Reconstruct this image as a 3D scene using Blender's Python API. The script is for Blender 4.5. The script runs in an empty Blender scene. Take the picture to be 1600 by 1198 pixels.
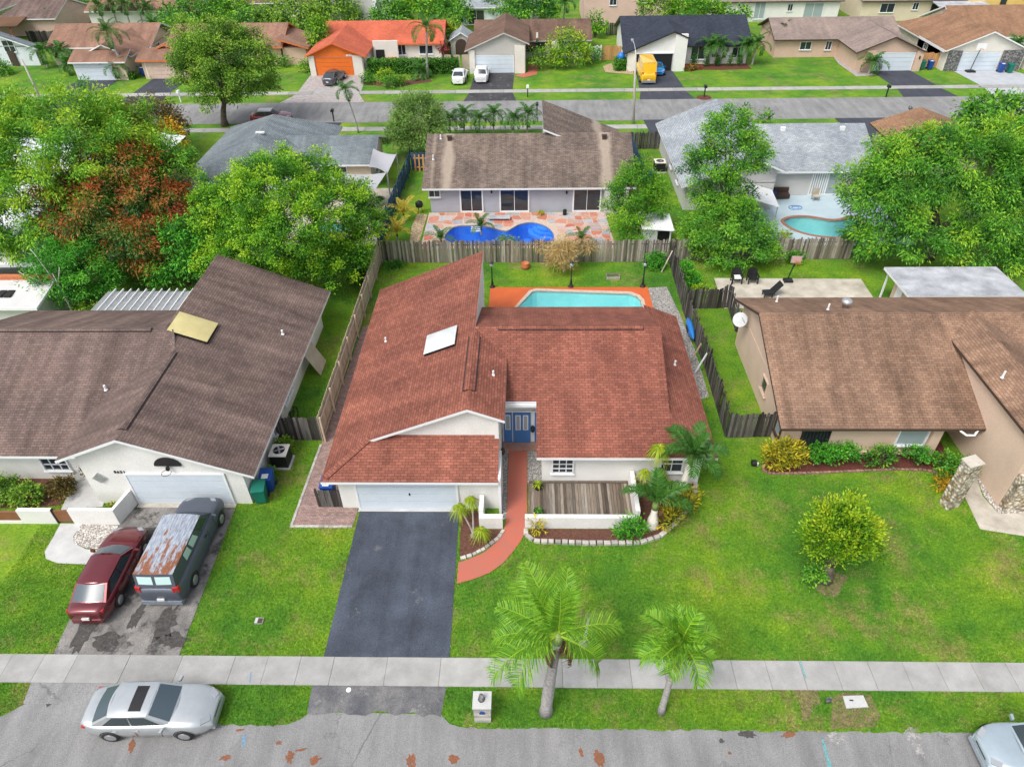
import bpy, math, random
import numpy as np
from mathutils import Vector, Matrix
rnd = random.Random(11); nr = np.random.default_rng(5)
scene = bpy.context.scene
C = scene.collection
rad = math.radians

# ---------------------------------------------------------------- camera, sky, sun, exposure
CAM_H, CAM_F, PITCH, YAW, ROLL = 26.8, 1090.0, rad(39.21), rad(1.695), rad(-1.086)
_f = Vector((-math.sin(YAW)*math.cos(PITCH), math.cos(YAW)*math.cos(PITCH), -math.sin(PITCH)))
_r0 = Vector((math.cos(YAW), math.sin(YAW), 0)); _u0 = _r0.cross(_f)
_r = _r0*math.cos(ROLL) + _u0*math.sin(ROLL); _u = _r.cross(_f)
cd = bpy.data.cameras.new('camera'); cam = bpy.data.objects.new('camera', cd); C.objects.link(cam)
cam.matrix_world = Matrix(((_r.x, _u.x, -_f.x, 0), (_r.y, _u.y, -_f.y, 0), (_r.z, _u.z, -_f.z, CAM_H), (0, 0, 0, 1)))
cd.sensor_width = 36; cd.sensor_fit = 'HORIZONTAL'; cd.lens = CAM_F/1600*36; cd.clip_end = 1500
scene.camera = cam
world = bpy.data.worlds.new('World'); scene.world = world; world.use_nodes = True
SUN_EL, SUN_AZ = rad(56), rad(222)          # azimuth clockwise from +Y (behind the camera, to the left)
wn = world.node_tree.nodes; wl_ = world.node_tree.links
bg = wn['Background']; sky = wn.new('ShaderNodeTexSky'); sky.sky_type = 'NISHITA'; sky.sun_disc = False
sky.sun_elevation = SUN_EL; sky.sun_rotation = SUN_AZ; sky.air_density = 1.0; sky.dust_density = 4.0; sky.ozone_density = 1.0
hs = wn.new('ShaderNodeHueSaturation'); hs.inputs['Saturation'].default_value = 0.42     # thin overcast: a pale sky
wl_.new(sky.outputs[0], hs.inputs['Color']); wl_.new(hs.outputs[0], bg.inputs[0]); bg.inputs[1].default_value = 0.15
sd = bpy.data.lights.new('sun', 'SUN'); sd.energy = 1.1; sd.angle = rad(20); sd.color = (1, .965, .91)
sun = bpy.data.objects.new('sun', sd); C.objects.link(sun)
sun.rotation_euler = Vector((math.sin(SUN_AZ)*math.cos(SUN_EL), math.cos(SUN_AZ)*math.cos(SUN_EL), math.sin(SUN_EL))).to_track_quat('Z', 'Y').to_euler()
vs = scene.view_settings; vs.view_transform = 'Standard'; vs.look = 'None'; vs.gamma = 1; vs.exposure = 0.68
scene.cycles.max_bounces = 6; scene.cycles.transparent_max_bounces = 8

def at(px, py, z=0.0):
    """Point of the place at height z seen at this spot of the photograph (used to survey the plot)."""
    d = _f + _r*((px-800)/CAM_F) + _u*((599-py)/CAM_F)
    t = (z-CAM_H)/d.z
    return Vector((d.x*t, d.y*t, z))
def atp(px, py, n, k):
    """Same, on the plane n.p = k."""
    d = _f + _r*((px-800)/CAM_F) + _u*((599-py)/CAM_F); o = Vector((0, 0, CAM_H)); n = Vector(n)
    return o + d*((k-n.dot(o))/n.dot(d))
def ats(pts, z=0.0): return [at(x, y, z) for x, y in pts]
def xy(pts): return [tuple(at(x, y))[:2] for x, y in pts]

# ---------------------------------------------------------------- materials
def nm(name):
    m = bpy.data.materials.new(name); m.use_nodes = True
    nt = m.node_tree; return m, nt.nodes, nt.links, nt.nodes['Principled BSDF']
def N(nodes, t, **kw):
    n = nodes.new(t)
    for k, v in kw.items():
        if k in n.inputs: n.inputs[k].default_value = v
        else: setattr(n, k, v)
    return n
def c4(c, k=1.0): return (c[0]*k, c[1]*k, c[2]*k, 1)
def ramp(nodes, cols):
    r = nodes.new('ShaderNodeValToRGB'); e = r.color_ramp.elements
    while len(e) < len(cols): e.new(.5)
    for i, (p, c) in enumerate(cols): e[i].position = p; e[i].color = c4(c)
    return r
def mix(nodes, links, mode, fac, a, b):
    m = nodes.new('ShaderNodeMix'); m.data_type = 'RGBA'; m.blend_type = mode
    for s, v in ((0, fac), (6, a), (7, b)):
        if hasattr(v, 'node'): links.new(v, m.inputs[s])
        else: m.inputs[s].default_value = v
    return m.outputs[2]
def bump(nodes, links, h, bsdf, strength, dist=.02):
    b = N(nodes, 'ShaderNodeBump', Strength=strength, Distance=dist); links.new(h, b.inputs['Height']); links.new(b.outputs[0], bsdf.inputs['Normal'])
def worldpos(nodes): return nodes.new('ShaderNodeNewGeometry').outputs['Position']
def noise(nodes, links, vec, scale, detail=4, rough=.6):
    n = N(nodes, 'ShaderNodeTexNoise', Scale=scale, Detail=detail, Roughness=rough)
    if vec is not None: links.new(vec, n.inputs['Vector'])
    return n.outputs['Fac']
def scaled(nodes, links, vec, s):
    m = nodes.new('ShaderNodeMapping'); links.new(vec, m.inputs[0]); m.inputs['Scale'].default_value = s; return m.outputs[0]

def plain(name, a, b=None, scale=6, rough=.7, bmp=.0, fine=60, metal=0.0, spec=.4, island=0.0, coat=0):
    m, n, l, p = nm(name); b = b or tuple(x*.8 for x in a)
    v = worldpos(n); f = noise(n, l, v, scale); f2 = noise(n, l, v, fine, 2)
    r = ramp(n, [(.3, b), (.7, a)]); l.new(f, r.inputs[0])
    col = mix(n, l, 'OVERLAY', .35, r.outputs[0], (0.5, .5, .5, 1))
    col = r.outputs[0]
    rr = ramp(n, [(.25, (.82, .82, .82)), (.75, (1.12, 1.12, 1.12))]); l.new(f2, rr.inputs[0])
    col = mix(n, l, 'MULTIPLY', 1.0, col, rr.outputs[0])
    if island:
        oi = n.new('ShaderNodeObjectInfo'); q = ramp(n, [(0, (1-island,)*3), (1, (1+island*.6,)*3)]); l.new(oi.outputs['Random'], q.inputs[0])
        col = mix(n, l, 'MULTIPLY', 1.0, col, q.outputs[0])
    l.new(col, p.inputs['Base Color'])
    p.inputs['Roughness'].default_value = rough; p.inputs['Metallic'].default_value = metal; p.inputs['Specular IOR Level'].default_value = spec
    p.inputs['Coat Weight'].default_value = coat; p.inputs['Coat Roughness'].default_value = .05
    if bmp: bump(n, l, f2, p, bmp)
    return m

def shingle(name, c1, c2, dark=.45, row=.145, wid=.31, streak=.35, contrast=.5, washed=()):
    m, n, l, p = nm(name)
    uv = n.new('ShaderNodeUVMap').outputs[0]
    b = N(n, 'ShaderNodeTexBrick', Color1=c4(c1), Color2=c4(c2), Mortar=c4(c2, dark), Scale=1.0)
    b.inputs['Mortar Size'].default_value = .014; b.inputs['Mortar Smooth'].default_value = .4; b.inputs['Brick Width'].default_value = wid; b.inputs['Row Height'].default_value = row
    b.offset = .5; l.new(uv, b.inputs['Vector'])
    st = noise(n, l, scaled(n, l, uv, (1.1, .16, 1)), 1.0, 5, .65); r = ramp(n, [(.28, (1-streak,)*3), (.68, (1+streak*.45,)*3)]); l.new(st, r.inputs[0])
    lg = noise(n, l, worldpos(n), .35, 5); r2 = ramp(n, [(.28, (.74, .74, .77)), (.72, (1.16, 1.13, 1.1))]); l.new(lg, r2.inputs[0])
    fi = noise(n, l, uv, 24, 2); r3 = ramp(n, [(.3, (1-contrast*.5,)*3), (.7, (1+contrast*.35,)*3)]); l.new(fi, r3.inputs[0])
    c = mix(n, l, 'MULTIPLY', 1, b.outputs['Color'], r.outputs[0]); c = mix(n, l, 'MULTIPLY', 1, c, r2.outputs[0]); c = mix(n, l, 'MULTIPLY', 1, c, r3.outputs[0])
    for wx, hw in washed:                                  # paler run-off streaks below metal vents
        sx = n.new('ShaderNodeSeparateXYZ'); l.new(worldpos(n), sx.inputs[0]); a = N(n, 'ShaderNodeMath', operation='SUBTRACT'); l.new(sx.outputs[0], a.inputs[0]); a.inputs[1].default_value = wx
        ab = N(n, 'ShaderNodeMath', operation='ABSOLUTE'); l.new(a.outputs[0], ab.inputs[0]); ns = N(n, 'ShaderNodeMath', operation='MULTIPLY_ADD'); l.new(lg, ns.inputs[0]); ns.inputs[1].default_value = 1.2; l.new(ab.outputs[0], ns.inputs[2])
        mr = n.new('ShaderNodeMapRange'); l.new(ns.outputs[0], mr.inputs['Value']); mr.inputs['From Min'].default_value = hw+.75; mr.inputs['From Max'].default_value = hw+.35; mr.inputs['To Max'].default_value = .55
        c = mix(n, l, 'MIX', mr.outputs[0], c, c4((.46, .38, .30)))
    l.new(c, p.inputs['Base Color']); p.inputs['Roughness'].default_value = .93; p.inputs['Specular IOR Level'].default_value = .2
    inv = n.new('ShaderNodeInvert'); l.new(b.outputs['Fac'], inv.inputs['Color'])
    bump(n, l, inv.outputs[0], p, .5, .012)
    return m

def grass_nodes(n, l, dry=.0, sc=1.0):
    v = worldpos(n)
    big = noise(n, l, v, .17*sc, 6, .66); mid = noise(n, l, v, .9, 5, .7); fine = noise(n, l, v, 8.5, 4, .75)
    r = ramp(n, [(.30, (.044, .150, .020)), (.44, (.084, .220, .020)), (.57, (.142, .278, .020)), (.72, (.235, .335, .024))]); l.new(big, r.inputs[0])
    r2 = ramp(n, [(.25, (.62, .72, .7)), (.5, (1, 1, 1)), (.78, (1.38, 1.18, 1.0))]); l.new(mid, r2.inputs[0])
    r3 = ramp(n, [(.25, (.40, .46, .4)), (.5, (1, 1, 1)), (.75, (1.62, 1.5, 1.45))]); l.new(fine, r3.inputs[0])
    c = mix(n, l, 'MULTIPLY', 1, r.outputs[0], r2.outputs[0]); c = mix(n, l, 'MULTIPLY', 1, c, r3.outputs[0])
    d = noise(n, l, scaled(n, l, v, (1, 1, 1)), .33*sc, 9, .8)
    dm = ramp(n, [(.515-dry, (0, 0, 0)), (.65-dry, (.8, .8, .8))]); l.new(d, dm.inputs[0])
    dc = ramp(n, [(.3, (.15, .16, .045)), (.7, (.34, .26, .12))]); l.new(mid, dc.inputs[0])
    dcc = mix(n, l, 'MULTIPLY', 1, dc.outputs[0], r3.outputs[0])
    return mix(n, l, 'MIX', dm.outputs[0], c, dcc), fine
def grass_mat(name, blades=False, dry=0.0, k=1.0):
    m, n, l, p = nm(name)
    c, f = grass_nodes(n, l, dry)
    if k != 1: c = mix(n, l, 'MULTIPLY', 1, c, (k, k, k, 1))
    p.inputs['Roughness'].default_value = .85; p.inputs['Specular IOR Level'].default_value = .15
    if blades:
        g = n.new('ShaderNodeNewGeometry'); q = ramp(n, [(0, (.75, .8, .7)), (1, (1.7, 1.55, 1.5))]); l.new(g.outputs['Random Per Island'], q.inputs[0])
        c = mix(n, l, 'MULTIPLY', 1, c, q.outputs[0])
    l.new(c, p.inputs['Base Color'])
    if not blades: bump(n, l, f, p, .8, .05)
    return m

def leaf_mat(name, cols, transl=.28, var=.24):
    m, n, l, p = nm(name)
    a = n.new('ShaderNodeAttribute'); a.attribute_name = 'tint'
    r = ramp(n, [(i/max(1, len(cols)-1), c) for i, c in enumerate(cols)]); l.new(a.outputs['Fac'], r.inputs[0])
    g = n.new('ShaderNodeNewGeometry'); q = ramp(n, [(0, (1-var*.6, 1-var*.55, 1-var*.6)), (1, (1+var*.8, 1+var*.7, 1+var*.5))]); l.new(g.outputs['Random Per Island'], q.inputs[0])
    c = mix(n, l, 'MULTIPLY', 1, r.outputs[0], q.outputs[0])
    l.new(c, p.inputs['Base Color']); p.inputs['Roughness'].default_value = .5; p.inputs['Specular IOR Level'].default_value = .3
    t = n.new('ShaderNodeBsdfTranslucent'); l.new(c, t.inputs[0]); s = n.new('ShaderNodeMixShader'); s.inputs[0].default_value = transl
    l.new(p.outputs[0], s.inputs[1]); l.new(t.outputs[0], s.inputs[2]); l.new(s.outputs[0], n['Material Output'].inputs[0])
    return m

def wood(name, cols, grain=1.0, rough=.85, ax=(26, 26, 1.3)):
    """weathered boards: colour per board, streaks down the board"""
    m, n, l, p = nm(name)
    oi = n.new('ShaderNodeObjectInfo'); r = ramp(n, [(i/max(1, len(cols)-1), c) for i, c in enumerate(cols)]); l.new(oi.outputs['Random'], r.inputs[0])
    v = worldpos(n); f = noise(n, l, scaled(n, l, v, ax), 1.0, 5, .7); q = ramp(n, [(.25, (.42, .42, .42)), (.55, (1, 1, 1)), (.8, (1.5, 1.48, 1.42))]); l.new(f, q.inputs[0])
    c = mix(n, l, 'MULTIPLY', grain, r.outputs[0], q.outputs[0]); l.new(c, p.inputs['Base Color']); p.inputs['Roughness'].default_value = rough
    p.inputs['Specular IOR Level'].default_value = .2; bump(n, l, f, p, .5, .01)
    return m

def paint(name, c, metal=.35, rough=.32, coat=.8):
    m, n, l, p = nm(name)
    f = noise(n, l, worldpos(n), 3.0, 5); r = ramp(n, [(.3, tuple(x*.9 for x in c)), (.7, c)]); l.new(f, r.inputs[0]); l.new(r.outputs[0], p.inputs['Base Color'])
    p.inputs['Metallic'].default_value = metal; p.inputs['Roughness'].default_value = rough; p.inputs['Coat Weight'].default_value = coat; p.inputs['Coat Roughness'].default_value = .06
    return m
def gloss(name, c, rough=.08, spec=.6, emit=0, metal=0):
    m, n, l, p = nm(name); p.inputs['Base Color'].default_value = c4(c); p.inputs['Roughness'].default_value = rough; p.inputs['Specular IOR Level'].default_value = spec; p.inputs['Metallic'].default_value = metal
    return m

def asphalt(name, a, b, patch=None, sc=1.0, speck=.5, pat=.585, cracks=False):
    m, n, l, p = nm(name); v = worldpos(n)
    f = noise(n, l, v, .5*sc, 6, .65); r = ramp(n, [(.32, b), (.66, a)]); l.new(f, r.inputs[0])
    fi = noise(n, l, v, 34, 2, .6); q = ramp(n, [(.3, (1-speck*.6,)*3), (.7, (1+speck*.5,)*3)]); l.new(fi, q.inputs[0])
    st = noise(n, l, scaled(n, l, v, (1.5, .25, 1)), 1.0, 4); q2 = ramp(n, [(.3, (.8, .8, .8)), (.7, (1.15, 1.15, 1.15))]); l.new(st, q2.inputs[0])
    c = mix(n, l, 'MULTIPLY', 1, r.outputs[0], q.outputs[0]); c = mix(n, l, 'MULTIPLY', 1, c, q2.outputs[0])
    if patch:
        pf = noise(n, l, v, .75*sc, 6, .75); pm = ramp(n, [(pat, (0, 0, 0)), (pat+.095, (.8, .8, .8))]); l.new(pf, pm.inputs[0])
        pm2 = mix(n, l, 'MULTIPLY', 1, pm.outputs[0], q.outputs[0]); c = mix(n, l, 'MIX', pm2, c, c4(patch))
    if cracks:
        wv = noise(n, l, v, 1.6, 4, .7); vm = N(n, 'ShaderNodeVectorMath', operation='ADD'); l.new(v, vm.inputs[0]); l.new(wv, vm.inputs[1]); vo = N(n, 'ShaderNodeTexVoronoi', Scale=.28); vo.feature = 'DISTANCE_TO_EDGE'; l.new(vm.outputs[0], vo.inputs['Vector'])
        cr = ramp(n, [(.0, (.55, .55, .55)), (.010, (1, 1, 1))]); l.new(vo.outputs['Distance'], cr.inputs[0]); bg_ = noise(n, l, v, .22, 3); cm = ramp(n, [(.5, (0, 0, 0)), (.6, (1, 1, 1))]); l.new(bg_, cm.inputs[0])
        c = mix(n, l, 'MULTIPLY', cm.outputs[0], c, cr.outputs[0])
    l.new(c, p.inputs['Base Color']); p.inputs['Roughness'].default_value = .9; p.inputs['Specular IOR Level'].default_value = .25; bump(n, l, fi, p, .35, .01)
    return m

def bricktex(name, c1, c2, mort, bw, rh, ms=.008):
    m, n, l, p = nm(name); b = N(n, 'ShaderNodeTexBrick', Color1=c4(c1), Color2=c4(c2), Mortar=c4(mort), Scale=1.0)
    b.inputs['Mortar Size'].default_value = ms; b.inputs['Brick Width'].default_value = bw; b.inputs['Row Height'].default_value = rh
    v = worldpos(n); l.new(v, b.inputs['Vector']); f = noise(n, l, v, 2.5, 4); q = ramp(n, [(.3, (.72, .72, .72)), (.7, (1.15, 1.15, 1.15))]); l.new(f, q.inputs[0])
    l.new(mix(n, l, 'MULTIPLY', 1, b.outputs[0], q.outputs[0]), p.inputs['Base Color']); p.inputs['Roughness'].default_value = .9
    return m

def pebbles(name, cols, sc=14, bmp=.8):
    m, n, l, p = nm(name); v = worldpos(n); vo = N(n, 'ShaderNodeTexVoronoi', Scale=sc); l.new(v, vo.inputs['Vector'])
    sp = n.new('ShaderNodeSeparateColor'); l.new(vo.outputs['Color'], sp.inputs[0]); r = ramp(n, [(i/max(1, len(cols)-1), c) for i, c in enumerate(cols)]); l.new(sp.outputs[0], r.inputs[0])
    q = ramp(n, [(.2, (1.1, 1.1, 1.1)), (.65, (.45, .45, .45))]); l.new(vo.outputs['Distance'], q.inputs[0])
    l.new(mix(n, l, 'MULTIPLY', 1, r.outputs[0], q.outputs[0]), p.inputs['Base Color']); p.inputs['Roughness'].default_value = .85
    iv = n.new('ShaderNodeInvert'); l.new(vo.outputs['Distance'], iv.inputs['Color']); bump(n, l, iv.outputs[0], p, bmp, .04)
    return m

def water(name, tint):
    m, n, l, p = nm(name)
    t = n.new('ShaderNodeBsdfTransparent'); t.inputs[0].default_value = c4(tint); g = N(n, 'ShaderNodeBsdfGlossy', Roughness=.04)
    g.inputs['Color'].default_value = (1, 1, 1, 1)
    fr = N(n, 'ShaderNodeFresnel', IOR=1.33); f = noise(n, l, worldpos(n), 3.2, 3); b = N(n, 'ShaderNodeBump', Strength=.7, Distance=.08); l.new(f, b.inputs['Height'])
    l.new(b.outputs[0], g.inputs['Normal']); l.new(b.outputs[0], fr.inputs['Normal'])
    s = n.new('ShaderNodeMixShader'); l.new(fr.outputs[0], s.inputs[0]); l.new(t.outputs[0], s.inputs[1]); l.new(g.outputs[0], s.inputs[2]); l.new(s.outputs[0], n['Material Output'].inputs[0])
    return m

def decal(name, a, b, cover=.5, sc=7):
    """broken-edged stain or worn paint"""
    m = plain(name, a, b, 9, .95, 0, 40); n = m.node_tree.nodes; l = m.node_tree.links; p = n['Principled BSDF']
    f = noise(n, l, worldpos(n), sc, 6, .8); r = ramp(n, [(.46-cover*.3, (0, 0, 0)), (.72-cover*.3, (1, 1, 1))]); l.new(f, r.inputs[0]); l.new(r.outputs[0], p.inputs['Alpha']); return m
M = {}
M['lawn'] = grass_mat('lawn_ground', k=.9); M['lawn_dry'] = grass_mat('lawn_ground_dry', dry=.07, k=.95); M['blades'] = grass_mat('grass_blades', True, dry=.02)
M['road'] = asphalt('faded_road', (.262, .260, .257), (.198, .197, .196), speck=.6, sc=.5, cracks=True)
M['drive'] = asphalt('sealed_blacktop', (.078, .091, .120), (.044, .052, .068), patch=(.17, .172, .18), speck=.8, pat=.615)
M['drive_old'] = asphalt('worn_driveway', (.30, .285, .265), (.11, .105, .10), patch=(.028, .028, .028), speck=.7, sc=1.0, pat=.5)
M['drive_far'] = asphalt('far_blacktop', (.060, .066, .084), (.045, .05, .064), speck=.4)
M['drive_worn'] = asphalt('far_worn_blacktop', (.07, .07, .075), (.04, .04, .045), patch=(.25, .24, .23), speck=.5)
M['apron_old'] = asphalt('worn_apron', (.085, .088, .1), (.2, .195, .19), patch=(.27, .26, .24), speck=.6, sc=1.6)
M['walk'] = plain('sidewalk_concrete', (.395, .39, .376), (.295, .29, .277), 1.3, .9, .2, 40, island=.14)
M['concrete'] = plain('pale_concrete', (.55, .55, .54), (.42, .42, .41), 1.2, .9, .2, 40)
M['conc_grey'] = plain('grey_drive_concrete', (.44, .46, .49), (.36, .38, .4), 1.0, .9, .2, 40)
M['patio'] = plain('stained_patio', (.58, .53, .45), (.34, .31, .25), .9, .9, .2, 30)
M['redwalk'] = plain('red_painted_walk', (.47, .125, .08), (.40, .135, .095), 1.5, .7, .15, 30)
M['orange_deck'] = plain('orange_painted_deck', (.60, .125, .03), (.50, .105, .03), 1.0, .6, .1, 30)
M['pavers'] = bricktex('brick_pavers', (.40, .25, .21), (.24, .17, .155), (.13, .11, .10), .2, .1)
M['pave_pink'] = bricktex('pale_driveway_pavers', (.42, .37, .35), (.36, .33, .32), (.28, .26, .25), .3, .15)
M['mulch'] = plain('red_mulch', (.16, .045, .03), (.07, .025, .018), 10, .95, .9, 50)
M['mulch_br'] = plain('brown_mulch', (.17, .07, .045), (.07, .035, .025), 8, .95, .9, 50)
M['soil'] = decal('bare_soil', (.30, .215, .12), (.17, .12, .075), .55, 3)
M['gravel'] = pebbles('grey_gravel', [(.25, .24, .23), (.42, .40, .37), (.6, .57, .53)], 16)
M['gravel_w'] = pebbles('white_shell_gravel', [(.35, .3, .26), (.6, .55, .5), (.8, .77, .72)], 14)
M['gravel_tan'] = pebbles('tan_gravel', [(.45, .3, .16), (.6, .45, .26), (.7, .55, .38)], 13)
M['stone'] = pebbles('ledge_stone', [(.28, .2, .1), (.55, .48, .36), (.75, .7, .6), (.42, .3, .16)], 6.5, 1.0)
M['stone_grey'] = pebbles('grey_ledge_stone', [(.08, .08, .09), (.2, .2, .2), (.32, .31, .3)], 6, 1.0)
M['edge'] = plain('edging_block', (.56, .53, .48), (.36, .34, .31), 3, .9, .3, 40, island=.3)
M['brickedge'] = plain('brick_edging', (.36, .21, .16), (.26, .15, .12), 3, .9, .3, 40, island=.3)
for k, c in dict(white=(.78, .77, .74), offw=(.74, .70, .63), cream=(.68, .58, .44), tan=(.66, .50, .385), peach=(.62, .44, .34), grey=(.52, .50, .47), lilac=(.40, .41, .47), bluewhite=(.70, .75, .80), yellow=(.72, .50, .17), pinkw=(.66, .47, .40), palegrey=(.58, .57, .56)).items():
    M['w_'+k] = plain('stucco_'+k, c, tuple(x*.88 for x in c), .8, .9, .15, 30)
M['trim'] = plain('white_trim', (.80, .81, .82), (.72, .74, .76), 2, .5); M['trim_br'] = plain('brown_trim', (.07, .045, .035), None, 2, .6); M['trim_or'] = plain('orange_trim', (.72, .17, .035), None, 2, .6)
M['trim_blk'] = plain('black_trim', (.02, .02, .022), None, 2, .5); M['metal'] = plain('galvanised', (.55, .56, .57), (.4, .41, .42), 3, .4, 0, 30, metal=.6)
M['door_w'] = plain('white_garage_door', (.62, .69, .75), (.57, .64, .70), 1.5, .5); M['door_or'] = plain('orange_garage_door', (.78, .17, .02), (.7, .15, .02), 1.5, .5); M['door_pk'] = plain('pale_pink_door', (.70, .53, .44), None, 1.5, .5)
M['door_blue'] = plain('blue_door', (.06, .19, .46), (.05, .16, .40), 2, .45)
M['glass'] = gloss('window_glass', (.025, .035, .045), .04, .8); M['glass_lt'] = gloss('curtained_glass', (.30, .36, .38), .08, .7); M['glass_car'] = gloss('car_glass', (.035, .05, .055), .16, .55); M['glass_teal'] = gloss('pale_van_glass', (.48, .66, .64), .05, .8)
M['black'] = plain('black_plastic', (.018, .018, .02), (.012, .012, .013), 5, .5); M['tyre'] = plain('tyre_rubber', (.022, .022, .022), None, 5, .85); M['rim'] = gloss('alloy_rim', (.55, .56, .58), .3, .6, metal=.8)
M['lamp_w'] = gloss('headlight_lens', (.30, .32, .34), .12, .7); M['lamp_r'] = gloss('tail_lens', (.45, .02, .02), .15, .7); M['lamp_o'] = gloss('amber_lens', (.7, .25, .03), .15, .7); M['chrome'] = gloss('chrome', (.75, .76, .78), .12, .8, metal=1)
M['plate'] = plain('licence_plate', (.75, .76, .75), None, 8, .5)
M['bark'] = plain('bark', (.17, .13, .10), (.08, .065, .055), 4, .95, .9, 30); M['bark_lt'] = plain('pale_bark', (.34, .31, .28), (.22, .2, .18), 4, .95, .6, 30); M['bark_white'] = plain('bleached_wood', (.62, .57, .5), (.45, .4, .35), 4, .9, .4, 30)
def palmbark():
    m, n, l, p = nm('ringed_palm_bark'); v = worldpos(n); w = N(n, 'ShaderNodeTexWave', Scale=3.2, Distortion=1.5); w.bands_direction = 'Z'; l.new(v, w.inputs['Vector'])
    f = noise(n, l, v, 9, 4); r = ramp(n, [(.3, (.24, .22, .21)), (.7, (.46, .44, .43))]); l.new(f, r.inputs[0]); q = ramp(n, [(0, (.7, .7, .7)), (.5, (1.05, 1.05, 1.05))]); l.new(w.outputs['Fac'], q.inputs[0])
    l.new(mix(n, l, 'MULTIPLY', 1, r.outputs[0], q.outputs[0]), p.inputs['Base Color']); p.inputs['Roughness'].default_value = .9; bump(n, l, w.outputs['Fac'], p, .4, .03); return m
M['palmbark'] = palmbark()
M['roof_red'] = shingle('red_shingles', (.335, .126, .088), (.225, .084, .059), .55, streak=.34, contrast=.6)
M['roof_left'] = shingle('weathered_brown_shingles', (.222, .160, .139), (.162, .117, .102), .6, streak=.5, contrast=.75)
M['roof_right'] = shingle('tan_brown_shingles', (.315, .20, .136), (.222, .138, .094), .6, streak=.48, contrast=.75)
M['roof_mid'] = shingle('grey_brown_shingles', (.255, .20, .165), (.155, .122, .101), .5, streak=.4, contrast=.8, washed=((-6.9, .45), (6.7, .5), (-8.2, .05)))
M['roof_slate'] = shingle('blue_grey_shingles', (.235, .275, .295), (.17, .205, .22), .55, streak=.3)
M['roof_pale'] = shingle('pale_grey_shingles', (.42, .46, .49), (.29, .33, .36), .55, streak=.15, contrast=.8)
M['roof_tan'] = shingle('far_tan_shingles', (.34, .20, .14), (.27, .155, .11), .7, streak=.3)
M['roof_orange'] = shingle('orange_shingles', (.60, .155, .085), (.48, .115, .065), .7, streak=.15)
M['roof_brown'] = shingle('far_brown_shingles', (.21, .13, .095), (.15, .095, .07), .7, streak=.3)
M['roof_navy'] = shingle('navy_shingles', (.052, .060, .085), (.033, .04, .058), .7, streak=.2)
M['roof_taupe'] = shingle('taupe_shingles', (.33, .26, .225), (.25, .2, .175), .7, streak=.2)
M['roof_bronze'] = shingle('bronze_shingles', (.36, .21, .125), (.26, .15, .09), .6, streak=.2, contrast=.9)
M['f_grey'] = wood('grey_pickets', [(.07, .06, .05), (.24, .215, .185), (.42, .38, .32), (.12, .10, .085), (.30, .25, .19)]); M['f_dark'] = wood('dark_pickets', [(.035, .03, .028), (.07, .06, .055), (.17, .16, .15), (.05, .045, .04)])
M['f_tan'] = wood('tan_pickets', [(.42, .32, .23), (.52, .41, .30), (.58, .47, .36)], .8); M['f_blue'] = wood('blue_painted_pickets', [(.035, .075, .13), (.05, .10, .17), (.06, .12, .2)], .5)
M['f_new'] = wood('new_cedar_pickets', [(.45, .23, .10), (.55, .30, .13), (.40, .2, .09)], .5); M['f_cream'] = plain('cream_panels', (.66, .55, .42), None, 2, .7); M['f_white'] = plain('white_vinyl', (.78, .79, .8), None, 2, .5)
M['deck'] = wood('deck_planks', [(.10, .08, .062), (.32, .27, .22), (.08, .063, .05), (.33, .295, .25), (.19, .14, .10), (.25, .21, .17)], ax=(26, 1.6, 26))
M['brown_gate'] = plain('brown_gate_panel', (.24, .10, .05), (.2, .085, .045), 3, .6); M['board'] = plain('plywood', (.50, .45, .38), (.40, .33, .24), 2, .8)
M['flag'] = None
G1 = [(.030, .085, .010), (.070, .190, .016), (.150, .300, .026)]
M['leaf_bright'] = leaf_mat('bright_green_leaves', [(.028, .12, .012), (.065, .24, .014), (.15, .38, .014), (.33, .54, .025)])
M['leaf_mango'] = leaf_mat('mango_leaves', [(.026, .11, .016), (.052, .20, .022), (.10, .32, .026), (.19, .44, .028), (.34, .52, .03)])
M['leaf_mangored'] = leaf_mat('mango_flush_leaves', [(.028, .10, .02), (.06, .17, .025), (.14, .20, .03), (.40, .17, .035), (.46, .10, .032), (.28, .05, .02)])
M['leaf_green'] = leaf_mat('green_leaves', [(.022, .10, .016), (.048, .19, .02), (.10, .32, .024), (.22, .46, .03)])
M['leaf_vivid'] = leaf_mat('vivid_leaves', [(.02, .13, .012), (.045, .24, .018), (.09, .38, .025), (.17, .46, .04)])
M['leaf_olive'] = leaf_mat('olive_leaves', [(.03, .10, .014), (.075, .20, .018), (.16, .32, .025), (.24, .43, .04), (.30, .46, .05)])
M['leaf_pale'] = leaf_mat('pale_fine_leaves', [(.09, .20, .03), (.16, .30, .06), (.26, .40, .10)])
M['leaf_bronze'] = leaf_mat('bronze_leaves', [(.05, .055, .012), (.12, .085, .02), (.2, .16, .03)])
M['leaf_yellow'] = leaf_mat('yellow_croton_leaves', [(.05, .13, .012), (.34, .34, .02), (.66, .52, .03)])
M['leaf_gold'] = leaf_mat('gold_leaves', [(.45, .27, .02), (.62, .38, .03), (.7, .45, .04)])
M['leaf_lime'] = leaf_mat('lime_tree_leaves', [(.03, .12, .008), (.11, .29, .012), (.30, .48, .02), (.50, .56, .03)])
M['leaf_dead'] = leaf_mat('dry_straw_leaves', [(.34, .21, .08), (.50, .36, .14), (.62, .48, .22)])
M['leaf_red'] = leaf_mat('red_leaves', [(.12, .02, .02), (.3, .03, .03)])
M['frond'] = leaf_mat('palm_fronds', [(.055, .20, .014), (.14, .34, .020), (.32, .50, .035)], .3, .4)
M['frond_dark'] = leaf_mat('dark_palm_fronds', [(.022, .085, .014), (.045, .15, .02), (.08, .2, .025)], .25, .4)
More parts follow.
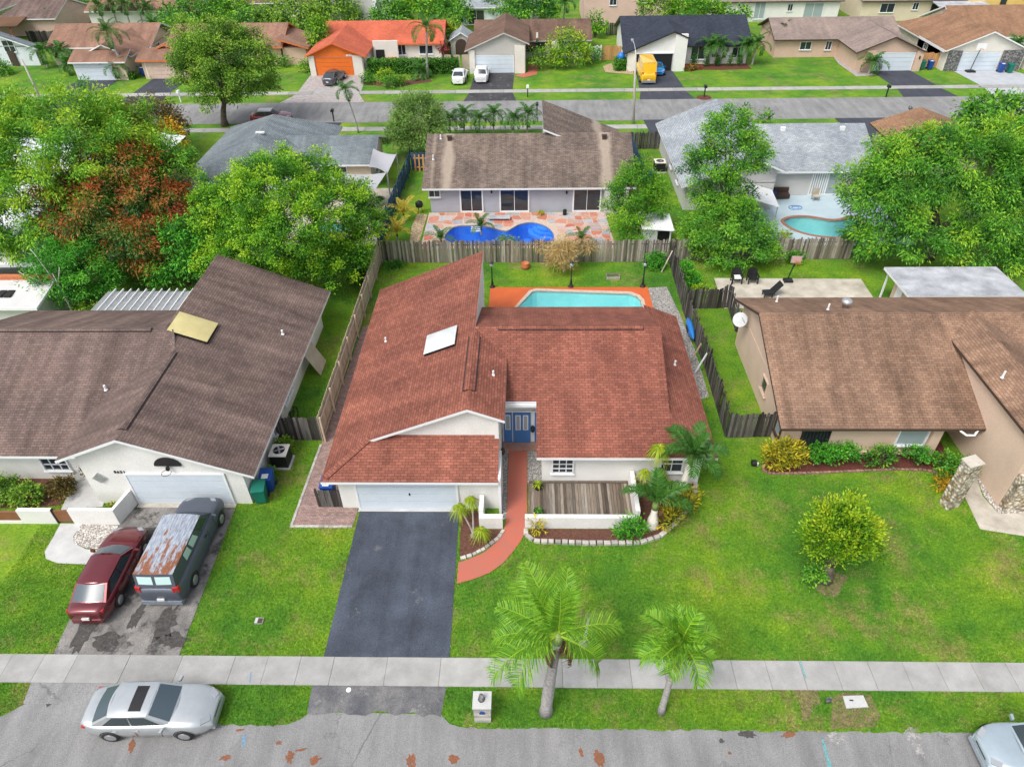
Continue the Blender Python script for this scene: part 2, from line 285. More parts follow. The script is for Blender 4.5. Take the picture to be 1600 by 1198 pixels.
M['frond_gold'] = leaf_mat('golden_palm_fronds', [(.14, .22, .02), (.42, .34, .03), (.55, .40, .05)], .25, .4)
M['frond_dry'] = leaf_mat('dry_fronds', [(.10, .05, .022), (.18, .10, .05), (.26, .17, .10)], .1, .4)
M['spiky'] = leaf_mat('yellow_green_strap_leaves', [(.14, .26, .012), (.30, .42, .02), (.52, .50, .04)], .3, .4)
M['bin_green'] = plain('green_bin', (.012, .17, .12), (.01, .14, .10), 2, .45); M['bin_blue'] = plain('blue_bin', (.015, .07, .30), (.012, .06, .26), 2, .45)
M['terracotta'] = plain('terracotta', (.52, .17, .07), (.45, .14, .06), 3, .8); M['kayak'] = plain('blue_kayak', (.02, .19, .58), (.02, .16, .5), 2, .35)
M['plaster'] = plain('pool_plaster', (.50, .80, .78), (.30, .66, .70), .45, .6); M['plaster_b'] = plain('blue_pool_plaster', (.13, .42, .86), (.08, .33, .80), 1, .6)
M['coping'] = plain('pool_coping', (.58, .47, .38), (.44, .34, .27), 5, .8, .3, 30); M['coping_br'] = plain('brick_coping', (.36, .17, .11), (.28, .13, .09), 6, .8, .3, 30)
M['water'] = water('pool_water', (.80, .97, .98)); M['water_b'] = water('deep_blue_water', (.55, .80, .98))
M['canvas'] = plain('grey_sail_canvas', (.38, .38, .405), (.34, .34, .365), 1, .8); M['deckblue'] = plain('pale_blue_deck', (.46, .57, .62), (.40, .50, .55), 1, .7); M['slab_grey'] = plain('grey_flat_roof', (.50, .52, .55), (.25, .26, .28), .9, .7, 0, 20)
M['skyl'] = plain('white_skylight_dome', (.58, .60, .60), (.46, .49, .49), 1.5, .5); M['skyl_y'] = plain('yellowed_skylight_dome', (.60, .52, .24), (.50, .43, .2), 1.2, .5)
M['roof_wht'] = plain('white_membrane_roof', (.72, .74, .77), (.62, .64, .67), 1, .7)
M['glass_blue'] = gloss('blue_car_glass', (.06, .085, .105), .2, .45); M['frond_brown'] = plain('dry_brown_frond', (.34, .21, .13), (.2, .12, .07), 8, .9); M['pinkb'] = plain('pink_board', (.6, .4, .38), None, 5, .6)
M['slab_lt'] = plain('pale_grey_dish', (.62, .65, .66), (.5, .53, .55), 4, .6)
# ---------------------------------------------------------------- building blocks
BASE = {}                                       # world position of each object's origin
def tag(o, label=None, cat=None, group=None, kind=None):
    for k, v in (('label', label), ('category', cat), ('group', group), ('kind', kind)):
        if v: o[k] = v
    return o
def link(o, parent=None, loc=None):
    C.objects.link(o)
    if parent is not None: o.parent = parent
    return o
def thing(name, label, cat, loc, group=None, rz=0):
    o = bpy.data.objects.new(name, None); C.objects.link(o); o.location = loc; o.rotation_euler[2] = rz; o.empty_display_size = .3
    BASE[o] = Vector(loc); return tag(o, label, cat, group)
class MB:
    def __init__(s): s.v = []; s.f = []; s.m = []
    def add(s, pts, faces, m=0):
        b = len(s.v); s.v += [tuple(p) for p in pts]
        for f in faces: s.f.append([b+i for i in f]); s.m.append(m)
        return s
    def face(s, pts, m=0): return s.add(pts, [range(len(pts))], m)
    def extrude(s, poly, vec, m=0, medge=None):
        n = len(poly); a = [Vector(p) for p in poly]; b = [p+Vector(vec) for p in a]; k = len(s.v)
        nrm = sum(((a[i]-a[0]).cross(a[(i+1) % n]-a[0]) for i in range(n)), Vector()); flip = nrm.dot(Vector(vec)) > 0
        s.v += [tuple(p) for p in a+b]; me = m if medge is None else medge
        top = list(range(n)); bot = list(range(n, 2*n))[::-1]
        fs = [(top, m), (bot, me)] + [([i, i+n, (i+1) % n+n, (i+1) % n], me) for i in range(n)]
        for f, mm in fs: s.f.append([k+i for i in (f[::-1] if flip else f)]); s.m.append(mm)
        return s
    def prism(s, poly, z0, z1, m=0, medge=None): return s.extrude([(p[0], p[1], z1) for p in poly], (0, 0, z0-z1), m, medge)
    def box(s, x0, y0, z0, x1, y1, z1, m=0): return s.prism([(x0, y0), (x1, y0), (x1, y1), (x0, y1)], z0, z1, m)
    def obox(s, c, u, v, w, m=0):
        """box centred at c with half-axes u, v, w"""
        c, u, v, w = map(Vector, (c, u, v, w)); p = [c+u*a+v*b+w*d for d in (-1, 1) for a, b in ((-1, -1), (1, -1), (1, 1), (-1, 1))]
        return s.add(p, [(3, 2, 1, 0), (4, 5, 6, 7), (0, 1, 5, 4), (1, 2, 6, 5), (2, 3, 7, 6), (3, 0, 4, 7)], m)
    def rings(s, rings, m=0, cap=True):
        n = len(rings[0]); b = len(s.v)
        for r in rings: s.v += [tuple(p) for p in r]
        for i in range(len(rings)-1):
            for j in range(n): s.f.append([b+i*n+j, b+i*n+(j+1) % n, b+(i+1)*n+(j+1) % n, b+(i+1)*n+j]); s.m.append(m)
        if cap: s.f += [[b+j for j in range(n)][::-1], [b+(len(rings)-1)*n+j for j in range(n)]]; s.m += [m, m]
        return s
    def tube(s, pts, r, n=7, m=0):
        pts = [Vector(p) for p in pts]; r = r if hasattr(r, '__len__') else [r]*len(pts); R = []
        for i, p in enumerate(pts):
            d = (pts[min(i+1, len(pts)-1)]-pts[max(i-1, 0)]).normalized(); a = d.orthogonal().normalized() if abs(d.z) < .95 else Vector((1, 0, 0)); a = (a-d*a.dot(d)).normalized(); b = d.cross(a)
            R.append([p+(a*math.cos(t)+b*math.sin(t))*r[i] for t in (2*math.pi*k/n for k in range(n))])
        return s.rings(R, m)
    def lathe(s, x, y, prof, n=14, m=0): return s.rings([[(x+r*math.cos(2*math.pi*k/n), y+r*math.sin(2*math.pi*k/n), z) for k in range(n)] for r, z in prof], m)
    def grid(s, fn, nu, nv, m=0):
        b = len(s.v)
        for j in range(nv+1):
            for i in range(nu+1): s.v.append(tuple(fn(i/nu, j/nv)))
        for j in range(nv):
            for i in range(nu): k = b+j*(nu+1)+i; s.f.append([k, k+1, k+nu+2, k+nu+1]); s.m.append(m)
        return s
    def build(s, name, mats, parent=None, smooth=False, kind=None, label=None, cat=None, group=None, origin=None, uv=False):
        mats = mats if isinstance(mats, (list, tuple)) else [mats]
        o0 = BASE[parent] if parent is not None else (Vector(origin) if origin is not None else Vector((0, 0, 0)))
        if parent is None and origin is None and s.v:
            a = np.array(s.v); o0 = Vector(((a[:, 0].min()+a[:, 0].max())/2, (a[:, 1].min()+a[:, 1].max())/2, a[:, 2].min()))
        me = bpy.data.meshes.new(name); me.from_pydata([(p[0]-o0.x, p[1]-o0.y, p[2]-o0.z) for p in s.v], [], s.f)
        for mt in mats: me.materials.append(M[mt] if isinstance(mt, str) else mt)
        me.polygons.foreach_set('material_index', s.m)
        if smooth: me.polygons.foreach_set('use_smooth', [True]*len(s.f))
        if uv:
            L = me.uv_layers.new(name='UVMap').data; zz = Vector((0, 0, 1))
            for p in me.polygons:
                nn = p.normal; t = zz.cross(nn)
                t = t.normalized() if t.length > .05 else Vector((1, 0, 0)); w = nn.cross(t)
                for li in p.loop_indices:
                    q = me.vertices[me.loops[li].vertex_index].co+o0; L[li].uv = (q.dot(t), q.dot(w))
        o = bpy.data.objects.new(name, me); link(o, parent)
        if parent is None: o.location = o0
        BASE[o] = o0
        return tag(o, label, cat, group, kind)
def npmesh(name, V, F, mats, parent, tint=None, smooth=False, origin=None, mi=None):
    """V (n,3) world, F (k,3|4)"""
    o0 = np.array(BASE[parent] if parent is not None else (origin if origin is not None else (0, 0, 0)), float); k = F.shape[1]
    me = bpy.data.meshes.new(name); me.vertices.add(len(V)); me.vertices.foreach_set('co', (V-o0).astype(np.float32).ravel())
    me.loops.add(F.size); me.loops.foreach_set('vertex_index', F.astype(np.int32).ravel())
    me.polygons.add(len(F)); me.polygons.foreach_set('loop_start', np.arange(0, F.size, k, dtype=np.int32))
    if tint is not None:
        a = me.attributes.new('tint', 'FLOAT', 'FACE'); a.data.foreach_set('value', np.clip(tint, 0, 1).astype(np.float32))
    for mt in (mats if isinstance(mats, (list, tuple)) else [mats]): me.materials.append(M[mt])
    if mi is not None: me.polygons.foreach_set('material_index', mi.astype(np.int32))
    me.update(calc_edges=True); me.validate()
    o = bpy.data.objects.new(name, me); link(o, parent); BASE[o] = Vector(o0)
    if parent is None: o.location = o0
    return o
def copy_tree(o, loc, rz=0, label=None, parent=None, top=True):
    c = o.copy(); C.objects.link(c)
    if top: c.location = loc; c.rotation_euler[2] = rz
    else: c.parent = parent
    if label: c['label'] = label
    for ch in o.children: copy_tree(ch, None, 0, None, c, False)
    return c

# ---- house pieces
def roof(parent, poly, mat, th=.16, edge='trim', name='roof_plane'):
    return MB().extrude(poly, (0, 0, -th), 0, 1).build(name, [mat, edge], parent, uv=True)
FACING = {'S': ((1, 0, 0), (0, -1, 0)), 'N': ((-1, 0, 0), (0, 1, 0)), 'W': ((0, -1, 0), (-1, 0, 0)), 'E': ((0, 1, 0), (1, 0, 0))}
def window(parent, c, face, w, h, nx=2, ny=1, frame='trim', glass='glass', name='window', fw=.07, sill=True):
    u, d = map(Vector, FACING[face]); c = Vector(c); z = Vector((0, 0, 1)); b = MB()
    def bar(du, dz, hu, hz, t=.05): b.obox(c+u*du+z*dz+d*t, u*hu, d*t, z*hz)
    bar(-w/2, 0, fw/2, h/2+fw/2); bar(w/2, 0, fw/2, h/2+fw/2); bar(0, h/2, w/2-fw/2, fw/2); bar(0, -h/2, w/2-fw/2, fw/2)
    for i in range(1, nx): bar(-w/2+w*i/nx, 0, .022, h/2-fw/2, .035)
    for j in range(1, ny): bar(0, -h/2+h*j/ny, w/2-fw/2, .022, .032)
    if sill: b.obox(c-z*(h/2+fw/2+.03)+d*.07, u*(w/2+.09), d*.07, z*.03)
    o = b.build(name, frame, parent)
    MB().obox(c+d*.012, u*(w/2-.01), d*.012, z*(h/2-.01)).build('pane', glass, o)
    return o
def garage_door(parent, x0, x1, y, h=2.1, rows=4, mat='door_w', frame='trim', z0=.03, face=-1, cols=1):
    b = MB(); b.box(x0-.1, y+face*.07, z0, x0, y, h+.1); b.box(x1, y+face*.07, z0, x1+.1, y, h+.1); b.box(x0, y+face*.07, h, x1, y, h+.1)
    o = b.build('garage_door', frame, parent); g = (h-z0)/rows
    for r in range(rows):
        MB().box(x0, y+face*.045, z0+r*g+.012, x1, y-face*.0, z0+(r+1)*g-.012).build('panel', mat, o)
    return o
def wallbox(parent, x0, y0, x1, y1, h, mat, z0=0): return MB().box(x0, y0, z0, x1, y1, h).build('wall', mat, parent)
def vent_pipe(parent, p, h=.35, r=.05, mat='trim'):
    return MB().lathe(p[0], p[1], [(r*1.8, p[2]-.02), (r*1.6, p[2]+.04), (r, p[2]+.06), (r, p[2]+h), (r*.8, p[2]+h)], 8).build('vent_pipe', mat, parent)

# ---- fence: posts, rails and separate pickets
def fence(name, label, pts, h, mat, pw=.14, gap=.012, lean=.02, side=1, hj=.04, group=None, z0=.03, th=.022, rails=True):
    t = thing(name, label, 'fence', (pts[0][0], pts[0][1], 0), group or 'garden fences'); bm = {}; b0 = BASE[t]; BASE[t] = Vector((0, 0, 0))
    for k in range(4):
        hh = h*(1-hj*(k-1.5)*.6); c = pw*.5
        bm[k] = MB().extrude([(-c, 0, z0), (c, 0, z0), (c, 0, hh-.04), (c*.5, 0, hh), (-c*.5, 0, hh), (-c, 0, hh-.04)], (0, th, 0)).build('picket', mat, t)
    BASE[t] = b0; proto = bm; used = set()
    for (xa, ya), (xb, yb) in zip(pts[:-1], pts[1:]):
        L = math.hypot(xb-xa, yb-ya); ang = math.atan2(yb-ya, xb-xa); n = max(1, int(L/(pw+gap)))
        nx, ny = -math.sin(ang), math.cos(ang)
        for i in range(n):
            s = (i+.5)/n; k = rnd.randrange(4); o = proto[k]
            if k in used: o = o.copy(); C.objects.link(o)
            used.add(k)
            o.location = (xa+(xb-xa)*s-pts[0][0]-nx*.03*side, ya+(yb-ya)*s-pts[0][1]-ny*.03*side, rnd.uniform(-.02, .02)); o.rotation_euler = (rnd.gauss(0, lean), rnd.gauss(0, lean*.7), ang+rnd.gauss(0, lean))
        if rails:
            for z in (.35, h-.35):
                MB().obox(((xa+xb)/2+nx*.03*side, (ya+yb)/2+ny*.03*side, z), ((xb-xa)/2, (yb-ya)/2, 0), (nx*.02, ny*.02, 0), (0, 0, .045)).build('rail', mat, t)
            m = max(1, round(L/2.4))
            for i in range(m+1):
                s = i/m; px, py = xa+(xb-xa)*s+nx*.09*side, ya+(yb-ya)*s+ny*.09*side
                MB().box(px-.045, py-.045, 0, px+.045, py+.045, h-.02).build('post', mat, t)
    for k in proto:
        if k not in used: bpy.data.objects.remove(proto[k])
    return t

# ---- foliage
def unit(a): return a/np.maximum(np.linalg.norm(a, axis=1, keepdims=True), 1e-6)
def leaf_quads(P, D, Nn, L, W):
    """rhombic folded leaves: base P, direction D, normal Nn"""
    S = unit(np.cross(D, Nn)); L = L[:, None]; W = W[:, None]; U = unit(np.cross(S, D))
    a = P; b = P+D*L*.45+S*W*.5+U*W*.12; c = P+D*L-U*L*.08; d = P+D*L*.45-S*W*.5+U*W*.12
    V = np.stack([a, b, c, d], 1).reshape(-1, 3); F = np.arange(len(V)).reshape(-1, 4); return V, F
def clumps(lobes, rc, seed, low=-.35, over=1.0):
    r = np.random.default_rng(seed); out = []; nor = []; li = []
    for i, (cx, cy, cz, rx, ry, rz) in enumerate(lobes):
        A = 4*math.pi*((((rx*ry)**1.6+(rx*rz)**1.6+(ry*rz)**1.6)/3)**(1/1.6)); n = max(6, int(A/(rc*rc*1.9)*over))
        k = np.arange(n)+.5; ph = np.arccos(1-2*k/n); th = math.pi*(1+5**.5)*k+r.uniform(0, 6)
        d = np.stack([np.cos(th)*np.sin(ph), np.sin(th)*np.sin(ph), np.cos(ph)], 1); d = unit(d+r.normal(0, .13, d.shape))
        keep = (d[:, 2] > low) & (r.random(len(d)) > .1); d = d[keep]; f = r.uniform(.78, 1.06, (len(d), 1))
        for w_ in range(4):                                   # uneven outline
            kv = r.normal(0, 2.6+w_, 3); f += .075*np.sin(d@kv+r.uniform(0, 6.28))[:, None]
        p = np.array([cx, cy, cz])+d*np.array([rx, ry, rz])*f; q = unit(d/np.array([rx, ry, rz]))
        ok = np.ones(len(p), bool)
        for j, (ax, ay, az, bx, by, bz) in enumerate(lobes):
            if j != i: ok &= (((p-np.array([ax, ay, az]))/np.array([bx, by, bz]))**2).sum(1) > .62
        out.append(p[ok]); nor.append(q[ok]); li.append(np.full(ok.sum(), i))
    return np.concatenate(out), np.concatenate(nor), np.concatenate(li), r
def foliage(parent, name, lobes, mat, leaf=.2, per=26, rc=.55, seed=1, droop=.35, aspect=.5, tint=(.5, .28), tintfn=None, low=-.35, over=1.0, spread=.45, up=.5, fill=.55):
    cp, cn, li, r = clumps(lobes, rc, seed, low, over); n = len(cp)
    ct = r.normal(tint[0], tint[1], n); per_ = np.full(n, per)
    if tintfn is not None: ct = tintfn(cp, ct, r)
    if fill:                                              # inner leaves, tinted darker to stand in for shade inside the crown
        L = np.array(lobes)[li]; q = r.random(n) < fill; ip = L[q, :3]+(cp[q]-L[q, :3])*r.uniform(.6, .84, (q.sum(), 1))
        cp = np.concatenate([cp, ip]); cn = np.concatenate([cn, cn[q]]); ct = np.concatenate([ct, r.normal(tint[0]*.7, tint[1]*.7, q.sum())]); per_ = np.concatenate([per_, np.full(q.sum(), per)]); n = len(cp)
    idx = np.repeat(np.arange(n), per_); m = len(idx); sz = r.uniform(.75, 1.3, n)
    off = np.clip(r.normal(0, spread, (m, 3)), -1.3, 1.3)*rc*sz[idx][:, None]; off[:, 2] *= .75; P = cp[idx]+off
    out = (off*(cn[idx]*.55+np.array([0, 0, .6]))).sum(1)/rc         # light painted in: leaves on a clump's upper, outer side tinted paler
    D = unit(cn[idx]*.5+unit(off+1e-6)*.75+r.normal(0, .45, (m, 3))-np.array([0, 0, droop]))
    Nn = unit(cn[idx]*.6+np.array([0, 0, up])+r.normal(0, .45, (m, 3)))
    L = leaf*r.uniform(.65, 1.35, m); V, F = leaf_quads(P, D, Nn, L, L*aspect)
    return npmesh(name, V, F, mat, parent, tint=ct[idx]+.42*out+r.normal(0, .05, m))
def tree(name, label, base, trunk_r, lobes, mat, cat='tree', group=None, bark='bark', seed=1, limbs=5, fork=None, part='crown', **kw):
    x, y = base; t = thing(name, label, cat, (x, y, 0), group)
    L = np.array(lobes); cz = (L[:, 2]-L[:, 5]*.3).mean(); cx, cy = L[:, 0].mean(), L[:, 1].mean(); r = random.Random(seed)
    zf = fork if fork else max(.4, (L[:, 2]-L[:, 5]).min()*.8+.3); b = MB()
    top = (x+(cx-x)*.3, y+(cy-y)*.3, zf)
    b.tube([(x, y, -.05), (x+.03, y, zf*.3), (x+(cx-x)*.15, y+(cy-y)*.15, zf*.7), top], [trunk_r*1.5, trunk_r*1.05, trunk_r*.9, trunk_r*.8], 9)
    for i in range(limbs):
        q = L[i % len(L)]; e = (q[0]+r.uniform(-.3, .3)*q[3], q[1]+r.uniform(-.3, .3)*q[4], q[2]+r.uniform(-.1, .45)*q[5])
        mid = tuple(top[k]*.45+e[k]*.55+(0, 0, -.15*q[5])[k] for k in range(3))
        b.tube([(top[0], top[1], top[2]-.15), mid, e], [trunk_r*.62, trunk_r*.36, trunk_r*.1], 6)
    b.build('trunk', bark, t, smooth=True)
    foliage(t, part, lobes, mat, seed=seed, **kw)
    return t
def shrub(name, label, lobes, mat, cat='shrub', group=None, seed=1, stem=True, **kw):
    L = np.array(lobes); x, y = L[:, 0].mean(), L[:, 1].mean(); z0 = max(0, (L[:, 2]-L[:, 5]).min()-.3)
    t = thing(name, label, cat, (x, y, 0), group)
    if stem:
        b = MB(); r = random.Random(seed)
        for i in range(4):
            q = L[i % len(L)]; e = (q[0]+r.uniform(-.4, .4)*q[3], q[1]+r.uniform(-.4, .4)*q[4], q[2]+.2*q[5]); b.tube([(x+r.uniform(-.05, .05), y+r.uniform(-.05, .05), 0), e], [.03, .012], 5)
        b.build('stem', 'bark', t)
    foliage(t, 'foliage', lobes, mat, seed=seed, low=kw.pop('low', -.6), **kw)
    return t

# ---- palms
FR = {}
def frond_mesh(key, L, droop, leaflet, n, mat, vee=.5, hang=.35, seed=1, base=.12, curl=0.0, w=.035):
    """one feather frond along +X, starting at the origin, arching up then down"""
    if key in FR: return FR[key]
    r = np.random.default_rng(seed); k = 12; s = np.linspace(0, 1, k); ang = .35-droop*s**1.4*1.9
    dx = np.cos(ang)*L/k; dz = np.sin(ang)*L/k; X = np.concatenate([[0], np.cumsum(dx)]); Z = np.concatenate([[0], np.cumsum(dz)]); Y = curl*(X/L)**2*L
    ss = np.linspace(0, 1, k+1); V = []; F = []
    for i in range(k+1):                                    # rachis strip
        ww = .03*(1-ss[i])+.006; V += [(X[i], Y[i]-ww, Z[i]), (X[i], Y[i]+ww, Z[i]+.004)]
    for i in range(k): F.append((2*i, 2*i+1, 2*i+3, 2*i+2))
    t = np.linspace(base, 1, n)
    for side in (-1, 1):
        for u in t:
            u = min(.999, u+r.normal(0, .006)); px, py, pz = np.interp(u, ss, X), np.interp(u, ss, Y), np.interp(u, ss, Z); a = np.interp(u, s, ang)
            fw = np.array([math.cos(a), 0, math.sin(a)]); upv = np.array([-math.sin(a), 0, math.cos(a)]); sd = np.array([0, side, 0])
            ll = leaflet*(math.sin(math.pi*(.12+.86*u))**.7)*r.uniform(.8, 1.15)+.05
            d = fw*(.35+.5*u+r.normal(0, .08))+sd*(1+r.normal(0, .1))+upv*(vee*r.uniform(.5, 1.1)); d /= np.linalg.norm(d); p0 = np.array([px, py, pz]); q = np.cross(d, upv); q /= max(1e-6, np.linalg.norm(q))
            p1 = p0+d*ll*.55; p2 = p0+d*ll*.95+np.array([0, 0, -hang*ll]); hw = w*.5; b = len(V)
            V += [tuple(p0-q*hw*.5), tuple(p0+q*hw*.5), tuple(p1+q*hw), tuple(p1-q*hw), tuple(p2+q*hw*.15), tuple(p2-q*hw*.15)]; F += [(b, b+1, b+2, b+3), (b+3, b+2, b+4, b+5)]
    V = np.array(V); F = np.array(F); me = bpy.data.meshes.new('frond'); me.from_pydata(V.tolist(), [], F.tolist()); a = me.attributes.new('tint', 'FLOAT', 'FACE'); tv = r.uniform(.15, .85, len(F)); tv[:k] = 1
    a.data.foreach_set('value', tv.astype(np.float32)); me.materials.append(M[mat]); FR[key] = me; return me
def palm(name, label, base, h, lean=(0, 0), r0=.16, r1=.1, fronds=12, L=2.2, key='std', mat='frond', group=None, leaflet=.5, n=26, dry=0, shaft=.5, seed=1, bulge=1.0, droops=(.25, .55, .85, 1.1), cat='palm tree', pitch=(50, -25), az0=0, hang=.35, azs=None, w=.035, vee=.5, bark='palmbark'):
    x, y = base; t = thing(name, label, cat, (x, y, 0), group); r = random.Random(seed); b = MB(); K = 9; pts = []; rs = []
    for i in range(K+1):
        s = i/K; pts.append((x+lean[0]*s**1.4, y+lean[1]*s**1.4, -.03+h*s)); rs.append((r0+(r1-r0)*s)*(1+(bulge-1)*math.sin(math.pi*min(1, s*1.5))**2 if s < .67 else 1)*(1.35 if i == 0 else 1))
    b.tube(pts, rs, 10).build('trunk', bark, t, smooth=True); top = Vector(pts[-1])
    if shaft:
        MB().tube([top-Vector((0, 0, .05)), top+Vector((0, 0, shaft*.6)), top+Vector((0, 0, shaft))], [r1*1.15, r1*1.05, r1*.5], 9).build('crownshaft', 'leaf_green' if shaft < .3 else 'spiky_shaft', t, smooth=True)
    c = top+Vector((0, 0, shaft*.85))
    for i in range(fronds):
        s = (i+.5)/fronds; k = min(len(droops)-1, int(s*len(droops))); me = frond_mesh((key, k), L*(.85+.3*math.sin(math.pi*s)), droops[k], leaflet, n, mat, seed=k+3, hang=hang, w=w, vee=vee)
        o = bpy.data.objects.new('frond', me); link(o, t); o.location = c-Vector((x, y, 0)); az = (az0+i*2.39996) if azs is None else rad(azs[i])
        o.rotation_euler = (r.uniform(-.25, .25), -rad(pitch[0]+(pitch[1]-pitch[0])*s+r.uniform(-7, 7)), az+r.uniform(-.12, .12)); q = r.uniform(.88, 1.1); o.scale = (q, q, q)
    for i in range(dry):
        me = frond_mesh((key, 'dry'), L*.62, .55, leaflet*.35, 30, 'frond_dry', seed=9, hang=1.1, w=.05); o = bpy.data.objects.new('dry_frond', me); link(o, t); o.location = top-Vector((x, y, .1))
        o.rotation_euler = (0, rad(62+r.uniform(-14, 14)), az0+i*1.9+r.uniform(-.3, .3))
    return t
M['spiky_shaft'] = plain('pale_crownshaft', (.24, .34, .09), (.18, .25, .08), 4, .6)
def rosette(parent, c, n, L, mat, seed=1, w=.05, up=.9, bend=.9, name='leaf_head'):
    """strap-leaf head (ponytail palm, dracaena, croton): n arching leaves from one point"""
    r = np.random.default_rng(seed); V = []; F = []; T = []
    for i in range(n):
        th = r.uniform(0, 2*math.pi); e = r.uniform(-.25, 1.35)*up; d = np.array([math.cos(th)*math.cos(e), math.sin(th)*math.cos(e), math.sin(e)]); q = np.cross(d, [0, 0, 1]); q /= max(1e-6, np.linalg.norm(q)); l = L*r.uniform(.7, 1.15); p = np.array(c, float); b = len(V); pts = []
        for k in range(5):
            s = k/4; pts.append(p+d*l*s-np.array([0, 0, bend*l*s*s]))
        for k, pp in enumerate(pts): hw = w*.5*(1-abs(k/4-.35)*1.2); V += [pp-q*hw, pp+q*hw]
        for k in range(4): F.append((b+2*k, b+2*k+1, b+2*k+3, b+2*k+2)); T.append(r.uniform(.1, .9) if k == 0 else T[-1])
    return npmesh(name, np.array(V), np.array(F), mat, parent, tint=np.array(T))

# ---- vehicles (built along +X = forward, wheels on z = 0)
def car(name, label, cat, loc, rz, paintm, L=4.8, W=1.8, hood=.98, trunk=1.02, roofz=1.46, xw=.92, xf=.22, xr=-1.2, xb=-1.95, belt=.95, wt=.62, group=None, tyre=.34, glass='glass_car', van=False, sunroof=False, rims='rim', roofmat=None, wb=(1.4, -1.35), lights=True, side=None, rear_split=False, plate=True, nose=.26):
    t = thing(name, label, cat, loc, group, rz); BASE[t] = Vector((0, 0, 0)); b = MB(); R = []; h2 = L/2; w2 = W/2; NS = 22
    def zt(x):
        if x > xw: s = (x-xw)/(h2-xw); return belt+.04+(hood-belt)*(1-s)-.10*s-.24*s**4
        if x < xb: s = (xb-x)/(h2+xb); return trunk-.10*s**3
        return belt+.02
    for i in range(NS+1):
        x = -h2+L*(.5-.5*math.cos(math.pi*i/NS)); e = abs(x)/h2; wq = w2*(1-(nose*1.35 if x > 0 and not van else nose)*max(0, (e-.58)/.42)**2.4); tp = zt(x); lo = .2+.12*max(0, (e-.8)/.2)**2; en = 1 if 0 < i < NS else .9
        wq *= en; tp = lo+(tp-lo)*(1 if 0 < i < NS else .72); mid = lo+(tp-lo)*.52
        prof = [(wq*.82, lo), (wq*.965, lo+.07), (wq, mid-.08), (wq, mid+.08), (wq*.965, tp-.11), (wq*.90, tp-.035), (wq*.72, tp), (wq*.34, tp+.025)]
        R.append([(x, y, z) for y, z in prof]+[(x, -y, z) for y, z in prof[::-1]])
    b.rings(R); body = b.build('body', paintm, t, smooth=True)
    wg = w2*.9; wtp = w2*wt/.62*.74 if not van else w2*.86; zb = belt-.01
    B = {'fl': (xw+.12, wg*.93), 'rl': (xb, wg*.93)}; fr = Vector((xf, 0, roofz-.05)); 
    bl = [Vector((xw+.1, wg*.95, zb)), Vector((xb, wg*.95, zb)), Vector((xb, -wg*.95, zb)), Vector((xw+.1, -wg*.95, zb))]
    tp = [Vector((xf, wtp, roofz-.07)), Vector((xr, wtp, roofz-.07)), Vector((xr, -wtp, roofz-.07)), Vector((xf, -wtp, roofz-.07))]
    g = MB(); cab = paintm
    def patch(p00, p10, p11, p01, u0, u1, v0, v1, off, bul=0.0, nu=5, nv=3, mb=None):
        nrm = (p10-p00).cross(p01-p00).normalized()
        def fn(a, c): u = u0+(u1-u0)*a; v = v0+(v1-v0)*c; p = (p00*(1-u)+p10*u)*(1-v)+(p01*(1-u)+p11*u)*v; return p+nrm*(off+bul*math.sin(math.pi*u)*(1-.25*v))
        (mb or g).grid(fn, nu, nv)
    q = [(bl[3], bl[0], tp[0], tp[3]), (bl[0], bl[1], tp[1], tp[0]), (bl[1], bl[2], tp[2], tp[1]), (bl[2], bl[3], tp[3], tp[2])]
    bulge = [.13, .015, .10, .015]
    for k, qq in enumerate(q): patch(*qq, 0, 1, 0, 1, 0, bulge[k] if not van else bulge[k]*.4)
    g.build('cabin', cab, t, smooth=True)
    def rf(a, c):
        x = xr+(xf-xr)*a; y = wtp*(2*c-1); e = math.sin(math.pi*a); return (x+(.13 if not van else .05)*math.sin(math.pi*c)*(1 if a > .5 else -1)*abs(2*a-1), y, roofz-.07+.075*(1-(2*c-1)**4)*(.55+.45*e**.5))
    MB().grid(rf, 8, 8).build('roof', roofmat or paintm, t, smooth=True)
    gl = MB(); patch(*q[0], .06, .94, .08, .93, .012, bulge[0] if not van else .05, mb=gl); gl.build('windshield', glass if not van else 'glass_car', t, smooth=True)
    if rear_split:
        for u0, u1 in ((.08, .46), (.54, .92)): gl = MB(); patch(*q[2], u0, u1, .34, .86, .014, .04, mb=gl); gl.build('rear_window', 'glass_teal', t)
    elif not van: gl = MB(); patch(*q[2], .07, .93, .1, .92, .012, bulge[2], mb=gl); gl.build('rear_window', glass, t, smooth=True)
    for k in (1, 3):
        sp = side or [(.10, .47), (.495, .86)]
        for u0, u1 in sp:
            if k == 3: u0, u1 = 1-u1, 1-u0
            gl = MB(); patch(*q[k], u0, u1, .08 if not van else .3, .92, .012, .015, 3, 2, gl); gl.build('side_window', 'glass_teal' if rear_split and .3 < (u0+u1)/2 < .7 else ('glass_car'), t)
    if sunroof: MB().grid(lambda a, c: (xr+(xf-xr)*(.5+.32*a), wtp*.72*(2*c-1), rf(.5+.32*a, .5+.36*(2*c-1))[2]+.012), 3, 4).build('sunroof', 'black', t)
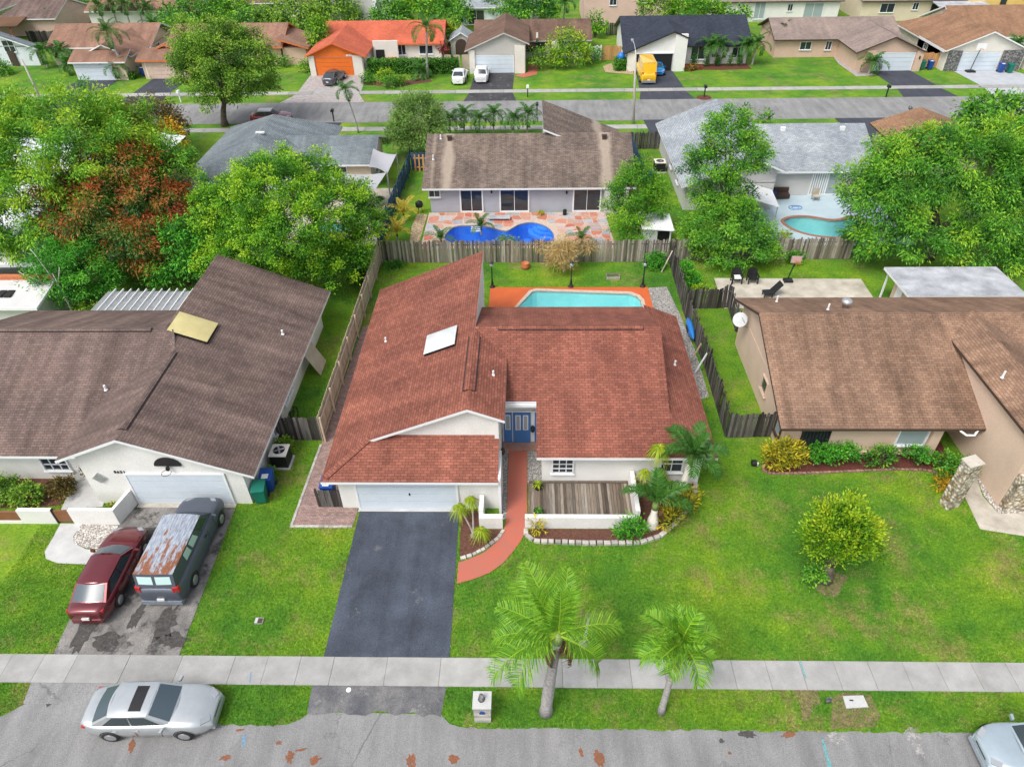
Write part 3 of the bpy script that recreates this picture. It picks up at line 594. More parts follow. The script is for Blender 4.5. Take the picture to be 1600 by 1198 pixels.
    for sx in wb:
        for sy in (1, -1):
            yy = sy*(w2-.075); wh = MB(); prof = [(tyre*.55, -.1), (tyre*.93, -.1), (tyre, -.06), (tyre, .06), (tyre*.93, .1), (tyre*.6, .105)]
            wh.rings([[(sx+r_*math.cos(a), yy+sy*o_, tyre+r_*math.sin(a)) for a in (2*math.pi*i/18*sy for i in range(18))] for r_, o_ in prof])
            wo = wh.build('wheel', 'tyre', t, smooth=True); rm = MB()
            rm.rings([[(sx+r_*math.cos(a), yy+sy*o_, tyre+r_*math.sin(a)) for a in (2*math.pi*i/18*sy for i in range(18))] for r_, o_ in [(tyre*.66, .1), (tyre*.6, .112), (tyre*.2, .118)]]); rm.build('rim', rims, wo, smooth=True)
            MB().rings([[(sx+r_*math.cos(a), sy*(w2+o_), tyre+.02+r_*math.sin(a)) for a in (math.pi*(-.08+1.16*i/14) for i in range(15))] for r_, o_ in [(tyre*1.13, .004), (tyre*1.0, .006)]], cap=False).build('wheel_arch', 'black', t)
    if lights:
        for sy in (1, -1):
            zz = zt(h2*.88)-.045; MB().obox((h2*.90, sy*w2*.58, zz), (.13, -sy*.11, -.05), (.03, sy*.10, -.01), (.01, 0, .04)).build('headlight', 'lamp_w', t)
            zz = (trunk-.17) if not van else belt-.05; MB().obox((-h2*(.93 if not van else .965), sy*w2*(.72 if not van else .82), zz), (.07, 0, 0), (.03, sy*.12, 0), (0, 0, .06 if not van else .16)).build('tail_light', 'lamp_r', t)
            MB().obox((xw-.12, sy*(w2+.09), belt+.04), (.05, 0, 0), (.02, .1, 0), (0, 0, .06)).build('mirror', paintm, t)
            for hx in (-.25, -1.05) if not van else (.3,): MB().obox((hx, sy*(w2+.012), belt-.16), (.09, 0, 0), (0, .018, 0), (0, 0, .018)).build('door_handle', paintm if not van else 'black', t)
        for sx_ in ((.62, -.3, -1.15) if not van else (1.3, .55)):                      # shut lines
            for sy in (1, -1): MB().box(sx_-.008, sy*(w2+.002)-.004, .36, sx_+.008, sy*(w2+.002)+.004, belt-.12).build('door_seam', 'black', t)
        MB().obox((h2*.985, 0, zt(h2*.97)-.16), (.03, 0, 0), (0, w2*.36, 0), (.02, 0, .07)).build('grille', 'black', t)
        MB().box(h2*.9, -w2*.66, .22, h2+.015, w2*.66, .40).build('front_bumper', paintm if not van else 'black', t); MB().box(-h2-(.02 if not van else .06), -w2*(.7 if not van else .88), .24, -h2*.9, w2*(.7 if not van else .88), .46).build('rear_bumper', paintm if not van else 'bumper', t)
        if plate: MB().box(-h2-.055, -.16, .5, -h2*.97, .16, .62).build('licence_plate', 'plate', t)
    BASE[t] = Vector(loc)
    return t
M['bumper'] = plain('scuffed_bumper', (.24, .27, .32), (.15, .17, .2), 6, .5)
# ---------------------------------------------------------------- the setting: ground, roads, paving
HARD = []                                        # outlines where no grass grows
import bmesh
POOL1 = [(-1.7, 39.3), (8.0, 39.3), (7.95, 42.1), (7.75, 42.6), (7.3, 42.95), (.65, 43.4), (.3, 43.25)]
POOL2 = xy([(706, 356), (718, 353), (734, 352.5), (752, 353), (768, 356), (782, 360), (793, 361.5), (802, 356), (812, 350.5), (829, 347), (845, 350), (857, 356), (865, 365), (866, 375)])+[(2.4, 50.9), (-.5, 50.4), (-6, 50.5), (-7.0, 51.6)]
POOL3 = xy([(1222, 347), (1230, 342), (1242, 339.5), (1262, 339.5), (1280, 342.5), (1296, 345.5), (1317, 345)])+[(27.6, 55.4), (28.0, 51.6), (24.2, 51.3), (22.0, 52.4)]
POOL4 = [(-16.9+2.2*math.cos(a), 53.4+1.25*math.sin(a)) for a in (2*math.pi*i/14 for i in range(14))]
def chaikin(P, it=2):
    for _ in range(it): P = [q for i in range(len(P)) for a, b in [(P[i], P[(i+1) % len(P)])] for q in ((a[0]*.75+b[0]*.25, a[1]*.75+b[1]*.25), (a[0]*.25+b[0]*.75, a[1]*.25+b[1]*.75))]
    return P
POOL2 = chaikin(POOL2, 1); POOL3 = chaikin(POOL3)
def ground_sheet():
    bm = bmesh.new(); edges = []
    for loop in ([(-330, -80), (330, -80), (330, 520), (-330, 520)], POOL1, POOL2, POOL3, POOL4):
        vs_ = [bm.verts.new((x, y, 0)) for x, y in loop]
        for i in range(len(vs_)): edges.append(bm.edges.new((vs_[i], vs_[(i+1) % len(vs_)])))
    bmesh.ops.triangle_fill(bm, use_beauty=True, edges=edges)
    for f in bm.faces:
        if f.normal.z < 0: f.normal_flip()
    me = bpy.data.meshes.new('ground'); bm.to_mesh(me); me.materials.append(M['lawn']); o = bpy.data.objects.new('ground', me); C.objects.link(o); o['kind'] = 'structure'; BASE[o] = Vector((0, 0, 0)); return o
ground = ground_sheet()
def sheet(name, poly, mat, z, parent=None, kind='structure', hard=True, th=None):
    poly = [tuple(p)[:2] for p in poly]
    if hard: HARD.append(poly)
    b = MB()
    if th: b.prism(poly, z-th, z)
    else: b.face([(x, y, z) for x, y in poly])
    o = b.build(name, mat, parent, kind=kind if parent is None else None)
    me = o.data
    for p in me.polygons:
        if len(p.vertices) == len(poly) and p.normal.z < 0 and p.center.z > z-BASE[o].z-1e-4: p.flip()
    return o
def wob(a, b, n, amp, seed=0):
    r = random.Random(seed); return [(a[0]+(b[0]-a[0])*i/n+r.uniform(-amp, amp)*.3, a[1]+(b[1]-a[1])*i/n+r.uniform(-amp, amp)) for i in range(n+1)]
# near street: its far edge runs along the verge, with flared aprons
road = sheet('road', [(-60, -6), (60, -6)]+wob((60, 12.25), (-2.6, 12.2), 420, .045, 1)+[(-3.0, 12.35), (-3.35, 12.7), (-8.4, 12.75), (-8.75, 12.45), (-9.2, 12.25)]+wob((-9.6, 12.2), (-13.2, 12.25), 26, .045, 2)+[(-13.6, 12.6), (-13.75, 13.0), (-19.7, 13.0), (-20.3, 12.5)]+wob((-21, 12.25), (-60, 12.25), 250, .045, 3), 'road', .006)
swk = thing('sidewalk', None, None, (0, 14.4, 0))
swk['kind'] = 'structure'; HARD.append([(-60, 13.78), (60, 13.78), (60, 15.03), (-60, 15.03)])
x = -31.0; k = 0
while x < 31:
    L = 1.37 if not (-9.2 < x < -3.4 or -20 < x < -14) else 2.2
    MB().box(x+.007, 13.8, -.02, x+L-.007, 15.01, .045+rnd.uniform(-.006, .006)).build('slab', 'walk', swk); x += L
# marks sprayed on the paving, mulch spills on the road
def blob(name, c, rx, ry, mat, z, parent, seed=0, ang=0, n=22):
    r = random.Random(seed); pts = []
    for i in range(n):
        a = 2*math.pi*i/n; q = r.uniform(.55, 1.1); px, py = rx*q*math.cos(a), ry*q*math.sin(a); pts.append((c[0]+px*math.cos(ang)-py*math.sin(ang), c[1]+px*math.sin(ang)+py*math.cos(ang)))
    return sheet(name, pts, mat, z, parent, hard=False)
M['rust'] = decal('rusty_mulch_spill', (.30, .085, .028), (.22, .11, .06), .55); M['oil'] = decal('oil_stain', (.05, .046, .042), (.1, .095, .09), .6, 4); M['spray'] = decal('teal_spray_paint', (.12, .42, .45), (.2, .42, .42), .4, 14); M['sprayb'] = decal('blue_spray_paint', (.12, .35, .6), (.2, .38, .5), .4, 14); M['pale_stain'] = decal('pale_road_patch', (.42, .41, .39), (.36, .35, .34), .35, 5)
for i, (px, py, rx, ry) in enumerate([(206, 1164, .13, .28), (453, 1182, .18, .25), (492, 1187, .24, .17), (643, 1188, .2, .32), (709, 1185, .27, .17), (908, 1176, .08, .2), (936, 1184, .2, .36), (352, 1183, .28, .12), (436, 1160, .14, .1), (1140, 1176, .08, .07), (1232, 1147, .3, .14), (470, 1171, .3, .05), (375, 1140, .2, .06)]):
    p = at(px, py); blob('mulch_spill', p, rx, ry, 'rust', .011, road, i, .2)
for i, (px, py, rx, ry, m) in enumerate([(88, 1086, .75, .45, 'oil'), (1168, 1147, .38, .16, 'oil'), (1127, 1157, .13, .1, 'oil'), (1305, 1152, .4, .25, 'pale_stain'), (1430, 1155, .3, .8, 'pale_stain')]):
    blob('road_stain', at(px, py), rx, ry, m, .0105, road, i+40)
for i, pts in enumerate([[(1283, 1155), (1287, 1155), (1300, 1198), (1293, 1198)], [(381, 1147), (385, 1147), (382, 1165), (377, 1165)]]): sheet('spray_mark', xy(pts), 'spray' if i == 0 else 'sprayb', .013, road, hard=False)
for pts, m in [([(1249, 1031), (1251, 1031), (1260, 1059), (1257, 1059)], 'spray'), ([(391, 1049), (393, 1049), (391, 1066), (389, 1066)], 'sprayb')]: sheet('spray_mark', [tuple(at(a, b, .056))[:2] for a, b in pts], m, .056, swk, hard=False)

# driveways and walks of the near houses
sheet('blacktop_driveway', [(-8.42, 15.0), (-3.22, 15.0), (-3.42, 22.95), (-8.38, 22.95)], 'drive', .022)
sheet('driveway_apron', [(-8.55, 12.75)]+wob((-8.4, 12.72), (-3.35, 12.68), 14, .12, 4)+[(-3.25, 13.8), (-8.6, 13.8)], 'apron_old', .016)
wdr = sheet('worn_driveway', [(-19.75, 15.0), (-14.45, 15.0), (-14.7, 23.15), (-20.0, 23.15), (-20.3, 21.4)], 'drive_old', .022)
for i, (px, py, rx, ry) in enumerate([(258, 975, .55, 1.0), (215, 962, .3, .9), (135, 985, .5, 1.2), (165, 1000, .7, .5), (270, 1000, .8, .4), (230, 850, .9, 1.2)]): blob('oil_stain', at(px, py), rx, ry, 'oil', .028, wdr, i+70)
sheet('worn_apron', [(-19.85, 12.95), (-13.7, 12.95), (-13.5, 13.8), (-20.0, 13.8)], 'road', .014)
sheet('brick_paving', [(-11.5, 21.85), (-8.55, 21.85), (-8.45, 22.95), (-9.25, 22.95), (-9.25, 39), (-11.2, 39)], 'pavers', .03)
pe = thing('paving_edge', None, None, (-11.5, 21.8, 0)); pe['kind'] = 'structure'
for i in range(13): MB().box(-11.6+i*.235, 21.72, 0, -11.6+i*.235+.225, 21.84, .05+rnd.uniform(0, .02)).build('edge_block', 'edge', pe)
for i in range(24): yy = 21.85+i*.235; MB().box(-11.62+i*.006, yy, 0, -11.5+i*.006, yy+.225, .05+rnd.uniform(0, .02)).build('edge_block', 'edge', pe)
WALK = [(-1.05, 27.1), (-1.05, 23.0), (-1.1, 21.9)]+xy([(784, 834), (772, 851), (755, 864), (735, 873), (716, 879), (714, 912), (740, 905), (765, 895), (785, 881), (800, 864), (812, 848), (820, 834)])+[(-.05, 22.0), (-.05, 27.1)]
sheet('red_walkway', WALK, 'redwalk', .035)
sheet('gravel_strip', [(-1.4, 22.3), (-1.07, 22.3), (-1.07, 27.1), (-1.4, 27.1)], 'gravel', .02); sheet('gravel_strip', [(-.03, 24.6), (.75, 24.6), (.75, 27.2), (-.03, 27.2)], 'gravel', .02)
sheet('mulch_bed', xy([(720, 797), (752, 797), (752, 826), (786, 827), (778, 842), (755, 858), (735, 867), (718, 873)]), 'mulch_br', .012)
BEDR = [(-.1, 21.72), (-.08, 21.3), (.3, 20.98)]+xy([(845, 846), (920, 849), (1000, 848), (1030, 838), (1055, 818), (1073, 795), (1083, 772), (1086, 752)])+[(8.55, 24.7), (5.35, 24.7), (5.35, 21.72)]
sheet('mulch_bed', BEDR, 'mulch_br', .014)
sheet('red_mulch_bed', xy([(1190, 734), (1200, 740), (1260, 739), (1330, 736), (1400, 733), (1455, 735), (1470, 742), (1490, 770), (1500, 760), (1480, 712), (1470, 690), (1215, 695), (1195, 715)]), 'mulch', .014)
sheet('beige_walk', xy([(1507, 776), (1531, 827), (1600, 838), (1640, 845), (1640, 800), (1560, 803), (1535, 775), (1525, 745), (1510, 740)]), 'patio', .03)
sheet('gravel_strip', xy([(1525, 745), (1540, 742), (1568, 793), (1640, 790), (1640, 801), (1560, 803), (1537, 775)]), 'gravel_w', .036)
sheet('grey_garden_path', xy([(127, 728), (170, 770), (160, 792), (95, 797)]), 'concrete', .02)
sheet('curved_path', xy([(95, 818), (130, 818), (115, 838), (118, 850), (135, 858), (158, 860), (140, 882), (90, 880), (72, 873), (70, 862), (82, 842)]), 'concrete', .026)
sheet('shell_gravel_bed', xy([(128, 819), (185, 821), (182, 832), (160, 858), (137, 857), (117, 850), (114, 842)]), 'gravel_w', .03)
sheet('garden_bed', xy([(0, 725), (110, 725), (118, 745), (95, 790), (0, 794)]), 'mulch_br', .014)
sheet('stained_patio', [(13.6, 41.0), (24.3, 41.0), (24.4, 44.9), (13.75, 45.1)], 'patio', .03)
sheet('gravel_yard', xy([(1011, 450), (1042, 448), (1052, 470), (1062, 490), (1085, 545), (1108, 620), (1092, 625), (1050, 500), (1020, 480)]), 'gravel', .01)
sheet('bare_soil', xy([(1238, 1076), (1276, 1076), (1283, 1098), (1270, 1108), (1262, 1128), (1253, 1126), (1250, 1102)]), 'soil', .012, hard=False)
sheet('bare_soil', xy([(1300, 1088), (1320, 1080), (1360, 1085), (1375, 1118), (1368, 1136), (1298, 1138)]), 'soil', .011, hard=False)

# far street
sheet('far_road', [(-160, 79.4), (170, 79.4), (170, 86.7), (-160, 86.7)], 'road', .01)
for nmn, y0, y1 in (('far_sidewalk', 89.8, 91.0), ('far_sidewalk', 76.7, 77.9)):
    so = thing(nmn, None, None, (0, y0, 0)); so['kind'] = 'structure'; xx = -90.0
    while xx < 75: MB().box(xx+.015, y0, -.02, xx+2.97, y1, .05).build('slab', 'walk', so); xx += 3.0
def fardrive(x0, x1, yt, xb0, xb1, mat, flare=.5, ap=True, name='far_driveway'):
    sheet(name, [(xb0, 90.98), (xb1, 90.98), (x1, yt), (x0, yt)], mat, .02, hard=False)
    if ap: sheet('far_apron', [(xb0-flare, 86.68), (xb1+flare, 86.68), (xb1, 89.8), (xb0, 89.8)], mat, .02, hard=False)
fardrive(-60.2, -54.7, 97.2, -60.2, -54.7, 'drive_far'); fardrive(-50.2, -45.4, 97.6, -50.2, -45.4, 'drive_far'); fardrive(-29.2, -21.6, 98.2, -29.0, -21.0, 'pave_pink', 1.2)
fardrive(-7.1, -1.8, 98.8, -7.3, -1.9, 'drive_worn'); fardrive(14.4, 19.2, 98.7, 13.9, 19.5, 'drive_far'); fardrive(45.0, 50.0, 97.5, 45.2, 50.6, 'drive_far'); fardrive(55.4, 62.5, 97.4, 55.8, 66.0, 'conc_grey', .8)
for x0, x1 in ((-27, -21.5), (13.3, 18.8), (34.5, 40)): sheet('far_apron', [(x0, 72), (x1, 72), (x1+.4, 79.4), (x0-.4, 79.4)], 'drive_far', .06, hard=False)
sheet('red_path', [(-.6, 96.2), (1.2, 97.5), (1.4, 103), (.2, 103), (.0, 98.5), (-1.8, 97.2)], 'redwalk', .02, hard=False)
sheet('paver_path', xy([(1300, 86), (1322, 87), (1350, 111), (1370, 118), (1338, 120), (1310, 100)]), 'pave_pink', .02, hard=False)
sheet('tan_path', [(10.3, 98.2), (13.9, 97), (14.0, 98.4), (11.6, 100), (11.5, 102.5), (10.2, 101)], 'gravel_tan', .02, hard=False)

# pools
def pool(name, label, poly, plaster, wat, coping, depth=1.5, cw=.28, cz=.06):
    cx = sum(p[0] for p in poly)/len(poly); cy = sum(p[1] for p in poly)/len(poly); t = thing(name, label, 'pool', (cx, cy, 0)); HARD.append(poly)
    n = len(poly); area = sum(poly[i][0]*poly[(i+1) % n][1]-poly[(i+1) % n][0]*poly[i][1] for i in range(n)); P = poly if area > 0 else poly[::-1]
    b = MB(); b.add([(x, y, z) for z in (.0, -depth) for x, y in P], [(i, i+n, (i+1) % n+n, (i+1) % n) for i in range(n)]+[tuple(range(n, 2*n))]); b.build('basin', plaster, t)
    MB().face([(x, y, -.10) for x, y in P]).build('water', wat, t)
    out = []
    for i in range(n):
        a, q, c = Vector(P[i-1]), Vector(P[i]), Vector(P[(i+1) % n]); d = ((q-a).normalized()+(c-q).normalized()).normalized(); out.append((q.x+d.y*cw, q.y-d.x*cw))
    HARD.append(out); cb = MB(); cb.add([(x, y, z) for z in (cz, -.12) for x, y in P]+[(x, y, z) for z in (cz, 0) for x, y in out], [f for i in range(n) for j in [(i+1) % n] for f in ((i, 2*n+i, 2*n+j, j), (n+i, i, j, n+j), (2*n+i, 3*n+i, 3*n+j, 2*n+j))])
    cb.build('coping', coping, t); return t
pool('swimming_pool', 'teal swimming pool on the orange deck behind the red-roofed house', POOL1, 'plaster', 'water', 'coping')
p2 = pool('swimming_pool', 'deep blue kidney-shaped pool beside the flagstone patio', POOL2, 'plaster_b', 'water_b', 'coping')
pool('swimming_pool', 'curved aqua pool on the pale blue patio at right', POOL3, 'plaster', 'water', 'coping_br')
pool('swimming_pool', 'small bright cyan pool glimpsed behind the leafy tree', POOL4, 'plaster', 'water', 'coping')
def ring_deck(name, outer, inner, mat, z):
    bm = bmesh.new(); edges = []
    for loop in (outer, inner):
        v = [bm.verts.new((x, y, z)) for x, y in loop]; edges += [bm.edges.new((v[i], v[(i+1) % len(v)])) for i in range(len(v))]
    bmesh.ops.triangle_fill(bm, use_beauty=True, edges=edges)
    for f in bm.faces:
        if f.normal.z < 0: f.normal_flip()
    me = bpy.data.meshes.new(name); bm.to_mesh(me); me.materials.append(M[mat]); o = bpy.data.objects.new(name, me); C.objects.link(o); o['kind'] = 'structure'; BASE[o] = Vector((0, 0, 0)); HARD.append(outer); return o
ring_deck('orange_pool_deck', [(-2.75, 36), (8.75, 36), (8.7, 43.85), (-2.75, 43.9)], POOL1, 'orange_deck', .03)
ring_deck('pale_blue_patio', [(18.7, 50), (30.5, 50), (30.5, 59.38), (20.9, 59.38), (20.9, 56.55), (18.7, 56.55)], POOL3, 'deckblue', .03)
ring_deck('grey_rear_patio', [(-22, 50.5), (-12.3, 50.5), (-12.0, 61.5), (-22, 61.5)], POOL4, 'patio', .03)
# flagstones of the middle patio: one irregular stone each, in mortar
PAT = [(-8.6, 49.8), (7.0, 49.8), (6.6, 56.3), (-8.6, 56.3)]
pat = ring_deck('flagstone_patio', PAT, POOL2, 'coping', .02)
def inpoly(pts, poly):
    x, y = pts[:, 0], pts[:, 1]; r = np.zeros(len(pts), bool); n = len(poly)
    for i in range(n):
        x1, y1 = poly[i]; x2, y2 = poly[(i+1) % n]
        if y1 != y2: r ^= ((y1 > y) != (y2 > y)) & (x < (x2-x1)*(y-y1)/(y2-y1)+x1)
    return r
M['flag'] = None
def flagmat():
    m, n, l, p = nm('flagstone'); oi = n.new('ShaderNodeObjectInfo'); r = ramp(n, [(0, (.46, .13, .08)), (.3, (.52, .22, .15)), (.5, (.55, .40, .34)), (.68, (.42, .42, .44)), (.84, (.30, .34, .38)), (1, (.56, .28, .18))]); l.new(oi.outputs['Random'], r.inputs[0])
    f = noise(n, l, worldpos(n), 7, 4); q = ramp(n, [(.3, (.75, .75, .75)), (.7, (1.15, 1.15, 1.15))]); l.new(f, q.inputs[0]); l.new(mix(n, l, 'MULTIPLY', 1, r.outputs[0], q.outputs[0]), p.inputs['Base Color']); p.inputs['Roughness'].default_value = .8; return m
M['flag'] = flagmat()
gx, gy = 21, 9; J = {}
for i in range(gx+1):
    for j in range(gy+1): J[i, j] = (-8.55+15.3*i/gx+rnd.uniform(-.24, .24)*(0 < i < gx), 49.9+6.35*j/gy+rnd.uniform(-.22, .22)*(0 < j < gy))
p2o = [((x-(-2))*1.06+(-2), (y-52.3)*1.09+52.3) for x, y in POOL2]
for i in range(gx):
    for j in range(gy):
        q = [J[i, j], J[i+1, j], J[i+1, j+1], J[i, j+1]]; c = (sum(a[0] for a in q)/4, sum(a[1] for a in q)/4)
        mids = [((q[k][0]+q[(k+1) % 4][0])/2+rnd.uniform(-.07, .07), (q[k][1]+q[(k+1) % 4][1])/2+rnd.uniform(-.07, .07)) for k in range(4)]
        q8 = [p for k in range(4) for p in (q[k], mids[k])]; q8 = [(c[0]+(a-c[0])*(.9 if k % 2 else .84), c[1]+(b-c[1])*(.9 if k % 2 else .84)) for k, (a, b) in enumerate(q8)]
        if inpoly(np.array(q8+[c]), p2o).any(): continue
        MB().prism(q8, .01, .045+rnd.uniform(-.008, .008)).build('flagstone', 'flag', pat)
sheet('tan_gravel_strip', xy([(652, 335), (668, 335), (655, 378), (640, 380), (643, 355)]), 'gravel_tan', .014, hard=False)

# ---------------------------------------------------------------- main house, red roof
S = .41
def zl(x): return 2.4+S*(x+9.85)
def zf(y): return 2.4+S*(y-24.15)
H = thing('red_roof_house', 'white stucco house with red shingle roof and two-car garage in the centre', 'house', (-1, 28, 0))
HARD += [[(-9.3, 22.9), (-1.4, 22.9), (-1.4, 39.4), (-9.3, 39.4)], [(-1.5, 24.6), (8.75, 24.6), (8.75, 36), (-1.5, 36)]]
wallbox(H, -9.25, 23.0, -1.42, 31.3, 2.5, 'w_white'); wallbox(H, -9.24, 31.3, -2.9, 39.3, 2.5, 'w_white'); wallbox(H, .72, 24.7, 8.7, 36.0, 2.5, 'w_white'); wallbox(H, -1.4, 27.75, .7, 33.9, 3.5, 'w_white')
MB().extrude([(-7.5, 24.78, 3.0), (-1.5, 24.78, 3.0), (-1.5, 24.78, 4.5), (-2.85, 24.78, 5.05)], (0, .2, 0)).build('gable_wall', 'w_white', H)
MB().box(-1.62, 24.6, 2.4, -1.42, 29.2, 4.42).build('side_wall', 'w_white', H); MB().box(-1.42, 22.6, 0, -1.3, 24.5, 2.55).build('corner_trim', 'trim', H)
MB().box(-3.1, 31.3, 2.3, -2.88, 39.45, 5.02).build('clerestory_wall', 'w_white', H)
MB().extrude([(-9.2, 39.2, 2.3), (-2.9, 39.2, 2.3), (-2.9, 39.2, 4.95)], (0, .15, 0)).build('gable_wall', 'w_white', H)
MB().extrude([(6.9, 26.6, 3.1), (6.9, 36, 3.0), (6.9, 31.2, 5.05)], (.15, 0, 0)).build('gable_wall', 'w_white', H)
roof(H, [(x, y, zl(x)) for x, y in ((-9.85, 22.5), (-7.9, 24.45), (-2.85, 24.45), (-2.85, 39.75), (-9.85, 39.75))], 'roof_red')
roof(H, [(x, y, 5.27-S*(x+2.85)) for x, y in ((-2.85, 24.45), (-1.1, 24.45), (-1.1, 29.4), (-2.85, 31.15))], 'roof_red')
roof(H, [(x, y, zf(y)) for x, y in ((.42, 24.15), (9.25, 24.15), (7.15, 26.25), (7.15, 31.2), (-2.84, 31.2), (-2.84, 29.9), (-1.3, 28.3), (-1.3, 27.0), (.42, 27.0))], 'roof_red')
roof(H, [(9.25, 24.15, 2.4), (9.25, 36.5, 2.4), (7.1, 36.5, 3.28), (7.1, 26.3, 3.28)], 'roof_red')
roof(H, [(7.15, 31.2, 5.29), (7.15, 36.5, 3.12), (-2.85, 36.5, 3.12), (-2.85, 31.2, 5.29)], 'roof_red')
roof(H, [(x, y, 2.4+S*(y-22.5)) for x, y in ((-9.85, 22.5), (-1.4, 22.5), (-1.4, 24.8), (-7.55, 24.8))], 'roof_red', name='skirt_roof')
for i in range(9):
    s = i/9; MB().obox((-9.75+2.1*s, 22.6+2.1*s, 2.45+.86*s), (.13, .13, .053), (-.12, .12, -.0), (-.003, -.003, .014)).build('hip_cap', 'roof_red', H, uv=True) if i else None
def ridge_vent(parent, a, b, w, mat, slope=S):
    a, b = Vector(a), Vector(b); d = (b-a).normalized(); s = Vector((-d.y, d.x, 0)); dz = Vector((0, 0, w*slope)); up = Vector((0, 0, .07))
    q = MB(); q.add([a+up, a+s*w-dz+up, a-s*w-dz+up, b+up, b+s*w-dz+up, b-s*w-dz+up], [(0, 3, 4, 1), (0, 2, 5, 3), (0, 1, 2), (3, 5, 4)]); o = q.build('ridge_vent', mat, parent, uv=True)
    e = MB(); wi = w*1.2; e.add([p+Vector((0, 0, .045)) for p in (a-d*.03, a-d*.03+s*wi-dz*1.07, a-d*.03-s*wi-dz*1.07, b+d*.03, b+d*.03+s*wi-dz*1.07, b+d*.03-s*wi-dz*1.07)], [(0, 3, 4, 1), (0, 2, 5, 3)]); e.build('vent_shade_strip', 'black', o)  # black strip showing past the cap edges, drawn in for the shade there
    return o
ridge_vent(H, (-2.85, 25.9, 5.27), (-2.85, 30.4, 5.27), .27, 'roof_red'); ridge_vent(H, (-1.6, 31.2, 5.29), (6.2, 31.2, 5.29), .2, 'roof_red')
# skylight on the long slope
def skylight(parent, x0, x1, y0, y1, zfun, mat, curb='black', hgt=.22):
    b = MB(); b.extrude([(x, y, zfun(x)+hgt*.75) for x, y in ((x0, y0), (x1, y0), (x1, y1), (x0, y1))], (0, 0, -hgt)); o = b.build('skylight', curb, parent)
    def fn(a, c): x = x0-.04+(x1-x0+.08)*a; y = y0-.04+(y1-y0+.08)*c; return (x, y, zfun(x)+hgt*.75+.02+.10*(math.sin(math.pi*a)*math.sin(math.pi*c))**.5)
    MB().grid(fn, 8, 8).build('dome', mat, o, smooth=True); return o
skylight(H, -5.6, -3.95, 30.05, 31.75, zl, 'skyl')
for x, y in ((-8.3, 33.0), (-1.75, 27.6)): vent_pipe(H, (x, y, (zl(x) if x < -3 else 5.27-S*(x+2.85))), .28, .05)
vent_pipe(H, (8.2, 31.0, 2.83), .3, .05)
garage_door(H, -8.35, -3.5, 22.99, 2.12, 4); MB().box(-8.5, 22.75, 0, -3.35, 22.98, .03).build('threshold', 'concrete', H)
MB().lathe(-5.8, 22.93, [(.03, 1.02), (.045, 1.06), (.03, 1.16)], 8).build('door_handle', 'black', H)
window(H, (1.75, 24.69, 1.45), 'S', 1.05, 1.25, 3, 4, 'trim', 'glass'); window(H, (7.2, 24.69, 1.5), 'S', 1.1, 1.15, 2, 2, 'trim', 'glass')
ent = MB().box(-1.38, 27.62, .12, .68, 27.74, 2.35).build('entry_surround', 'trim', H)
for x0, x1 in ((-1.3, -.86), (.36, .64)): MB().box(x0, 27.57, .16, x1, 27.615, 2.28).build('side_panel', 'door_blue', ent)
dr = MB().box(-.80, 27.55, .14, .14, 27.615, 2.28).build('front_door', 'door_blue', H)
for x0 in (-.62, -.22):
    MB().box(x0-.05, 27.525, 1.1, x0+.23, 27.548, 2.15).build('pane_frame', 'trim', dr); MB().box(x0, 27.51, 1.15, x0+.18, 27.523, 2.1).build('pane', 'glass_lt', dr)
MB().box(-1.22, 27.545, 1.1, -.94, 27.568, 2.15).build('side_light_frame', 'trim', ent); MB().box(-1.18, 27.53, 1.15, -.98, 27.543, 2.1).build('side_light', 'glass_lt', ent)
MB().box(-1.38, 27.0, 0, .7, 27.62, .14).build('door_step', 'brickedge', H)
for px, py, pz in ((.25, 27.5, 1.15), (-1.27, 25.0, 1.95)):
    MB().lathe(px, py, [(.05, pz-.18), (.11, pz-.1), (.12, pz+.08), (.06, pz+.14), (.1, pz+.2), (.02, pz+.3)], 8).build('wall_lantern', 'black', H)
for x0, x1, yy in ((-1.2, .42, 26.93),): MB().box(x0, yy-.08, 3.3, x1, yy+.0, 3.48).build('gutter', 'trim', H)
# ---------------------------------------------------------------- left neighbour, brown roof
LH = thing('brown_roof_house', 'white stucco house with weathered brown roof and yellowed skylight on the left', 'house', (-22, 28, 0))
HARD += [[(-31, 24.7), (-21.7, 24.7), (-21.7, 36.5), (-31, 36.5)], [(-21.8, 23.2), (-13.85, 23.2), (-13.85, 39.4), (-21.8, 39.4)]]
def zl2(x): return 2.4+S*(-13.15-x)
wallbox(LH, -21.7, 23.25, -13.9, 38.95, 2.5, 'w_white'); wallbox(LH, -30.6, 24.9, -21.7, 36.2, 2.5, 'w_white')
MB().extrude([(-21.7, 23.245, 2.2), (-13.9, 23.245, 2.2), (-13.9, 23.245, 2.5), (-18.98, 23.245, 4.65), (-21.7, 23.245, 3.6)], (0, .2, 0)).build('gable_wall', 'w_white', LH)
MB().box(-20.0, 31.2, 2.4, -19.75, 39.2, 4.95).build('clerestory_wall', 'w_white', LH); MB().box(-21.72, 23.6, 2.5, -21.5, 28.2, 3.5).build('side_wall', 'w_white', LH)
MB().extrude([(-30.6, 24.9, 2.4), (-30.6, 36.2, 2.4), (-30.6, 31.1, 5.0)], (.2, 0, 0)).build('gable_wall', 'w_white', LH)
roof(LH, [(x, y, zl2(x)) for x, y in ((-19.0, 22.85), (-13.15, 22.85), (-13.15, 39.6), (-19.95, 39.6), (-19.95, 31.0), (-19.0, 29.95))], 'roof_left')
roof(LH, [(x, y, 4.8+S*(x+19.0)) for x, y in ((-19.0, 22.85), (-19.0, 30.05), (-22.4, 26.6), (-22.4, 22.85))], 'roof_left')
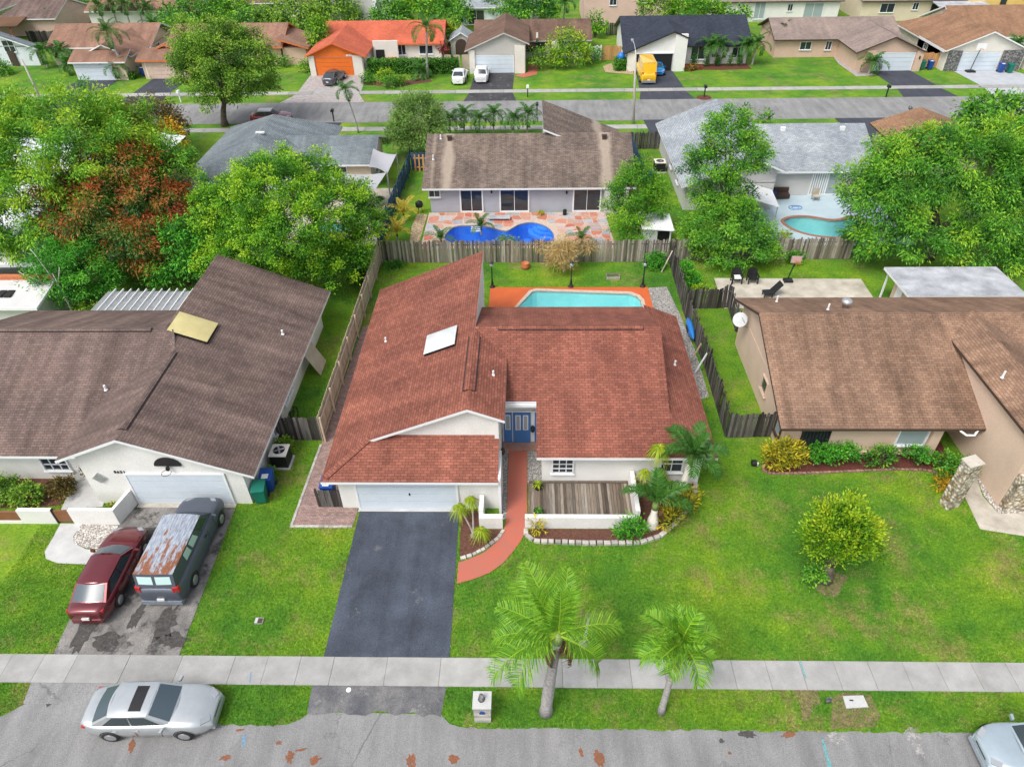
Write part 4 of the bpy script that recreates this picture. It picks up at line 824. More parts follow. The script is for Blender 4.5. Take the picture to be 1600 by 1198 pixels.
roof(LH, [(-31, 24.17, 2.4), (-21.8, 24.17, 2.4), (-21.8, 27.0, 3.56), (-19.0, 29.9, 4.75), (-19.4, 31.1, 5.24), (-31, 31.1, 5.24)], 'roof_left')
roof(LH, [(-31, 31.1, 5.24), (-19.9, 31.1, 5.24), (-19.9, 36.2, 3.15), (-31, 36.2, 3.15)], 'roof_left')
ridge_vent(LH, (-19.0, 23.6, 4.8), (-19.0, 29.6, 4.8), .2, 'roof_left'); ridge_vent(LH, (-29.5, 31.1, 5.25), (-20.6, 31.1, 5.25), .16, 'roof_left')
skylight(LH, -19.65, -17.75, 31.0, 32.75, zl2, 'skyl_y', hgt=.26)
for x, y in ((-22.0, 27.6), (-14.6, 33.8)): vent_pipe(LH, (x, y, 3.85 if x < -20 else zl2(x)), .3, .06)
garage_door(LH, -19.6, -14.85, 23.235, 2.12, 5); MB().box(-19.7, 22.95, 0, -14.7, 23.24, .04).build('threshold', 'patio', LH)
window(LH, (-24.4, 24.89, 1.35), 'S', 1.35, 1.25, 3, 3, 'trim', 'glass'); window(LH, (-13.89, 30.6, 1.4), 'E', 1.6, 1.2, 2, 3, 'trim', 'glass_lt'); window(LH, (-13.89, 28.2, 1.3), 'E', 1.5, 1.6, 1, 1, 'trim', 'glass_lt')
bd = MB().obox((-17.3, 23.22, 3.0), (.62, 0, 0), (0, .03, 0), (0, .02, .02)); bd = MB()
bd.extrude([(-17.3+.66*math.cos(a)*1.0, 23.2, 2.78+.55*max(0, math.sin(a))) for a in (math.pi*i/10 for i in range(11))], (0, -.05, 0)); bo = bd.build('backboard', 'trim_blk', LH)
hp = MB(); hp.tube([(-17.3+.22*math.cos(a), 22.86+.22*math.sin(a), 2.62) for a in (2*math.pi*i/16 for i in range(17))], .014, 5).build('hoop_rim', 'black', bo)
MB().box(-17.36, 23.0, 2.6, -17.24, 23.15, 2.8).build('rim_bracket', 'black', bo)
def text(parent, s, loc, size, mat, name='house_number', rot=(math.pi/2, 0, 0)):
    cu = bpy.data.curves.new(name, 'FONT'); cu.body = s; cu.size = size; cu.extrude = .012; cu.space_character = 1.25; o = bpy.data.objects.new(name+'_src', cu); C.objects.link(o)
    bpy.context.view_layer.update(); me = bpy.data.meshes.new_from_object(o.evaluated_get(bpy.context.evaluated_depsgraph_get())); bpy.data.objects.remove(o); me.materials.clear(); me.materials.append(M[mat])
    n = bpy.data.objects.new(name, me); link(n, parent); n.location = Vector(loc)-BASE[parent]; n.rotation_euler = rot; return n
text(LH, '8651', (-20.15, 23.22, 2.22), .24, 'trim_blk')
MB().obox((-21.0, 23.2, 1.9), (.17, 0, .17), (0, .04, 0), (-.17, 0, .17)).build('wall_vent', 'metal', LH)
pc = MB().box(-28.6, 36.6, 2.5, -20.1, 36.7, 2.62).build('patio_cover', 'metal', LH)
for i in range(16):
    xx = -27.9+i*.52; MB().extrude([(xx, 36.1, 2.72), (xx+.47, 36.1, 2.72), (xx+.47, 39.3, 2.62), (xx, 39.3, 2.62)], (0, 0, -.04)).build('cover_panel', 'metal', pc); MB().box(xx+.47, 36.1, 2.6, xx+.52, 39.45, 2.76).build('cover_rib', 'trim', pc)
for xx in (-27.9, -23.5, -20.3): MB().box(xx, 39.0, 0, xx+.1, 39.1, 2.62).build('cover_post', 'trim', pc)
bw = MB().obox((-13.25, 34.3, .95), (.42, 0, -.9), (0, .75, 0), (.02, 0, .012)).build('plywood_board', 'board', None, label='plywood board leaning against the left brown-roofed house', cat='board')
# low garden walls with brown gate panels
for lab, x0, x1 in (('short white garden wall between the two brown panels', -24.9, -23.2), ):
    MB().box(x0, 21.9, 0, x1, 22.1, .95).build('garden_wall', 'w_white', None, label=lab, cat='wall')
gw0 = MB().box(-34, 21.9, 0, -24.92, 22.08, .2).build('garden_wall', 'w_white', None, label='low white kerb with a long brown panel at the left edge', cat='wall'); MB().box(-34, 21.94, .2, -24.92, 22.04, .8).build('infill_panel', 'brown_gate', gw0)
gt = MB().box(-23.15, 21.95, .1, -22.35, 22.03, .9).build('garden_gate', 'brown_gate', None, label='brown garden gate in the low white wall', cat='gate')
for xx in (-23.18, -22.36): MB().box(xx, 21.92, .02, xx+.05, 22.06, 1.0).build('gate_post', 'trim_blk', gt)
gw = MB().prism([(-22.3, 21.85), (-20.05, 21.85), (-19.75, 23.2), (-19.93, 23.22), (-20.18, 22.03), (-22.3, 22.03)], 0, 1.05).build('garden_wall', 'w_white', None, label='angled white garden wall beside the grey van', cat='wall')
HARD += [[(-34, 21.8), (-19.6, 21.8), (-19.6, 22.2), (-34, 22.2)], [(-22.4, 21.8), (-19.7, 21.8), (-19.7, 23.3), (-20.3, 23.3)]]

# ---------------------------------------------------------------- right neighbour, tan-brown roof
RH = thing('tan_roof_house', 'beige stucco house with tan-brown roof and stone pillars on the right', 'house', (20, 30, 0))
HARD += [[(13.3, 26.7), (40, 26.7), (40, 37.4), (13.3, 37.4)], [(23, 23.2), (40, 23.2), (40, 30), (23, 30)]]
def zr(y): return 2.4+S*(y-26.25)
wallbox(RH, 13.4, 26.8, 21.4, 36.9, 2.5, 'w_tan'); wallbox(RH, 21.4, 29.0, 31, 36.9, 2.5, 'w_tan'); wallbox(RH, 23.4, 23.3, 31, 31.0, 2.3, 'w_tan'); MB().box(23.15, 23.3, 0, 23.38, 31.0, 4.3).build('side_wall', 'w_tan', RH); MB().extrude([(23.38, 23.29, 2.2), (31, 23.29, 2.2), (31, 23.29, 2.32), (24.6, 23.29, 4.9), (23.38, 23.29, 4.4)], (0, .2, 0)).build('gable_wall', 'w_tan', RH)
MB().extrude([(13.42, 26.8, 2.4), (13.42, 36.9, 2.4), (13.42, 36.9, 3.2), (13.42, 32.8, 4.85)], (.2, 0, 0)).build('gable_wall', 'w_tan', RH)
roof(RH, [(x, y, zr(y)) for x, y in ((12.85, 26.25), (23.45, 26.25), (23.45, 30.0), (34, 30.0), (34, 32.8), (12.85, 32.8))], 'roof_right', edge='trim_br')
roof(RH, [(12.85, 32.8, 5.085), (34, 32.8, 5.085), (34, 37.3, 3.24), (12.85, 37.3, 3.24)], 'roof_right', edge='trim_br')
roof(RH, [(x, y, 5.12-S*(24.6-x)) for x, y in ((22.9, 22.7), (24.6, 22.7), (24.6, 33.0), (22.9, 31.4))], 'roof_right', edge='trim_br')
roof(RH, [(x, y, 5.12-S*(x-24.6)) for x, y in ((24.6, 22.7), (31.5, 22.7), (31.5, 33), (24.6, 33))], 'roof_right', edge='trim_br')
for x, y in ((15.0, 36.0), (17.0, 33.6), (23.5, 27.4)): vent_pipe(RH, (x, y, 5.085-S*(y-32.8) if y > 33 else 4.8), .4, .05)
MB().lathe(18.2, 34.1, [(.2, 4.5), (.2, 4.85), (.26, 4.86), (.3, 4.95), (.3, 5.05), (.2, 5.15), (.02, 5.18)], 14).build('turbine_vent', 'metal', RH, smooth=True)
window(RH, (13.39, 30.7, 1.6), 'W', .9, .9, 1, 1, 'w_tan', 'glass'); window(RH, (13.39, 27.6, 1.4), 'W', .8, 1.3, 1, 1, 'trim_br', 'glass_lt'); window(RH, (15.0, 26.79, 1.3), 'S', 1.4, 1.5, 8, 1, 'trim_blk', 'glass'); window(RH, (20.0, 26.79, 1.5), 'S', 1.5, 1.4, 1, 1, 'trim', 'glass_lt')
MB().box(20.9, 26.6, 0, 21.4, 26.85, 2.4).build('entry_pier', 'w_tan', RH)
MB().box(13.3, 26.55, .3, 21.2, 26.78, .4).build('wall_ledge', 'w_tan', RH)
MB().tube([(21.9, 26.3, 2.25), (22.2, 26.1, 2.1), (22.6, 26.1, 2.1), (22.8, 26.3, 2.25)], .06, 7).build('gutter_elbow', 'trim', RH)
st = MB().prism([(20.55, 22.95), (21.25, 23.2), (21.1, 23.75), (20.4, 23.5)], 0, 3.0).build('stone_pillar', 'stone', None, label='freestanding ledge-stone pillar beside the beige walk at right', cat='pillar'); MB().prism([(20.5, 22.9), (21.3, 23.17), (21.13, 23.8), (20.35, 23.53)], 3.0, 3.06).build('cap', 'patio', st)
MB().box(23.2, 22.9, 0, 24.6, 23.28, 2.3).build('stone_facing', 'stone', RH)
HARD.append([(20.3, 22.8), (21.4, 22.8), (21.4, 23.9), (20.3, 23.9)])
ds = MB(); dc = Vector((12.75, 35.2, 3.0)); dn = Vector((.05, -.62, .78)).normalized(); du = dn.orthogonal().normalized(); dv = dn.cross(du)
ds.rings([[dc+(du*math.cos(a)*1.15+dv*math.sin(a))*r_+dn*(r_*r_*.35) for a in (2*math.pi*i/18 for i in range(18))] for r_ in (.02, .2, .42, .43)]); do = ds.build('satellite_dish', 'slab_lt', RH)
MB().tube([dc, (13.0, 35.4, 2.5), (13.42, 35.4, 2.3)], .035, 6).build('dish_arm', 'metal', do); MB().tube([dc-dv*.4, dc+dn*.45], .02, 5).build('feed_horn', 'metal', do)
sh = thing('flat_roof_shed', 'open shed with stained grey flat roof behind the tan-roofed house', 'shed', (28, 40.5, 0)); MB().extrude([(24.3, 38.4, 2.62), (31.8, 38.4, 2.62), (31.8, 42.3, 2.5), (24.3, 42.3, 2.5)], (0, 0, -.18), 0, 1).build('roof', ['slab_grey', 'trim'], sh); wallbox(sh, 25.0, 38.6, 31.5, 41.6, 2.3, 'w_tan'); MB().box(24.9, 40.2, .1, 25.0, 41.0, 2.1).build('door', 'trim', sh)
for x_, y_ in ((24.5, 42.0),): MB().box(x_, y_-.1, 0, x_+.1, y_, 2.4).build('post', 'trim', sh)

# ---------------------------------------------------------------- middle row
MH = thing('grey_brown_roof_house', 'lilac-grey house with grey-brown gable roof behind the flagstone patio', 'house', (0, 62, 0))
wallbox(MH, -8.4, 56.4, 8.6, 67.4, 2.42, 'w_lilac'); wallbox(MH, 1.6, 62, 8.4, 71, 2.42, 'w_lilac')
for xx in (-8.4, 8.45): MB().extrude([(xx, 56.4, 2.4), (xx, 67.4, 2.4), (xx, 61.9, 4.62)], (.15, 0, 0)).build('gable_wall', 'w_lilac', MH)
roof(MH, [(-8.95, 55.85, 2.4), (9.1, 55.85, 2.4), (9.1, 61.9, 4.88), (-8.95, 61.9, 4.88)], 'roof_mid'); roof(MH, [(-8.95, 61.9, 4.88), (9.1, 61.9, 4.88), (9.1, 67.95, 2.4), (-8.95, 67.95, 2.4)], 'roof_mid')
roof(MH, [(1.35, 61.5, 5.35), (8.95, 61.5, 2.4), (8.95, 69.6, 2.4), (1.35, 69.6, 5.35)], 'roof_mid'); MB().box(1.45, 62, 2.4, 1.6, 69.4, 5.1).build('clerestory_wall', 'w_lilac', MH)
window(MH, (-8.0, 56.39, 1.75), 'S', .95, .62, 2, 1)
for x0, x1 in ((-5.8, -3.9), (-2.39, .06), (3.89, 6.21)): window(MH, ((x0+x1)/2, 56.39, 1.08), 'S', x1-x0, 2.0, 2, 1, name='sliding_door', fw=.12, sill=False)
MB().box(6.5, 55.95, 0, 8.5, 56.38, 2.35).build('siding_bump', 'w_palegrey', MH)
for i in range(9): MB().box(6.48, 55.92, .1+i*.25, 8.52, 55.95, .32+i*.25).build('siding_board', 'w_palegrey', MH)
for x, y in ((-6.9, 61.2), (6.7, 61.2)): 
    z = 2.4+S*(y-55.85); MB().box(x-.18, y-.15, z-.05, x+.18, y+.15, z+.3).build('roof_vent', 'trim_br', MH); MB().box(x-.24, y-.2, z+.3, x+.24, y+.2, z+.34).build('vent_cap', 'trim_br', MH)
for x, y in ((-7.7, 61.3), (-8.2, 59.0)): vent_pipe(MH, (x, y, 2.4+S*(y-55.85)), .4, .06)
for x, z in ((-3.1, 1.9), (3.3, 1.8)): MB().lathe(x, 56.32, [(.04, z-.15), (.08, z-.1), (.08, z+.05), (.03, z+.12)], 8).build('wall_lantern', 'black', MH)
MR = thing('pale_grey_roof_house', 'pale grey house with light grey shingle roof behind the aqua pool', 'house', (21, 63, 0))
wallbox(MR, 13.4, 56.6, 20.8, 70.5, 2.45, 'w_palegrey'); wallbox(MR, 20.8, 59.4, 30.2, 70, 2.45, 'w_palegrey')
MB().extrude([(13.4, 56.6, 2.4), (20.8, 56.6, 2.4), (20.8, 56.6, 3.5), (18.6, 56.6, 4.35)], (0, .2, 0)).build('gable_wall', 'w_palegrey', MR); MB().extrude([(30.0, 59.4, 2.4), (30.0, 69.4, 2.4), (30.0, 64.4, 4.45)], (.2, 0, 0)).build('gable_wall', 'w_palegrey', MR)
roof(MR, [(12.9, 55.9, 2.4), (18.6, 55.9, 4.74), (18.6, 71.4, 4.74), (12.9, 71.4, 2.4)], 'roof_pale'); roof(MR, [(18.6, 55.9, 4.74), (21.4, 55.9, 3.6), (21.4, 71.4, 3.6), (18.6, 71.4, 4.74)], 'roof_pale')
roof(MR, [(20.8, 58.9, 2.4), (30.5, 58.9, 2.4), (30.5, 64.4, 4.655), (19.2, 64.4, 4.655)], 'roof_pale'); roof(MR, [(19.2, 64.4, 4.655), (30.5, 64.4, 4.655), (30.5, 70, 2.4), (19.2, 70, 2.4)], 'roof_pale')
sdw = window(MR, (26.35, 59.39, 1.12), 'S', 2.7, 2.05, 2, 1, name='sliding_door', glass='glass_lt', fw=.1, sill=False)
for i in range(7): MB().box(25.15+i*.2, 59.33, .15, 25.26+i*.2, 59.36, 2.1).build('blind_slat', 'trim', sdw)
for x in (23.0, 28.3): z = 2.4+S*(63.6-58.9); MB().box(x-.2, 63.5, z-.05, x+.2, 63.8, z+.28).build('roof_vent', 'trim', MR)
for y in (60, 63.5): window(MR, (13.39, y, 1.5), 'W', 1.0, .9, 1, 1)
vent_pipe(MR, (16.2, 61.0, 3.75), .2, .05)
ML = thing('blue_grey_roof_house', 'house with blue-grey hip roof behind the leafy tree', 'house', (-23, 63, 0))
wallbox(ML, -29.4, 57.2, -19.5, 70.5, 2.4, 'w_cream'); wallbox(ML, -22, 61.7, -14.4, 68, 2.4, 'w_cream')
rc = [(-30.4, 56.3), (-18.9, 56.3), (-18.9, 71.4), (-30.4, 71.4)]; a_, b_ = (-24.7, 62.0, 4.55), (-24.7, 68.6, 4.55); P_ = [(x, y, 2.4) for x, y in rc]
roof(ML, [P_[0], P_[1], a_], 'roof_slate'); roof(ML, [P_[1], P_[2], b_, a_], 'roof_slate'); roof(ML, [P_[2], P_[3], b_], 'roof_slate'); roof(ML, [P_[3], P_[0], a_, b_], 'roof_slate')
roof(ML, [(-24, 61.2, 2.4), (-13.9, 61.2, 2.4), (-13.9, 64.7, 3.84), (-24, 64.7, 3.84)], 'roof_slate'); roof(ML, [(-24, 64.7, 3.84), (-13.9, 64.7, 3.84), (-13.9, 68.4, 2.4), (-24, 68.4, 2.4)], 'roof_slate')
MB().extrude([(-14.55, 61.7, 2.3), (-14.55, 68, 2.3), (-14.55, 64.7, 3.6)], (.15, 0, 0)).build('gable_wall', 'w_cream', ML); window(ML, (-17.4, 61.69, 1.5), 'S', 1.6, 1.1, 2, 2); window(ML, (-14.39, 64, 1.2), 'E', 1.2, 1.6, 1, 1)
MB().box(-24.9, 63.4, 4.5, -24.1, 63.7, 4.62).build('ridge_flashing', 'trim', ML)
WH = thing('white_house', 'white house with dark-trimmed eave half hidden behind the mango tree', 'house', (-42, 60, 0))
wallbox(WH, -52, 54, -35.5, 68, 2.5, 'w_white'); wallbox(WH, -38, 61.5, -34.2, 67, 2.9, 'w_white')
roof(WH, [(-53, 53, 2.5), (-35, 53, 2.5), (-35, 60, 4.2), (-53, 60, 4.2)], 'roof_wht', edge='trim_blk'); roof(WH, [(-53, 60, 4.2), (-35, 60, 4.2), (-35, 68.5, 2.5), (-53, 68.5, 2.5)], 'roof_wht', edge='trim_blk'); roof(WH, [(-38.5, 61, 3.6), (-33.4, 61, 2.9), (-33.4, 67.5, 2.9), (-38.5, 67.5, 3.6)], 'roof_wht', edge='trim_blk')
for a, b in (((-35.2, 61.45, 1.0), (-34.2, 61.45, 2.8)), ((-35.3, 61.45, 2.8), (-35.3, 61.45, .4))): MB().tube([a, b], .09, 4).build('timber_brace', 'trim_blk', WH)
GH = thing('grey_screened_house', 'grey-white house corner with dark screened porch at the left edge', 'house', (-36, 40, 0)); wallbox(GH, -40, 38.0, -32.4, 42.6, 2.3, 'w_palegrey')
roof(GH, [(-41, 40.6, 3.1), (-32.2, 40.6, 3.1), (-32.2, 42.8, 2.5), (-41, 42.8, 2.5)], 'trim_blk'); MB().box(-41, 42.7, 2.45, -32.0, 43.0, 2.75).build('fascia', 'trim', GH); roof(GH, [(-41, 37.6, 2.4), (-31.9, 37.6, 2.4), (-31.9, 40.4, 2.9), (-41, 40.4, 2.9)], 'w_palegrey'); MB().box(-41, 40.35, 2.85, -32.1, 40.7, 3.15).build('tile_edge', 'terracotta', GH)
for i in range(2): MB().box(-35.1+i*.55, 38.6, 2.6, -34.65+i*.55, 39.3, 2.75).build('roof_vent', 'black', GH)
SW = thing('white_flat_house', 'white low roof glimpsed under the mango tree at the left edge', 'house', (-44, 48.5, 0)); wallbox(SW, -52, 46.5, -39.4, 51.5, 2.2, 'w_white'); roof(SW, [(-53, 46, 2.5), (-39, 46, 2.5), (-39, 52, 2.7), (-53, 52, 2.7)], 'trim')
BR = thing('brown_gable_house', 'small brown shingle roof poking out beside the mango tree at right', 'house', (37, 68, 0)); wallbox(BR, 34.8, 64, 42, 70.5, 2.3, 'w_cream')
roof(BR, [(34.1, 63.5, 2.4), (38.6, 63.5, 3.9), (38.6, 71, 3.9), (34.1, 71, 2.4)], 'roof_bronze', edge='trim_br'); roof(BR, [(38.6, 63.5, 3.9), (43.0, 63.5, 2.4), (43.0, 71, 2.4), (38.6, 71, 3.9)], 'roof_bronze', edge='trim_br')

# ---------------------------------------------------------------- far row across the street
def far_house(name, label, x0, x1, yf, yr, wall, rm, tr, wing=None, door=None, wins=(), skirt=False, yb=None, hip=False, piers=True, gmat=None):
    t = thing(name, label, 'house', ((x0+x1)/2, yf+3, 0)); zr_ = 2.4+S*(yr-yf); yb = yb or 2*yr-yf
    wallbox(t, x0+.5, yf+.55, x1-.5, yb-.5, 2.42, wall)
    for xx in (x0+.5, x1-.65): MB().extrude([(xx, yf+.55, 2.35), (xx, yb-.5, 2.35), (xx, yr, zr_-.25)], (.15, 0, 0)).build('gable_wall', wall, t)
    roof(t, [(x0, yf, 2.4), (x1, yf, 2.4), (x1, yr, zr_), (x0, yr, zr_)], rm, edge=tr); roof(t, [(x0, yr, zr_), (x1, yr, zr_), (x1, yb, 2.4), (x0, yb, 2.4)], rm, edge=tr)
    if wing:
        wx0, z0, wp, wx1, z1, wy = wing; zp = max(z0+S*(wp-wx0), z1+S*(wx1-wp)) if wp not in (wx0, wx1) else z0+S*abs(wx1-wx0); z0 = zp-S*(wp-wx0); z1 = zp-S*(wx1-wp); yend = min(yr, yf+(zp-2.4)/S); gy = wy+(2.1 if skirt else 0)
        roof(t, [(wx0, gy, z0), (wp, gy, zp), (wp, yend+.3, zp), (wx0, max(yf+(z0-2.4)/S, gy+.5)+.3, z0)], rm, edge=tr); roof(t, [(wp, gy, zp), (wx1, gy, z1), (wx1, max(yf+(z1-2.4)/S, gy+.5)+.3, z1), (wp, yend+.3, zp)], rm, edge=tr)
        wallbox(t, wx0+.5, wy+.5, wx1-.5, yf+1.5, min(2.42, z0, z1) if not skirt else 2.4, wall)
        MB().extrude([(wx0+.5, gy+.45, 2.3), (wx1-.5, gy+.45, 2.3), (wx1-.5, gy+.45, z1+.02), (wp, gy+.45, zp-.2), (wx0+.5, gy+.45, z0+.02)], (0, .15, 0)).build('gable_wall', gmat or wall, t)
        if skirt: roof(t, [(wx0, wy, 2.4), (wx1, wy, 2.4), (wx1, gy+.4, 2.4+S*2.5), (wx0, gy+.4, 2.4+S*2.5)], rm, edge=tr, name='skirt_roof')
        if door: garage_door(t, door[0], door[1], wy+.49, 2.15, 4, door[2], 'trim' if door[2] != 'door_or' else 'trim_or')
    for w in wins: window(t, (w[0], w[1], w[2]), w[3], w[4], w[5], 2, w[6] if len(w) > 6 else 1)
    return t
F1 = thing('bluewhite_house', 'pale blue-white gabled house at the far left edge', 'house', (-76, 107, 0)); wallbox(F1, -84, 104.5, -69.4, 105.4, 2.6, 'w_bluewhite'); MB().extrude([(-84, 104.5, 2.5), (-69.4, 104.5, 2.5), (-77.5, 104.5, 5.6)], (0, .2, 0)).build('gable_wall', 'w_bluewhite', F1)
roof(F1, [(-85, 103.9, 2.3), (-77.5, 103.9, 5.6), (-77.5, 117, 5.6), (-85, 117, 2.3)], 'roof_slate'); roof(F1, [(-77.5, 103.9, 5.6), (-68.6, 103.9, 2.3), (-68.6, 105.5, 2.3), (-77.5, 105.5, 5.6)], 'roof_slate')
window(F1, (-75.6, 104.49, 1.6), 'S', 1.4, 1.2, 2, 1); window(F1, (-72.8, 104.49, 2.6), 'S', 1.6, 1.5, 2, 2); MB().box(-73.4, 104.3, 0, -72.4, 104.48, 2.0).build('door', 'trim_br', F1)
far_house('tan_house', 'tan house with brown roof and white garage door behind a palm, far left', -67.6, -52.5, 104.0, 109.0, 'w_cream', 'roof_tan', 'trim', (-60.4, 2.4, -56.4, -52.8, 2.4, 96.4), (-59.9, -55.0, 'door_w'), [(-63.5, 104.54, 1.4, 'S', 1.6, 1.1), (-52.99, 107, 1.6, 'E', 1.2, 1.2)], skirt=True)
far_house('pink_house', 'pale peach house with orange trim half hidden by the roadside tree', -50.2, -33.8, 103.0, 108.0, 'w_peach', 'roof_tan', 'trim_or', (-51.6, 2.4, -48.2, -44.6, 2.4, 96.8), (-50.6, -45.6, 'door_pk'), [(-36.2, 103.54, 1.4, 'S', 1.2, 1.2)], skirt=True)
pk = thing('peach_annex', 'peach side wing with brown shed roof beside the pale peach house', 'annex', (-32.5, 106, 0)); wallbox(pk, -34.0, 103.5, -30.8, 109.5, 2.2, 'w_peach'); roof(pk, [(-34.4, 102.8, 3.5), (-30.2, 102.8, 2.3), (-30.2, 110, 2.3), (-34.4, 110, 3.5)], 'roof_tan', edge='trim_or'); MB().box(-30.85, 104.6, 1.2, -30.72, 105.1, 1.9).build('window', 'glass', pk)
oh = far_house('orange_house', 'cream house with bright orange garage and orange shingle roof', -28.7, -11.6, 104.1, 108.9, 'w_offw', 'roof_orange', 'trim_or', (-29.4, 2.4, -25.5, -21.3, 2.4, 97.6), (-28.1, -23.3, 'door_or'), [(-17.6, 104.63, 1.5, 'S', 1.1, 1.3), (-14.2, 104.63, 1.5, 'S', 1.9, 1.1)], gmat='door_or')
MB().box(-29.0, 97.9, 0, -28.25, 98.09, 2.5).build('pier', 'w_offw', oh); MB().box(-23.15, 97.9, 0, -21.9, 98.09, 2.5).build('pier', 'w_offw', oh); MB().box(-21.3, 103.2, 0, -17.9, 103.5, 3.0).build('courtyard_wall', 'w_offw', oh); MB().box(-21.0, 103.15, .2, -19.8, 103.19, 1.9).build('archway', 'black', oh); MB().box(-19.6, 102.6, 0, -18.0, 103.15, .9).build('brick_planter', 'terracotta', oh)
for i in range(4): MB().box(-23.95+i*.2, 98.0, 2.36, -23.82+i*.2, 98.04, 2.6).build('house_number', 'trim', oh)
gh = far_house('grey_brown_house', 'grey stucco house with brown roof and two white cars outside', -7.6, 8.9, 105.0, 109.4, 'w_grey', 'roof_brown', 'w_grey', (-8.3, 2.9, -3.1, .2, 3.2, 97.9), (-6.9, -1.95, 'door_w'), [(4.0, 105.54, 1.5, 'S', .9, 1.3)])
MB().box(-7.7, 98.1, 0, -7.0, 98.6, 2.9).build('pier', 'w_offw', gh); MB().box(-1.75, 98.1, 0, -.4, 98.5, 3.4).build('pier', 'w_offw', gh); MB().extrude([(1.1, 101.2, 3.6), (1.1, 104.8, 2.2), (1.1, 104.8, 3.0), (1.1, 101.2, 4.3)], (.25, 0, 0)).build('wing_wall', 'w_offw', gh); MB().box(-.2, 105.3, .9, 2.4, 105.5, 2.0).build('window', 'glass', gh); MB().box(3.3, 104.4, 0, 4.3, 104.9, 2.3).build('pier', 'w_offw', gh)
nh = far_house('navy_roof_house', 'white house with navy roof and open garage behind the yellow van', 12.7, 30.1, 101.2, 107.3, 'w_white', 'roof_navy', 'trim_blk', (12.6, 2.3, 18.9, 20.9, 4.0, 98.2), None, [(23.0, 101.74, 1.4, 'S', 1.9, 1.6), (28.3, 101.74, 1.4, 'S', 1.5, 1.3)])
MB().box(19.1, 98.3, 0, 20.7, 98.66, 4.5).build('pier', 'w_white', nh); MB().box(14.3, 98.6, .03, 19.0, 98.68, 2.15).build('garage_opening', 'black', nh); MB().box(14.0, 98.45, 2.15, 19.1, 98.68, 2.3).build('lintel', 'trim', nh); MB().box(13.1, 98.5, 0, 14.2, 98.69, 2.3).build('pier', 'w_white', nh)
th_ = far_house('peach_house', 'peach stucco house with taupe roof and dark driveway on the far right', 33.6, 50.9, 103.9, 108.4, 'w_peach', 'roof_taupe', 'trim_br', (42.2, 2.4, 46.7, 51.2, 2.4, 97.0), (45.1, 49.9, 'door_w'), [(38.2, 104.44, 1.5, 'S', 1.5, 1.0), (41.3, 104.44, 1.5, 'S', .8, 1.1)])
for x0, x1 in ((43.6, 44.9), (50.05, 51.0)): MB().box(x0, 97.2, 0, x1, 97.6, 2.6).build('pier', 'w_peach', th_); MB().lathe((x0+x1)/2, 97.15, [(.05, 1.5), (.1, 1.55), (.1, 1.8), (.03, 1.9)], 8).build('wall_lantern', 'black', th_)
bh = far_house('bronze_roof_house', 'white house with large bronze hip roof and basketball hoop at upper right', 58.6, 80, 104.0, 110.5, 'w_offw', 'roof_bronze', 'trim', (53.4, 2.4, 58.7, 64.4, 2.4, 96.8), (55.8, 60.7, 'door_w'), [(54.0-.11, 103, 1.5, 'W', 1.0, .8)])
wallbox(bh, 53.9, 99, 59, 112.4, 2.42, 'w_offw'); roof(bh, [(53.4, 97.2, 2.4), (58.7, 97.2, 4.573), (58.7, 109, 4.573), (53.4, 113, 2.4)], 'roof_bronze', edge='trim'); roof(bh, [(53.4, 113, 2.4), (58.7, 109, 4.573), (64, 113, 2.4)], 'roof_bronze', edge='trim')
for x0, x1 in ((54.1, 55.7), (61.0, 63.6)): MB().box(x0, 97.0, 0, x1, 97.4, 2.45).build('stone_facing', 'stone_grey', bh)

# ---------------------------------------------------------------- houses behind the far row
def back_house(name, label, x0, x1, yf, wall, rm, wins=(), d=9, h=2.5, edge='trim', gableside=False):
    t = thing(name, label, 'house', ((x0+x1)/2, yf+d/2, 0)); wallbox(t, x0+.4, yf+.5, x1-.4, yf+d-.4, h, wall); zr_ = h+.36*d/2; ym = yf+d/2
    if gableside:
        xm = (x0+x1)/2; zr_ = h+.3*(x1-x0)/2; roof(t, [(x0, yf, h), (xm, yf, zr_), (xm, yf+d, zr_), (x0, yf+d, h)], rm, edge=edge); roof(t, [(xm, yf, zr_), (x1, yf, h), (x1, yf+d, h), (xm, yf+d, zr_)], rm, edge=edge); MB().extrude([(x0+.4, yf+.45, h-.05), (x1-.4, yf+.45, h-.05), (xm, yf+.45, zr_-.3)], (0, .2, 0)).build('gable_wall', wall, t)
    else:
        roof(t, [(x0, yf, h), (x1, yf, h), (x1, ym, zr_), (x0, ym, zr_)], rm, edge=edge); roof(t, [(x0, ym, zr_), (x1, ym, zr_), (x1, yf+d, h), (x0, yf+d, h)], rm, edge=edge)
        for xx in (x0+.4, x1-.6): MB().extrude([(xx, yf+.5, h-.05), (xx, yf+d-.4, h-.05), (xx, ym, zr_-.25)], (.2, 0, 0)).build('gable_wall', wall, t)
    for w in wins: window(t, (w[0], yf+.49, w[1]), 'S', w[2], w[3], 2, 1, glass=w[4] if len(w) > 4 else 'glass')
    return t
b1 = back_house('grey_roof_house', 'house with weathered grey roof and pink gable in the top left corner', -92, -75.3, 121.5, 'w_pinkw', 'roof_left', d=11, h=2.6)
MB().extrude([(-92, 118.5, 2.2), (-80, 118.5, 2.2), (-80, 121.8, 2.9), (-92, 121.8, 2.9)], (0, 0, -.15)).build('lean_to_roof', 'roof_bronze', b1)
for i in range(5): MB().box(-91+i*2.4, 118.7, 0, -90.85+i*2.4, 118.85, 2.2).build('post', 'terracotta', b1)
back_house('tan_roof_back_house', 'white house with tan roof behind the clump of palms at top left', -73.5, -54, 127, 'w_white', 'roof_tan', d=12)
back_house('maroon_roof_house', 'maroon shingle roof among trees at the top edge', -50.5, -37, 132, 'w_offw', 'roof_brown', d=12)
